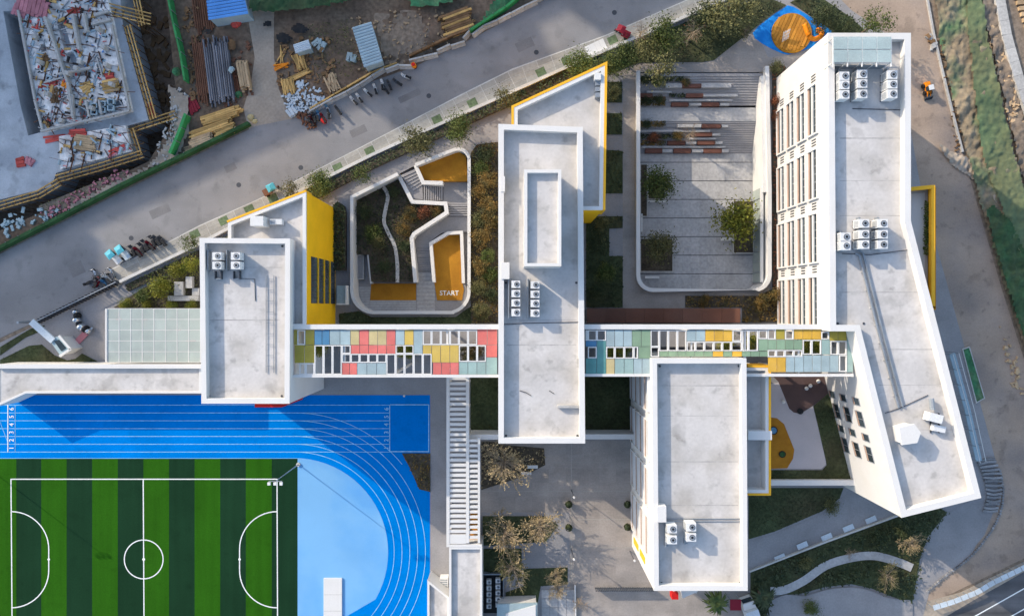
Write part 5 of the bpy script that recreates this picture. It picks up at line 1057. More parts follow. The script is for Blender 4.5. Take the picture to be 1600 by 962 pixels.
t = thing('red_awning', at(1145, 950), 'dark red flat awning beside the white truck', 'awning'); a, b = at(1141, 953, 2.2), at(1158, 936, 2.2); MB().box(a.x, b.x, a.y, b.y, 2.1, 2.2).build('sheet', M['dark_red'], t)
for (x, y) in ((a.x + .1, a.y + .1), (b.x - .1, a.y + .1), (a.x + .1, b.y - .1), (b.x - .1, b.y - .1)): MB().box(x - .04, x + .04, y - .04, y + .04, 0, 2.1).build('post', M['steel'], t)
t = thing('gate_lodge', at(808, 955), 'pale sloped roof lodge at the bottom edge of the plaza', 'lodge'); lp_ = pts([(778, 945), (838, 943), (838, 1010), (778, 1010)], 3.2)
MB().sides(lp_, -.02, 2.9).build('wall', M['white'], t); q = [Vector((v[0], v[1], 3.0)) for v in ccw(lp_)]; MB().prism(inset(lp_, -.15), 2.91, 3.2).build('roof', M['p_sky'], t); MB().prism(pts([(790, 958), (837, 944.5), (837, 1010), (790, 1010)], 3.25), 3.201, 3.3).build('upper_roof', M['white'], t)
t = thing('tiled_forecourt', at(870, 950), 'pale paved forecourt with a low edge at the bottom of the plaza', 'forecourt')
for i in range(4):
    for j in range(4): a, b = at(846 + i * 13, 921 + (j + 1) * 14, .1), at(846 + (i + 1) * 13, 921 + j * 14, .1); MB().box(a.x + .03, b.x - .03, a.y + .03, b.y - .03, -.01, .08).build('tile', M['court_slab'], t)
MB().strip(pts([(898, 912), (900, 1000)]), .2, .5, -.01).build('edge_wall', M['white'], t)
for (x, y, lb) in [(888, 785, 'upper left'), (979, 785, 'upper right'), (888, 821, 'lower left'), (979, 820, 'lower right')]:
    c = at(x, y); t = thing('topiary_ball', (c.x, c.y, 0), lb + ' clipped green ball in the pale plaza', 'shrub', 'clipped balls in the plaza')
    MB().cyl(c, .3, 0, .4, 12, .38).build('pot', M['concrete'], t); mb = MB()
    for k in range(260):
        v = Vector((R.gauss(0, 1), R.gauss(0, 1), R.gauss(0, 1))).normalized() * R.uniform(.4, .6); n = v.normalized(); s = R.uniform(.06, .12); a = n.orthogonal().normalized() * s; b2 = n.cross(a).normalized() * s; o_ = Vector((c.x, c.y, .9)) + v
        mb.add([o_ - a - b2, o_ + a - b2, o_ + a + b2, o_ - a + b2], [(0, 1, 2, 3)])
    mb.build('foliage', M['leaf_dark'], t)
for (x, y, x1, y1, lb) in [(893, 765, 893, 776, 'thin dark lamp post in the upper plaza'), (893, 858, 895, 866, 'thin dark lamp post in the lower plaza'), (984, 860, 988, 868, 'small green signpost beside the south block wall')]:
    c = at(x, y); t = thing('lamp_post', (c.x, c.y, 0), lb, 'lamp post'); h = 4.0; MB().tube([(c.x, c.y, 0), (c.x, c.y, h)], .07, .05, 8).build('pole', M['dark_steel'], t); MB().cyl(c, .16, h, h + .25, 10).build('lamp', M['white'], t)
for (x, y, lb) in [(822, 738, 'white bench seat by the dark hedge in the upper plaza'), (832, 728, 'dark bench by the upper plaza wall')]:
    c = at(x, y); t = thing('plaza_bench', (c.x, c.y, 0), lb, 'bench'); MB().box(c.x - .8, c.x + .8, c.y - .25, c.y + .25, .38, .46).build('seat', M['white_trim'], t)
    for d in (-.6, .6): MB().box(c.x + d - .06, c.x + d + .06, c.y - .2, c.y + .2, 0, .38).build('leg', M['concrete'], t)
# ------------------------------------------------------------------ the building site
bu = thing('building_shell', at(110, 130, -5), 'concrete building shell under construction at the upper left', 'building')
ax = math.radians(-13.5)
ls = [(-60, -60), (182, -60), (192, 40), (232, 187), (199, 197), (207, 240), (88, 270), (80, 292), (0, 312), (-60, 328)]
slot = [(6, 22), (22, 18), (46, 158), (62, 204), (46, 211), (34, 165)]
MB().prism(pts(ls, .6), -5, .6, [pts([(5, 18), (28, 16), (54, 156), (66, 206), (44, 212), (32, 165)], .6)]).build('lower_slab', M['slab_blue_grey'], bu)
dkp = [(30, -60), (156, -60), (176, 40), (204, 173), (180, 180), (150, 187), (68, 205), (56, 156), (30, 18)]
MB().prism(pts(dkp, 1.5), .6, 1.5, [pts(l, 1.5) for l in ([(88, 34), (98, 31), (112, 74), (101, 79)], [(121, 167), (137, 163), (141, 182), (126, 186)], [(172, 158), (190, 154), (193, 164), (175, 168)], [(103, 83), (113, 80), (122, 96), (138, 106), (140, 117), (122, 120), (108, 102)], [(136, 30), (142, 28), (146, 50), (140, 52)], [(62, 70), (70, 68), (73, 80), (65, 82)], [(150, 100), (154, 99), (158, 115), (154, 116)])]).build('deck', M['deck'], bu)
MB().prism(pts([(92, 213), (196, 196), (205, 236), (94, 264)], 1.2), .6, 1.2).build('deck', M['deck'], bu)
def dk2(x, y, z=1.5): return at(x, y, z)
for (a, b, w, h) in [((31, 18), (57, 157), .3, .5), ((57, 158), (69, 204), .3, .5), ((66, 206), (204, 174), .3, .5), ((204, 173), (176, 40), .3, .45), ((75, 30), (110, 130), .35, .9), ((110, 130), (118, 184), .35, .8), ((118, 26), (128, 80), .4, .9), ((135, 25), (140, 52), .4, .9), ((95, 118), (145, 108), .3, .7), ((138, 160), (143, 184), .3, .7), ((116, 150), (118, 187), .3, .7), ((158, 158), (162, 180), .3, .7), ((146, 40), (176, 32), .4, .6), ((150, 26), (172, 20), .4, .6), ((152, 90), (161, 120), .2, .25), ((70, 130), (100, 122), .2, .3), ((85, 65), (96, 105), .2, .4)]:
    MB().bar(dk2(*a, 1.51), dk2(*b, 1.51), w, h).build('wall_stub', M['concrete'], bu)
for (x, y) in [(160, 50), (168, 78), (172, 105), (180, 135), (60, 60), (68, 100), (80, 150), (100, 190), (150, 172), (125, 110), (112, 118), (130, 100)]:
    c = dk2(x, y); MB().box(-.3, .3, -.3, .3, 1.51, 2.3 + R.uniform(0, .6)).move(c.x, c.y, 0, ax).build('column_stub', M['concrete'], bu)
for i in range(3):
    for j in range(2): c = dk2(150 + i * 13, 168 + j * 8 - i * 3.3); MB().ring(*[[(c.x + sx * r, c.y + sy * r) for sx, sy in ((-1, -1), (1, -1), (1, 1), (-1, 1))] for r in (.5, .36)], 1.51, 2.1).build('formwork_box', M['grey_sheet'], bu)
# edge scaffolds
def scaffold(path, label, n=3, z=.9):
    t = thing('timber_scaffold', at(*path[0], -5), label, 'scaffold'); P_ = pts(path, z)
    for k in range(n): MB().strip(offset_line(P_, -.55 + k * .5), .16, z - .1 + k * .12, z - .25 + k * .12).build('rail', M['timber'], t)
    for (a, d) in along(P_, 1.3):
        MB().bar((a.x - .7 * d.y, a.y + .7 * d.x, z - .4), (a.x + .7 * d.y, a.y - .7 * d.x, z - .4), .12, .12).build('crossbar', M['timber_dark'], t)
        MB().bar((a.x + .5 * d.y, a.y - .5 * d.x, -5), (a.x + .5 * d.y, a.y - .5 * d.x, z + .5), .1, .1).build('post', M['timber_dark'], t)
scaffold([(199, 40), (240, 186)], 'brown timber scaffold along the right edge of the building shell'); scaffold([(88, 279), (150, 262), (222, 240)], 'brown timber scaffold below the lower deck of the building shell'); scaffold([(-5, 322), (60, 303), (92, 284)], 'brown timber scaffold at the lower left edge of the building shell')
scaffold([(200, 202), (275, 178)], 'timber walkway bridging the pit beside the building shell', 3, .3); scaffold([(208, 200), (222, 242)], 'short timber scaffold at the right end of the lower deck', 2); scaffold([(165, 15), (235, 32)], 'timber scaffold at the top of the building shell', 4, 1.0); scaffold([(205, -40), (222, 40)], 'upright timber scaffold above the pit at the top', 3, .8)
def pile(name, px, py, z, rz, n, L, w, h, m, label, cat, layers=1, jit=.08, m2=None):
    c = at(px, py, z); t = thing(name, (c.x, c.y, z), label, cat)
    nm = {'pipe_stack': 'pipe'}.get(name, 'board' if 'board' in name or 'sheet' in name else 'beam')
    for l in range(layers):
        for k in range(n):
            off = (k - (n - 1) / 2) * w * 1.12; ll = L * R.uniform(.82, 1.05); zz = z + l * h + .01 * k
            mb = MB(); mm = m if not m2 or (k + l) % 3 else m2
            if nm == 'pipe': mb.tube([(-ll / 2, 0, zz + w / 2), (ll / 2, 0, zz + w / 2)], w / 2, k=8)
            else: mb.box(-ll / 2, ll / 2, -w / 2, w / 2, zz, zz + h * .92)
            mb.move(R.uniform(-.15, .15) * L * .5, 0, 0, R.uniform(-jit, jit)).move(0, off, 0, 0).move(c.x, c.y, 0, rz).build(nm, M[mm], t)
    return t
pile('board_stack', 52, 12, 1.5, 1.35, 8, 2.6, .55, .12, 'pink_board', 'stack of pink formwork boards at the top of the building shell', 'boards', 3)
pile('board_stack', 32, 18, 1.5, 1.2, 4, 1.8, .5, .12, 'pink_board', 'smaller leaning stack of pink boards at the shell corner', 'boards', 2)
pile('board_stack', 62, 40, 1.5, 1.3, 3, 1.6, .3, .1, 'red_board', 'narrow red board stack below the pink boards', 'boards', 1)
pile('board_stack', 116, 18, 1.5, .2, 3, 2.2, .25, .1, 'red_board', 'short red board stack near the top middle of the deck', 'boards', 1, .2)
pile('board_stack', 70, 95, 1.5, .4, 5, 1.8, .22, .1, 'timber_dark', 'brown offcut heap in the left middle of the deck', 'boards', 2, .6)
pile('board_stack', 137, 137, 1.5, .5, 5, 1.9, .3, .1, 'timber', 'tan board heap in the centre of the deck', 'boards', 2, .3)
pile('board_stack', 175, 135, 1.5, .2, 5, 2.3, .34, .12, 'timber', 'tan board stack near the right edge of the deck', 'boards', 4, .1, 'board')
pile('board_stack', 172, 120, 1.52, .1, 3, 1.4, .3, .12, 'red_board', 'small red board stack above the tan one at the deck edge', 'boards', 2)
pile('board_stack', 78, 133, 1.5, .3, 5, 3.4, .16, .08, 'red_board', 'thin red strips lying across the left of the deck', 'boards', 1, .1)
pile('board_stack', 88, 150, 1.5, 1.3, 5, 2.4, .2, .1, 'timber_dark', 'dark brown board heap in the lower left of the deck', 'boards', 2, .4)
pile('board_stack', 134, 224, 1.2, -.1, 7, 3.1, .3, .12, 'board', 'fan of tan boards on the lower deck', 'boards', 3, .15)
pile('board_stack', 122, 208, 1.2, .05, 3, 2.6, .35, .12, 'red_board', 'red boards above the fan of tan boards on the lower deck', 'boards', 2)
pile('board_stack', 170, 208, .7, .13, 3, 5.2, .25, .12, 'red_board', 'long red strips along the top of the lower deck', 'boards', 1, .03, 'pink_board')
pile('board_stack', 182, 236, 1.2, .5, 3, 3.2, .3, .12, 'red_board', 'slanted red boards at the lower right of the lower deck', 'boards', 1, .15, 'pink_board')
pile('board_stack', 88, 216, .6, .2, 3, 3.8, .3, .12, 'red_board', 'red strip stack below the main deck corner', 'boards', 1, .1)
pile('board_stack', 33, 254, .6, .2, 3, 1.4, .45, .14, 'red_board', 'left red board heap on the blue grey slab', 'boards', 2, .3)
pile('board_stack', 47, 253, .6, 1.2, 3, 1.3, .4, .14, 'pink_board', 'right pink board heap on the blue grey slab', 'boards', 2, .3)
pile('board_stack', 102, 132, 1.5, 1.1, 3, 1.0, .3, .15, 'orange', 'small orange board heap near the deck middle', 'boards', 1, .5)
pile('board_stack', 236, 172, -.2, 1.9, 3, 2.4, .25, .12, 'red_board', 'red boards leaning at the end of the right scaffold', 'boards', 1, .1)
sc2 = MB()
for k in range(240):
    p = at(R.uniform(26, 204), R.uniform(0, 205), 1.5)
    if not inside(p.xy, pts(dkp, 1.5)): continue
    L_ = R.uniform(.3, 1.9); a = R.choice([ax, ax + 1.57, R.uniform(0, 3)]); mb = MB(); w = R.uniform(.05, .16); mb.box(-L_ / 2, L_ / 2, -w / 2, w / 2, 1.51, 1.56 + R.uniform(0, .15)); mb.move(p.x, p.y, 0, a); sc2.add(mb.v, mb.f)
tag(sc2.build('formwork_offcuts', M['steel']), 'loose bars and offcuts strewn over the white deck', 'offcuts', kind='stuff')
sc3 = MB()
for k in range(110):
    p = at(R.uniform(26, 204), R.uniform(0, 262), 1.5)
    if not (inside(p.xy, pts(dkp, 1.5)) or inside(p.xy, pts([(92, 213), (196, 196), (205, 236), (94, 264)], 1.2))): continue
    L_ = R.uniform(.3, 1.5); mb = MB(); w = R.uniform(.1, .4); mb.box(-L_ / 2, L_ / 2, -w / 2, w / 2, 1.21, 1.62 + R.uniform(0, .1)); mb.move(p.x, p.y, 0, R.choice([ax, ax + 1.57, ax, ax + 1.57, R.uniform(0, 3)])); sc3.add(mb.v, mb.f)
tag(sc3.build('pale_panels', M['grey_sheet']), 'loose pale formwork panels strewn over the decks', 'offcuts', kind='stuff')
for (n_, m, lb, cnt, sz) in (('rebar', 'rust', 'brown reinforcing bars criss crossing the deck', 170, (1.2, 3.4)), ('scrap', 'red_board', 'red scraps scattered over the decks', 46, (.2, .7)), ('scrap', 'black', 'dark tools and tarps scattered over the decks', 90, (.25, .9)), ('scrap', 'blue_sheet', 'blue scraps scattered over the decks', 22, (.2, .5)), ('scrap', 'timber', 'tan board scraps scattered over the decks', 80, (.3, 1.2))):
    q_ = MB(); k = 0
    while k < cnt:
        x, y = R.uniform(30, 206), R.uniform(-5, 262); p = at(x, y, 1.5)
        if not (inside(p.xy, pts(dkp, 1.5)) or inside(p.xy, pts([(92, 213), (196, 196), (205, 236), (94, 264)], 1.2))): continue
        k += 1; L_ = R.uniform(*sz); w = .05 if n_ == 'rebar' else R.uniform(.08, .45) * min(1, L_); zz = 1.52 if y < 205 else 1.22; mb = MB(); mb.box(-L_ / 2, L_ / 2, -w / 2, w / 2, zz, zz + R.uniform(.06, .3)); mb.move(p.x, p.y, 0, R.choice([ax, ax + 1.57, ax + R.uniform(-.3, .3), R.uniform(0, 3)])); q_.add(mb.v, mb.f)
    tag(q_.build(n_, M[m]), lb, 'offcuts', kind='stuff')
for (x, y, w, h, lb) in ((445, 62, 2.6, 1.8, 'black tarpaulin left of the small grey shed'), (470, 48, 3.0, 2.0, 'black tarpaulin above the small grey shed'), (420, 40, 1.8, 1.4, 'black tarpaulin at the edge of the sand track'), (327, 52, 1.5, 1.1, 'black crate above the steel pipes'), (365, 74, 1.6, 2.0, 'dark brown crate right of the steel pipes')):
    c = at(x, y); pl = smooth([(c.x + w / 2 * math.cos(a) * R.uniform(.8, 1.2), c.y + h / 2 * math.sin(a) * R.uniform(.8, 1.2)) for a in [i * .7 for i in range(9)]], 2, True); tag(terrain(pl, .25, .7, .25, int(x)).build('tarpaulin', M['black' if 'black' in lb else 'timber_dark']), lb, 'tarpaulin')
# pipes, timber and sheds beside the shell
RZ = math.radians(97)
pile('pipe_stack', 318, 112, 0, RZ, 8, 9.5, .26, .22, 'rust', 'stack of thin brown steel bars next to the green fence', 'pipes', 2, .01); pile('pipe_stack', 334, 112, 0, RZ, 6, 9.6, .3, .26, 'pipe', 'middle stack of grey steel pipes in the yard', 'pipes', 2, .01)
pile('pipe_stack', 352, 112, 0, RZ, 7, 9.8, .3, .28, 'pipe', 'bluish stack of steel pipes in the yard', 'pipes', 3, .01); pile('pipe_stack', 318, 22, 0, RZ, 9, 6.0, .3, .24, 'rust', 'stack of rusty bars at the top beside the blue shed', 'pipes', 1, .02); pile('pipe_stack', 368, 130, 0, RZ + .05, 4, 4.5, .22, .2, 'rust', 'small bundle of rusty bars right of the bluish pipes', 'pipes', 1, .03)
pile('timber_stack', 384, 120, 0, RZ + .05, 4, 4.4, .35, .3, 'board', 'upright stack of tan planks at the edge of the sand track', 'timber', 4, .02)
pile('timber_stack', 348, 182, 0, .32, 5, 6.2, .26, .2, 'timber', 'upper stack of yellow timber beams near the green netting', 'timber', 4, .04); pile('timber_stack', 330, 203, 0, .34, 4, 6.8, .26, .2, 'timber', 'long middle stack of yellow timber beams near the green netting', 'timber', 4, .04)
pile('timber_stack', 318, 222, 0, .36, 5, 3.6, .3, .22, 'board', 'lower left stack of timber beams near the green netting', 'timber', 4, .03); pile('timber_stack', 352, 206, 0, .34, 5, 3.4, .3, .22, 'timber', 'lower right stack of timber beams near the green netting', 'timber', 3, .03)
pile('timber_stack', 300, 232, 0, .5, 4, 2.4, .2, .15, 'board', 'small grey timber heap at the foot of the green fence', 'timber', 2, .3)
for (x, y, r, m, lb) in [(373, 148, .6, 'net_bright', 'bright green bundle beside the rusty bars'), (276, 112, .7, 'net_bright', 'bright green bundle left of the green fence'), (392, 184, .55, 'p_sand', 'pale yellow sack heap at the corner of the sand track'), (398, 190, .4, 'p_sand', 'smaller pale yellow sack at the corner of the sand track'), (365, 112, .5, 'p_sky', 'pale blue sack lying on the steel pipes'), (368, 36, .9, 'red_board', 'red bundle below the blue shed')]:
    c = at(x, y); mb = MB(); mb.dome((c.x, c.y, -.03 if x != 365 else .8), r, r * .8, 9, 4)
    for v in mb.v: v.x += R.uniform(-.12, .12); v.y += R.uniform(-.12, .12)
    tag(mb.build('bundle', M[m], own=(c.x, c.y, 0)), lb, 'bundle')
def shed(poly, h, m, label, n, ridge_h=.05):
    q = [at(x, y, h) for x, y in poly]; c = sum(q, Vector((0, 0, 0))) / 4; t = thing('metal_shed', (c.x, c.y, 0), label, 'shed')
    MB().sides([v.xy for v in inset([w.xy for w in q], .15)], -.03, h - .1).build('wall', M['grey_sheet'], t)
    for k in range(n):       # ribbed sheets across the roof from side 0-3 to side 1-2
        f0, f1 = k / n + .004, (k + 1) / n - .004
        a, b = q[0].lerp(q[3], f0), q[1].lerp(q[2], f0); c2_, d = q[1].lerp(q[2], f1), q[0].lerp(q[3], f1); fm = (f0 + f1) / 2; e, f = q[0].lerp(q[3], fm), q[1].lerp(q[2], fm); up = Vector((0, 0, .09))
        MB().add([a, b, f + up, e + up, c2_, d], [(0, 1, 2, 3), (3, 2, 4, 5)][::1]).build('roof_sheet', M[m], t)
shed([(550, 43), (580, 34), (598, 96), (569, 106)], 2.8, 'grey_sheet', 'pale grey ribbed metal shed on the bare earth', 14)
shed([(326, 32), (388, 22), (372, -50), (318, -40)], 2.8, 'blue_sheet', 'bright blue ribbed metal shed cut by the top edge', 14)
shed([(458, 70), (482, 62), (486, 76), (462, 84)], 2.0, 'pale_panel', 'small grey flat shed roof between the weeds', 5)
def fence_run(name, path, h, w, m, label, seg=2.2, cat='fence'):
    t = thing(name, at(*path[0]), label, cat); A_ = along(pts(path), seg)
    for (a, da), (b, db) in zip(A_, A_[1:]):
        MB().bar((a.x, a.y, -.03), (b.x - da.x * .04, b.y - da.y * .04, -.03), w, h).build('panel', M[m], t)
        MB().bar((a.x - .25 * da.y, a.y + .25 * da.x, -.03), (a.x - .25 * da.y, a.y + .25 * da.x, h + .1), .08, .08).build('post', M['steel'], t)
fence_run('site_fence', [(266, -20), (275, 30), (288, 85), (298, 145)], 1.6, .3, 'fence_green', 'bright green hoarding running down beside the pit')
fence_run('site_fence', [(297, 182), (285, 215), (264, 262)], 1.6, .45, 'fence_green', 'bright green hoarding slanting down to the street')
fence_run('net_fence', [(-60, 421), (0, 391), (100, 340), (200, 288), (300, 240), (345, 218), (398, 192)], 1.2, .5, 'green_dark', 'dark green netted fence along the far side of the street')
fence_run('site_fence', [(735, 52), (760, 36), (800, 10), (830, -20)], 1.3, .35, 'fence_green', 'green hoarding behind the upper concrete barriers'); fence_run('site_fence', [(640, 90), (690, 66), (730, 48)], .9, .3, 'timber_dark', 'low brown board fence behind the middle concrete barriers')
fence_run('site_fence', [(486, 172), (530, 146), (585, 114), (640, 94)], .8, .22, 'timber', 'low tan plank fence behind the lower concrete barriers')
pile('timber_stack', 302, 165, 0, 2.0, 4, 2.4, .4, .2, 'dark_red', 'dark maroon plank ramp between the two green hoardings', 'timber', 1, .03)
tag(terrain(pts([(385, -50), (560, -50), (556, 12), (500, 22), (440, 28), (398, 30)]), .4, 1.3, 1.2, 21).build('net_cover', M['net_dark']), 'dull green netting draped over stored goods at the top edge', 'net')
tag(terrain(pts([(628, -50), (745, -50), (728, 5), (690, 15), (640, 20)]), .5, .9, .6, 22).build('net_cover', M['net_bright']), 'bright green netting at the top edge left of the barriers', 'net')
tag(terrain(pts([(745, 45), (765, 10), (800, -30), (845, -30), (800, 12), (770, 32)]), .5, .7, .5, 23).build('net_cover', M['net_bright']), 'bright green netting strip behind the upper barriers', 'net')
pile('timber_stack', 716, 38, 0, .35, 9, 5.0, .35, .3, 'timber_dark', 'wide stack of olive brown beams near the upper barriers', 'timber', 3, .02, 'timber')
pile('timber_stack', 440, 88, 0, 1.4, 4, 3.6, .15, .15, 'timber', 'tan timber frame lying left of the weeds', 'timber', 1, .4); pile('timber_stack', 470, 98, 0, 1.9, 7, 2.6, .2, .15, 'timber', 'tan board heap in the rubbish corner', 'timber', 3, .3); pile('timber_stack', 440, 104, 0, .3, 3, 2.4, .2, .15, 'orange', 'orange painted beams in the rubbish corner', 'timber', 2, .2)
pile('timber_stack', 470, 118, 0, .45, 3, 3.6, .22, .2, 'timber', 'long pale beams across the rubbish corner', 'timber', 2, .06); pile('timber_stack', 452, 136, 0, 1.8, 8, 2.4, .22, .15, 'timber', 'yellow board heap left of the white rubbish', 'timber', 3, .15); pile('timber_stack', 519, 130, 0, 1.9, 8, 2.8, .2, .14, 'board', 'fan of tan boards right of the white rubbish', 'timber', 2, .3)
pile('sheet_stack', 500, 70, 0, .9, 5, 1.6, .35, .15, 'p_sky', 'blue grey sheet heap in the weeds', 'sheets', 2, .5); pile('sheet_stack', 550, 92, 0, 1.4, 3, 1.3, .45, .3, 'p_sky', 'pale blue sheet heap beside the grey shed', 'sheets', 2, .3)
pile('sheet_stack', 457, 176, 0, 2.2, 3, 1.5, .45, .25, 'pale_panel', 'white sheet heap at the corner by the street', 'sheets', 2, .1); pile('timber_stack', 478, 88, 0, 1.3, 4, 2.2, .2, .15, 'timber_dark', 'dark beams below the small grey shed', 'timber', 2, .3)
def litter(poly, n, m, label, s=(.12, .45), z=0):
    P_ = pts(poly, z); mb = MB(); xs = [p[0] for p in P_]; ys = [p[1] for p in P_]; k = 0
    while k < n:
        p = (R.uniform(min(xs), max(xs)), R.uniform(min(ys), max(ys)))
        if not inside(p, P_): continue
        k += 1; a, b = R.uniform(*s), R.uniform(*s) * .6; b2 = MB(); b2.box(-a, a, -b, b, z - .03, z + R.uniform(.05, .35)); b2.move(p[0], p[1], 0, R.uniform(0, 3.1)); mb.add(b2.v, b2.f)
    tag(mb.build('litter', M[m]), label, 'rubbish', kind='stuff')
litter([(440, 145), (470, 128), (500, 140), (508, 158), (490, 172), (465, 178), (445, 165)], 150, 'pale_panel', 'heap of white rubbish bags and scraps in the site corner', (.1, .4)); litter([(430, 60), (520, 60), (530, 150), (470, 165), (435, 140)], 120, 'timber_dark', 'brown scrap wood littering the site corner'); litter([(540, 20), (700, 10), (720, 60), (640, 95), (560, 118)], 90, 'board', 'pale scraps on the bare earth around the grey shed', (.06, .3)); litter([(305, 60), (395, 60), (395, 165), (305, 165)], 80, 'rust', 'rusty scraps around the pipe stacks', (.08, .4)); litter([(285, 10), (312, 10), (312, 160), (300, 160)], 70, 'timber_dark', 'dark scraps beside the green hoarding', (.08, .4)); litter([(462, 178), (485, 172), (495, 200), (480, 205)], 60, 'rust', 'scraps beside the lower end of the barriers', (.1, .3))
litter([(275, 130), (296, 150), (282, 200), (262, 250), (240, 260)], 130, 'concrete', 'pale rubble strewn between the pit and the green hoarding', (.06, .3)); litter([(60, 330), (190, 262), (210, 275), (80, 340)], 110, 'pink_board', 'reddish rubble along the bank beside the netted fence', (.06, .3)); litter([(0, 340), (60, 320), (100, 330), (10, 375)], 40, 'p_sky', 'pale plastic scraps on the bank at the left edge', (.1, .5), -.03)
litter([(1530, 0), (1552, 20), (1580, 120), (1610, 250), (1590, 240), (1550, 100)], 110, 'board', 'brown debris scattered along the bank at the right edge', (.08, .4)); litter([(205, 20), (262, 20), (275, 160), (235, 190), (215, 100)], 90, 'timber_dark', 'dark timber debris on the floor of the pit', (.2, .8), -5); litter([(1560, 500), (1590, 560), (1600, 620), (1580, 600)], 30, 'board', 'scraps beside the lower site road', (.1, .4))
litter([(1455, 60), (1475, 62), (1504, 236), (1490, 240), (1484, 160)], 70, 'timber_dark', 'dark scraps caught along the edging of the slope', (.05, .22))
# ------------------------------------------------------------------ planting
def leaf_quad(mb, o, s, rnd, flat=.5):
    n = Vector((rnd.gauss(0, 1), rnd.gauss(0, 1), rnd.gauss(0, 1) + flat * 2)).normalized(); a = n.orthogonal().normalized(); b = n.cross(a)
    an = rnd.uniform(0, 6.28); u = (a * math.cos(an) + b * math.sin(an)) * s; v = (b * math.cos(an) - a * math.sin(an)) * s * .55
    k = len(mb.v); mb.v += [o - u, o + v * .9 - u * .1, o + u, o - v * .9 - u * .1]; mb.f.append((k, k + 1, k + 2, k + 3))
def crown_tree(seed, n, clumps, hz, leaf, s=(.045, .085), limb=True, spread=.26, shell=.45):
    """crown of radius 1, its centre at height hz; returns trunk and crown meshes"""
    r = random.Random(seed); mb = MB(); tr = MB(); cs = []
    while len(cs) < clumps:
        v = Vector((r.uniform(-1, 1), r.uniform(-1, 1), r.uniform(-.75, .8)))
        if shell < v.length < .92: cs.append(v)
    for i in range(n):
        c = cs[r.randrange(clumps)]; k = .55 + .9 * ((hash((c.x, seed)) % 100) / 100)
        o = c * (.82) + Vector((r.gauss(0, 1), r.gauss(0, 1), r.gauss(0, .8))) * spread * k
        leaf_quad(mb, Vector((o.x, o.y, hz + o.z * .85)), r.uniform(*s), r)
    tr.tube([(0, 0, 0), (.03, .02, hz * .5), (0, 0, hz * .95)], .07, .04, 7)
    if limb:
        for c in cs[:12]: tr.tube([(0, 0, hz * .45), (c.x * .4, c.y * .4, hz * .7 + c.z * .3), (c.x * .75, c.y * .75, hz + c.z * .7)], .03, .01, 4)
    return [('trunk', tr.mesh('trunk', M['bark'])), ('crown', mb.mesh('crown', M[leaf]))]
def bare_tree(seed, n, hz, leaf, nl):
    r = random.Random(seed); tr = MB(); mb = MB(); tips = []
    tr.tube([(0, 0, 0), (0, 0, hz * .7)], .07, .05, 7)
    for i in range(n):
        a = r.uniform(0, 6.28); L_ = r.uniform(.3, 1.1) * (.75 + .35 * math.sin(a * 2 + seed)); e = r.uniform(.15, 1.0)
        p0 = Vector((0, 0, hz * r.uniform(.4, .75))); p1 = p0 + Vector((math.cos(a) * L_ * .5, math.sin(a) * L_ * .5, .35 * e)); p2 = p1 + Vector((math.cos(a + r.uniform(-.4, .4)) * L_ * .5, math.sin(a + r.uniform(-.4, .4)) * L_ * .5, .25 * e))
        tr.tube([p0, p0.lerp(p1, .5) + Vector((r.uniform(-.06, .06), r.uniform(-.06, .06), .04)), p1, p1.lerp(p2, .5) + Vector((r.uniform(-.08, .08), r.uniform(-.08, .08), 0)), p2], .013, .004, 3, False)
        for q in range(6):
            b = a + r.uniform(-1.4, 1.4); s0 = p1.lerp(p2, r.random()); s1 = s0 + Vector((math.cos(b), math.sin(b), r.uniform(0, .8))) * r.uniform(.12, .35); tr.tube([s0, s1], .006, .003, 3, False); tips.append((s0, s1))
    for i in range(nl):
        s0, s1 = tips[r.randrange(len(tips))]; leaf_quad(mb, s0.lerp(s1, r.uniform(.2, 1.2)), r.uniform(.022, .045), r)
    mt = 'leaf_dry' if leaf in ('leaf_dry', 'leaf_olive') else 'bark'
    return [('trunk', tr.mesh('trunk', M['branch'])), ('crown', mb.mesh('crown', M[leaf]))]
mat('branch', (0.30, 0.24, 0.17), var=.2, scale=2)
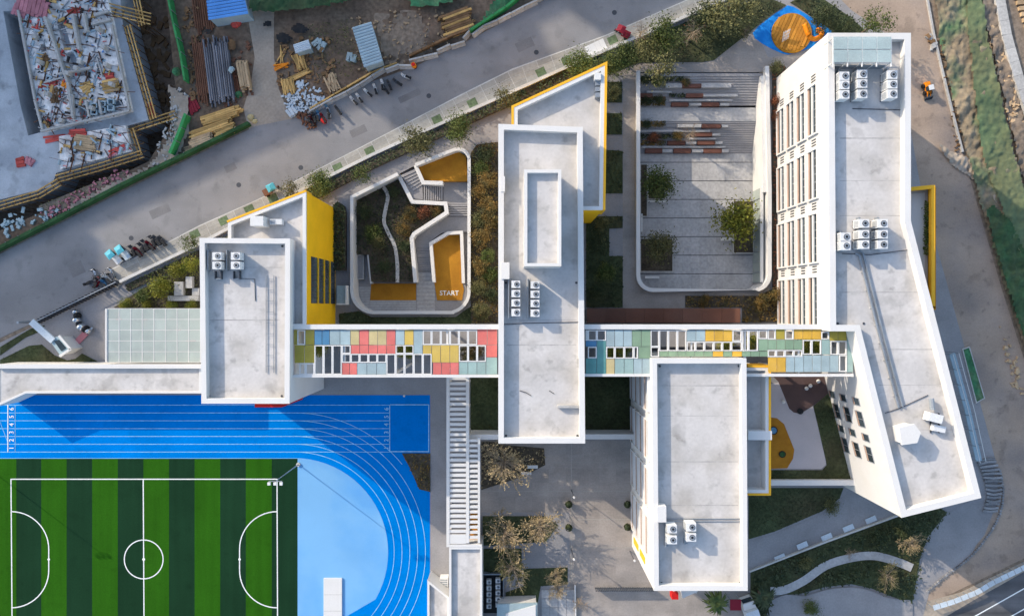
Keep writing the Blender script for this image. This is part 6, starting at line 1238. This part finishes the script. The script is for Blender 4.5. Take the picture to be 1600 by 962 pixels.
T = {'green': [crown_tree(1, 2600, 26, 1.5, 'leaf_green'), crown_tree(2, 2400, 22, 1.5, 'leaf_green')], 'olive': [crown_tree(3, 2000, 26, 1.5, 'leaf_olive'), crown_tree(4, 1900, 22, 1.5, 'leaf_olive')],
     'bright': [crown_tree(5, 2800, 26, 1.2, 'leaf_bright'), crown_tree(6, 2600, 22, 1.2, 'leaf_bright')], 'dark': [crown_tree(7, 2400, 24, 1.3, 'leaf_dark')],
     'sparse': [crown_tree(8, 900, 22, 1.7, 'leaf_olive', spread=.2), crown_tree(9, 850, 26, 1.7, 'leaf_green', spread=.2)], 'dry': [bare_tree(10, 60, 1.4, 'leaf_dry', 2600), bare_tree(11, 64, 1.4, 'leaf_dry', 2300)],
     'dryolive': [bare_tree(12, 50, 1.3, 'leaf_olive', 2600), bare_tree(13, 46, 1.3, 'leaf_dry', 2600)], 'bare': [bare_tree(14, 34, 1.6, 'leaf_rust', 120)],
     'ball': [crown_tree(15, 2400, 46, .8, 'leaf_olive', (.04, .07), False, .14, .6)], 'ballg': [crown_tree(16, 2400, 46, .8, 'leaf_green', (.04, .07), False, .14, .6)],
     'autumn': [crown_tree(17, 1700, 24, .7, 'leaf_autumn', (.05, .1), False, .28, .3), crown_tree(18, 1600, 22, .7, 'leaf_autumn', (.05, .1), False, .28, .3)], 'rust': [crown_tree(19, 1400, 20, .7, 'leaf_rust', (.05, .1), False, .28, .3)],
     'shrub': [crown_tree(20, 1500, 22, .7, 'leaf_green', (.05, .1), False, .28, .3), crown_tree(21, 1400, 20, .7, 'leaf_olive', (.05, .1), False, .28, .3)], 'shrubd': [crown_tree(22, 1500, 22, .7, 'leaf_dark', (.05, .1), False, .28, .3)], 'shrubb': [crown_tree(23, 1600, 22, .7, 'leaf_bright', (.05, .1), False, .28, .3)]}
def fronds(seed, n, leaf):
    r = random.Random(seed); mb = MB(); tr = MB(); tr.tube([(0, 0, 0), (0, 0, .9)], .1, .08, 8)
    for i in range(n):
        a = r.uniform(0, 6.28); L_ = r.uniform(.6, 1.0); P_ = [Vector((math.cos(a) * L_ * t, math.sin(a) * L_ * t, .9 + .7 * t - 1.0 * t * t * r.uniform(.7, 1))) for t in (0, .3, .6, 1)]
        sd = Vector((-math.sin(a), math.cos(a), 0))
        for j, w in enumerate((.05, .07, .06)): w2 = (.07, .06, .01)[j]; k = len(mb.v); mb.v += [P_[j] - sd * w, P_[j] + sd * w, P_[j + 1] + sd * w2, P_[j + 1] - sd * w2]; mb.f.append((k, k + 1, k + 2, k + 3))
    return [('trunk', tr.mesh('trunk', M['bark'])), ('crown', mb.mesh('crown', M[leaf]))]
T['palm'] = [fronds(30, 60, 'leaf_green'), fronds(31, 54, 'leaf_dark')]
CNT = {}
def plant(kind, px, py, d, label, group=None, z=0.0, name=None):
    V = T[kind]; i = CNT.get(kind, 0); CNT[kind] = i + 1; v = V[i % len(V)]
    tall = kind in ('green', 'olive', 'sparse', 'dry', 'dryolive', 'bare', 'bright', 'dark', 'palm')
    top = z + d / 2 * (1.5 if tall else .7); p = at(px, py, top)
    t = thing(name or ('tree' if tall else 'shrub'), (p.x, p.y, z), label, 'tree' if tall else 'shrub', group); t.rotation_euler = (0, 0, R.uniform(0, 6.28)); s = d / 2; t.scale = (s, s * R.uniform(.9, 1.1), s * R.uniform(.9, 1.1))
    for n, me in v: link_part(n if tall or n == 'trunk' else 'foliage', me, t)
    return t
def bed(name, poly, label, leaf, dens, z=.12, soil='soil', zb=-.03, h=.35, s=(.12, .26), cat='planting', avoid=None):
    """a planted bed: soil with a kerb (setting) and the ground cover growing on it"""
    P_ = pts(poly, z); b = MB().prism(P_, zb, z).build('planting_bed', M[soil]); tag(b, kind='structure')
    if dens <= 0: return
    r = random.Random(int(abs(P_[0][0] * 100)) + len(poly)); mb = MB(); xs = [p[0] for p in P_]; ys = [p[1] for p in P_]; ar = abs(area2(P_)) / 2; n = int(ar * dens); k = 0
    from mathutils import noise as NZ
    while k < n:
        p = (r.uniform(min(xs), max(xs)), r.uniform(min(ys), max(ys)))
        if not inside(p, P_): continue
        k += 1
        if avoid and min((Vector(p) - q).length for q in avoid) < .85: continue
        f = NZ.noise(Vector((p[0] * .55, p[1] * .55, 1.5))) + .5
        if r.random() > .35 + f: continue
        leaf_quad(mb, Vector((p[0], p[1], z + r.uniform(.02, h) * (.35 + max(0, f)))), r.uniform(*s), r, .8)
    tag(mb.build(name, M[leaf]), label, cat, kind='stuff')
# hedges and ground cover
hl = [(x, y) for x, y in walk_l[1:6]]
bed('hedge', [(312, 392), (470, 305), (580, 250), (650, 217), (780, 159), (802, 150), (803, 164), (780, 172), (650, 232), (582, 264), (500, 308), (472, 316), (318, 400)], 'dark clipped hedge strip below the street wall', 'leaf_dark', 26, .5, h=.7)
bed('hedge', [(195, 445), (310, 391), (310, 402), (200, 455)], 'low dark hedge strip between the gate and the west block', 'leaf_dark', 22, .3, h=.5)
bed('hedge', [(803, 148), (900, 102), (940, 88), (944, 100), (804, 164)], 'dark hedge strip behind the yellow edge of the centre wing', 'leaf_dark', 24, .3, h=.5)
bed('ground_cover', [(178, 480), (205, 462), (240, 440), (312, 403), (312, 482)], 'mixed yellow green planting beside the west block entrance', 'leaf_olive', 16, .1)
bed('hedge', [(521, 320), (530, 316), (538, 322), (540, 332), (540, 422), (521, 422)], 'dark hedge along the foot of the yellow wall', 'leaf_dark', 40, .9, h=.6)
bed('ground_cover', [(736, 238), (745, 226), (778, 222), (782, 505), (736, 505)], 'mixed autumn ground cover west of the centre block', 'leaf_autumn', 14, .12)
bed('ground_cover', [(530, 490), (560, 486), (580, 495), (712, 495), (736, 478), (736, 506), (530, 506)], 'dark ground cover south of the play court', 'leaf_dark', 10, .1, soil='lawn')
for i, (p, lb) in enumerate([([(946, 128), (972, 128), (972, 160), (946, 160)], 'top square bed right of the centre wing'), ([(946, 177), (972, 177), (972, 210), (946, 210)], 'second square bed right of the centre wing'), ([(944, 234), (973, 236), (973, 302), (944, 302)], 'third bed right of the centre wing'), ([(916, 338), (973, 338), (973, 356), (952, 357), (952, 400), (973, 400), (973, 480), (916, 480)], 'large notched bed right of the centre block')]):
    bed('ground_cover', p, 'dark ground cover in the ' + lb, 'leaf_dark', 14, .15, soil='lawn')
bed('ground_cover', [(1071, 462), (1185, 462), (1205, 452), (1220, 460), (1220, 503), (1160, 503), (1160, 480), (1071, 480)], 'brownish ground cover south of the sunken court', 'leaf_autumn', 16, .15)
bed('ground_cover', [(1207, 104), (1214, 98), (1228, 105), (1224, 460), (1207, 460)], 'reddish ground cover strip beside the east block windows', 'leaf_rust', 16, .15)
bed('ground_cover', [(944, 104), (1000, 64), (1128, 12), (1165, 8), (1190, -8), (1228, 8), (1196, 30), (1172, 50), (1116, 94), (1098, 97), (1000, 98), (948, 116)], 'dark garden ground cover north of the sunken court', 'leaf_dark', 11, .1, soil='lawn')
bed('ground_cover', [(1235, 4), (1268, -14), (1330, 28), (1375, 70), (1300, 70), (1300, 48), (1245, 10)], 'dark garden ground cover above the blue playground', 'leaf_dark', 12, .1, soil='lawn')
bed('lawn_grass', [(735, 588), (779, 588), (779, 679), (735, 679)], 'shaded lawn between the pergola and the centre block', 'grass_blade', 30, .06, 'lawn', h=.1, s=(.06, .12), cat='lawn'); bed('lawn_grass', [(914, 588), (999, 588), (999, 679), (914, 679)], 'shaded lawn between the centre and south blocks', 'grass_blade', 26, .06, 'lawn', h=.1, s=(.06, .12), cat='lawn')
bed('lawn_grass', [(1271, 634), (1296, 613), (1330, 748), (1202, 748), (1202, 734), (1285, 734), (1292, 726)], 'dark lawn curving round the pale playground pad', 'grass_blade', 24, ZG + .06, 'lawn', zb=ZG - .02, h=.12, s=(.06, .13), cat='lawn')
bed('ground_cover', [(628, 708), (672, 708), (672, 768), (655, 764), (640, 730)], 'dark planting wedge at the bend of the running track', 'leaf_autumn', 14, .1)
bed('ground_cover', [(752, 690), (778, 690), (778, 694), (850, 700), (852, 726), (815, 745), (752, 765)], 'brown planting under the bare tree in the upper plaza', 'leaf_dry', 8, .08); bed('ground_cover', [(754, 806), (852, 806), (872, 820), (852, 846), (754, 852)], 'dark planting under the dry trees in the lower plaza', 'leaf_dark', 10, .08, soil='lawn')
bed('ground_cover', [(754, 857), (815, 857), (815, 898), (754, 892)], 'dark planting left of the lower plaza path', 'leaf_dark', 10, .08, soil='lawn'); bed('lawn_grass', [(818, 888), (887, 886), (887, 912), (845, 915), (840, 942), (790, 942), (790, 925), (818, 915)], 'small lawn at the bottom of the plaza', 'grass_blade', 30, .06, 'lawn', h=.1, s=(.06, .12), cat='lawn')
bed('lawn_grass', [(1170, 762), (1318, 762), (1312, 778), (1285, 798), (1210, 830), (1170, 842)], 'lawn between the playground wall and the straight path', 'grass_blade', 22, .06, 'lawn', h=.12, s=(.06, .13), cat='lawn')
bed('ground_cover', [(1173, 894), (1290, 849), (1402, 808), (1462, 790), (1480, 800), (1450, 838), (1438, 870), (1432, 905), (1425, 942), (1390, 930), (1360, 918), (1330, 912), (1290, 916), (1255, 926), (1205, 931), (1205, 1020), (1173, 1020)], 'dark garden ground cover below the straight path', 'leaf_dark', 20, .1, soil='lawn', h=.8, s=(.14, .3), avoid=wpth)
bed('lawn_grass', [(0, 542), (48, 513), (70, 508), (62, 518), (40, 527), (0, 555)], 'small lawn above the winding path at the gate', 'grass_blade', 24, .06, 'lawn', h=.1, s=(.06, .12), cat='lawn'); bed('lawn_grass', [(0, 568), (0, 562), (45, 540), (65, 538), (85, 555), (105, 563), (118, 560), (128, 552), (155, 566), (155, 568)], 'small lawn below the winding path at the gate', 'grass_blade', 24, .06, 'lawn', h=.1, s=(.06, .12), cat='lawn')
bed('weeds', [(482, 40), (550, 30), (572, 108), (540, 125), (500, 128), (485, 80)], 'dry weeds growing on the bare earth left of the grey shed', 'leaf_olive', 9, -.03, zb=-.2, soil='mud', h=.7, s=(.08, .2))
bed('weeds', [(60, 322), (200, 264), (205, 272), (75, 338)], 'weeds on the bank beside the netted fence', 'leaf_olive', 10, -.02, zb=-.2, soil='earth', h=.4, s=(.08, .2))
t = thing('court_bed_plants', at(600, 360, -1.6), 'dark planting filling the terraced play court bed', 'planting'); t['kind'] = 'stuff'
r_ = random.Random(5); mb = MB(); PB = pts([(553, 312), (598, 290), (620, 277), (641, 313), (695, 316), (696, 332), (648, 363), (643, 372), (646, 440), (580, 440), (576, 398), (553, 398)], -1.6); xs = [p[0] for p in PB]; ys = [p[1] for p in PB]
for k in range(3800):
    p = (r_.uniform(min(xs), max(xs)), r_.uniform(min(ys), max(ys)))
    if inside(p, inset(PB, .2)): leaf_quad(mb, Vector((p[0], p[1], -1.6 + r_.uniform(.02, .45))), r_.uniform(.1, .22), r_)
mb.build('foliage', M['leaf_dark'], t)
for i, (x0, x1, y0, y1, lb) in enumerate([(999, 1068, 120, 127, 'top'), (999, 1040, 150, 165, 'third'), (1046, 1070, 146, 152, 'middle'), (999, 1040, 189, 198, 'fifth'), (1000, 1062, 209, 217, 'seventh'), (1000, 1040, 219, 227, 'eighth')]):
    mb = MB(); zz = zt((y0 + y1) / 2) + .1
    for k in range(int((x1 - x0) * (y1 - y0) * .9)): leaf_quad(mb, at(r_.uniform(x0, x1), r_.uniform(y0, y1), zz + r_.uniform(.1, .55)), r_.uniform(.1, .22), r_)
    tag(mb.build('terrace_planting', M['leaf_dark' if i % 2 == 0 else 'leaf_autumn']), 'low planting along the %s row of the seat terraces' % lb, 'planting', kind='stuff')
bay = MB(); BP = pts([(1443, 314), (1452, 310), (1453, 398), (1447, 400)], 13.4)
for k in range(500): f = r_.random(); leaf_quad(bay, at(1448 + r_.gauss(0, 2.2), 314 + 84 * f, 13.4 + r_.uniform(0, .8)), r_.uniform(.1, .24), r_)
tag(bay.build('roof_planting', M['leaf_green']), 'narrow row of green shrubs on the yellow bay roof', 'planting', kind='stuff')
# grey stepped blocks in the entrance planting
t = thing('stepped_seat_wall', at(272, 452), 'grey stepped seat wall in the planting beside the west block', 'wall')
for (a, b, c, d, h) in ((262, 310, 462, 470, .6), (272, 286, 440, 461.5, .9), (290, 300, 432, 450, .9), (300, 311, 450, 461.5, .5)): p, q = at(a, d, h), at(b, c, h); MB().box(p.x, q.x, p.y, q.y, 0, h).build('block', M['concrete'], t)
# trees
G = 'street trees along the pavement'
for k, x, y, d, lb in [('green', 496, 287, 4.2, 'leafy green street tree above the yellow wall of the west wing'), ('sparse', 453, 297, 3.4, 'thin leaved street tree just left of the yellow wall'), ('sparse', 566, 272, 3.4, 'small thin street tree right of the west wing'), ('olive', 652, 222, 4.6, 'olive street tree above the entrance stair of the play court'), ('green', 716, 200, 4.2, 'green street tree above the rounded corner of the play court'),
                       ('sparse', 790, 155, 4.0, 'thin street tree at the upper left corner of the centre block'), ('green', 905, 97, 4.6, 'green street tree just left of the white groundsheet'), ('sparse', 300, 380, 3.2, 'thin street tree beside the left corner of the west block')]: plant(k, x, y, d, lb, G)
G = 'garden trees north of the sunken court'
for k, x, y, d, lb in [('green', 955, 100, 3.6, 'small green tree right of the centre wing tip'), ('green', 978, 88, 4.0, 'dense green tree in the narrow end of the north garden'), ('green', 1037, 56, 5.0, 'round green tree in the middle of the north garden'), ('sparse', 1032, 108, 5.4, 'pale leaved tree overhanging the top of the sunken court'), ('olive', 1010, 75, 4.0, 'olive tree between the two green ones of the north garden'),
                       ('olive', 1130, 22, 6.5, 'largest olive tree near the upper edge of the north garden'), ('bare', 1085, 48, 5.0, 'leafless tree in the north garden'), ('olive', 1162, 12, 5.0, 'olive tree left of the blue playground'), ('dryolive', 1168, 45, 3.0, 'dry shrubby tree at the left tip of the blue playground'), ('dark', 1100, 30, 4.5, 'dark tree beside the largest olive tree'), ('dark', 1290, 28, 4.0, 'dark tree above the blue playground'), ('dark', 1320, 45, 3.6, 'dark tree just north of the glass roof canopy'), ('sparse', 1366, 36, 5.2, 'pale leaved tree at the corner of the site road'), ('bare', 1003, 48, 4.0, 'leafless tree beside the street wall of the north garden')]: plant(k, x, y, d, lb, G)
plant('ball', 958, 143, 2.9, 'round clipped shrub in the top square bed', z=.1)
G = 'shrubs between the play court and the centre block'
for k, x, y, d, lb in [('shrubd', 757, 240, 3.2, 'dark shrub at the top of the autumn bed'), ('shrub', 752, 262, 2.6, 'green shrub second from the top of the autumn bed'), ('autumn', 762, 282, 3.0, 'brown shrub third from the top of the autumn bed'), ('autumn', 748, 300, 2.6, 'brown shrub tight against the play court wall'), ('autumn', 762, 322, 3.2, 'bright orange shrub in the middle of the autumn bed'), ('autumn', 766, 345, 3.0, 'orange shrub beside the centre block wall'), ('shrub', 747, 345, 2.6, 'green shrub left of the orange ones'),
                       ('autumn', 752, 370, 3.0, 'brown shrub below the orange ones'), ('ballg', 763, 400, 2.8, 'round green shrub in the lower half of the autumn bed'), ('autumn', 750, 415, 2.8, 'brown shrub left of the round green one'), ('shrub', 765, 428, 2.8, 'green shrub below the round green one'), ('shrub', 748, 448, 2.8, 'green shrub near the lower play court corner'), ('shrubd', 768, 460, 2.4, 'dark shrub above the big round one'), ('ball', 753, 486, 3.4, 'big pale round shrub at the bottom of the autumn bed')]: plant(k, x, y, d, lb, G, .1)
G = 'shrubs in the terraced play court'
for k, x, y, d, lb in [('shrub', 583, 362, 3.0, 'pale green shrub left of the winding path'), ('shrub', 592, 380, 2.4, 'lower pale green shrub left of the winding path'), ('shrubd', 570, 330, 2.6, 'dark shrub at the upper left of the play court bed'), ('shrubd', 615, 300, 2.2, 'dark shrub at the top of the winding path'), ('autumn', 640, 335, 2.4, 'brownish shrub in the middle of the play court bed'), ('rust', 662, 332, 2.6, 'reddish shrub right of the middle of the play court bed'), ('autumn', 680, 328, 2.0, 'brown shrub in the pointed end of the play court bed'), ('autumn', 630, 358, 2.4, 'brown shrub right of the winding path'), ('shrubd', 632, 385, 2.2, 'dark shrub low in the play court bed'), ('shrubd', 600, 415, 2.4, 'dark shrub above the lower ochre pad')]: plant(k, x, y, d, lb, G, -1.6)
G = 'trees in the sunken court'
for k, x, y, d, lb in [('green', 1027, 289, 5.2, 'round green tree in the upper left of the sunken court'), ('olive', 1030, 384, 5.4, 'olive leaved tree in the lower left of the sunken court'), ('bright', 1154, 345, 6.6, 'bright yellow green tree beside the court glazing'), ('bare', 1080, 207, 4.2, 'leafless tree on the seat terraces')]: plant(k, x, y, d, lb, G, ZF if y > 240 else -2.6)
for k, x, y, d, lb in [('shrubd', 1008, 124, 1.9, 'dark shrub on the top left seat terrace'), ('shrub', 1028, 125, 2.0, 'green shrub on the top seat terrace'), ('shrubd', 1010, 158, 1.8, 'dark shrub on the third seat terrace'), ('shrubd', 1030, 156, 1.6, 'dark shrub right on the third seat terrace'), ('shrubd', 1010, 194, 1.8, 'dark shrub on the first lower seat terrace'), ('autumn', 1060, 213, 1.9, 'brown shrub on the lower seat terrace'), ('rust', 1020, 215, 2.0, 'reddish shrub on the lower seat terrace'), ('autumn', 1072, 128, 1.4, 'small brown shrub at the top seat terrace end')]: plant(k, x, y, d, lb, 'shrubs on the seat terraces', zt(y) + .1)
G = 'shrubs around the middle buildings'
for k, x, y, d, lb in [('shrub', 940, 350, 2.4, 'green shrub below the yellow end of the centre wing'), ('shrubd', 935, 380, 2.8, 'dark shrub in the upper half of the notched bed'), ('shrub', 948, 425, 3.0, 'green shrub in the lower half of the notched bed'), ('shrubd', 935, 455, 2.4, 'dark shrub at the bottom of the notched bed'), ('autumn', 1190, 472, 2.8, 'brown shrub at the lower right of the sunken court'), ('autumn', 1212, 462, 2.4, 'orange shrub at the foot of the east facade'), ('rust', 1216, 155, 2.2, 'reddish shrub beside the upper end of the east facade'), ('rust', 1214, 180, 1.8, 'reddish shrub second down the east facade'), ('shrub', 1212, 106, 2.2, 'green shrub at the top of the strip beside the east facade'), ('autumn', 1100, 470, 2.0, 'brown shrub below the sunken court wall')]: plant(k, x, y, d, lb, G, .1)
G = 'shrubs in the entrance planting'
for k, x, y, d, lb in [('shrubb', 250, 450, 3.6, 'bright yellow green shrub beside the stepped seat wall'), ('shrubb', 275, 423, 2.6, 'bright shrub above the stepped seat wall'), ('shrubb', 298, 412, 2.8, 'bright shrub against the west block wall'), ('shrub', 222, 462, 2.4, 'green shrub left of the brightest one'), ('shrubb', 195, 474, 1.9, 'bright shrub at the top left of the glazed canopy'), ('shrubb', 228, 477, 1.7, 'low bright shrub at the top edge of the glazed canopy'), ('shrubb', 268, 477, 1.8, 'low bright shrub in the middle of the canopy edge'), ('shrubb', 298, 476, 1.8, 'low bright shrub at the right of the canopy edge')]: plant(k, x, y, d, lb, G, .1)
G = 'trees of the south plaza'
for k, x, y, d, lb in [('dry', 787, 728, 8.0, 'dry spreading tree below the centre block'), ('dry', 845, 828, 7.0, 'dry spreading tree beside the pale plaza'), ('dryolive', 789, 842, 7.6, 'dense dry tree right of the pergola end'), ('dryolive', 800, 894, 7.0, 'dry tree above the gate lodge roof'), ('dryolive', 868, 902, 3.4, 'small dense tree at the top of the tiled forecourt'), ('dry', 872, 925, 3.6, 'twiggy tree over the tiled forecourt'), ('bare', 905, 945, 3.4, 'twiggy leafless tree by the forecourt edge wall'), ('palm', 1124, 948, 5.0, 'palm like plant left of the white truck'), ('palm', 1198, 938, 5.0, 'palm like plant right of the white truck')]: plant(k, x, y, d, lb, G)
G = 'trees of the south east garden'
for k, x, y, d, lb in [('dryolive', 1395, 905, 5.0, 'dense twiggy tree below the winding garden path'), ('dryolive', 1428, 852, 4.0, 'pale twiggy tree near the fence at the forecourt'), ('bare', 1330, 866, 2.6, 'small leafless tree on the winding garden path'), ('shrub', 1300, 790, 2.6, 'green shrub beside the straight path'), ('shrub', 1268, 950, 2.4, 'green shrub at the corner plaza'), ('shrubd', 1375, 840, 3.0, 'dark shrub below the east block corner'), ('shrubd', 1410, 830, 2.8, 'dark shrub right of the east block corner'), ('shrub', 1260, 880, 2.2, 'green shrub above the winding garden path'), ('shrub', 1340, 760, 1.8, 'green shrub at the end of the playground wall')]: plant(k, x, y, d, lb, G, .1)
# planters and shrubs under the panelled canopies, seen through the openings
G = 'shrubs under the panelled canopies'
for k, x, y, d, lb in [('shrubb', 500, 545, 2.6, 'bright shrub under the left end of the red canopy'), ('shrubb', 628, 547, 2.4, 'bright shrub under the middle of the red canopy'), ('shrubb', 640, 550, 2.2, 'second bright shrub under the middle of the red canopy'), ('dryolive', 722, 555, 3.4, 'dry shrub under the right end of the red canopy'), ('autumn', 740, 552, 2.8, 'brown shrub under the right end of the red canopy'), ('shrubb', 955, 550, 2.4, 'bright shrub under the left end of the green canopy'), ('shrubb', 975, 550, 2.4, 'second bright shrub under the left end of the green canopy'),
                       ('shrubb', 1135, 540, 2.8, 'bright shrub under the middle of the green canopy'), ('shrubb', 1175, 536, 2.6, 'bright shrub under the gold panels of the green canopy'), ('shrubb', 1262, 540, 3.0, 'bright shrub under the right end of the green canopy'), ('shrubb', 1280, 545, 2.6, 'second bright shrub under the right end of the green canopy')]:
    p = at(x, y, 12); V = T[k]; t = thing('shrub', (p.x, p.y, 11.1), lb, 'shrub', G); s = d / 2 * .9; t.scale = (s, s, s * .8)
    for n, me in V[0]: link_part(n if n == 'trunk' else 'foliage', me, t)
    c = thing('planter', (p.x, p.y, 11.1), 'square planter of the ' + lb.split(' under')[0].replace('second ', 'second ') + ' under ' + lb.split('under ')[1], 'planter', 'planters under the panelled canopies'); MB().box(p.x - .55, p.x + .55, p.y - .55, p.y + .55, 10.7, 11.35).build('trough', M['concrete'], c)
    MB().box(p.x - 2.2, p.x + 2.2, p.y - .8, p.y + .8, 10.5, 10.69).build('shelf', M['paving'], c)
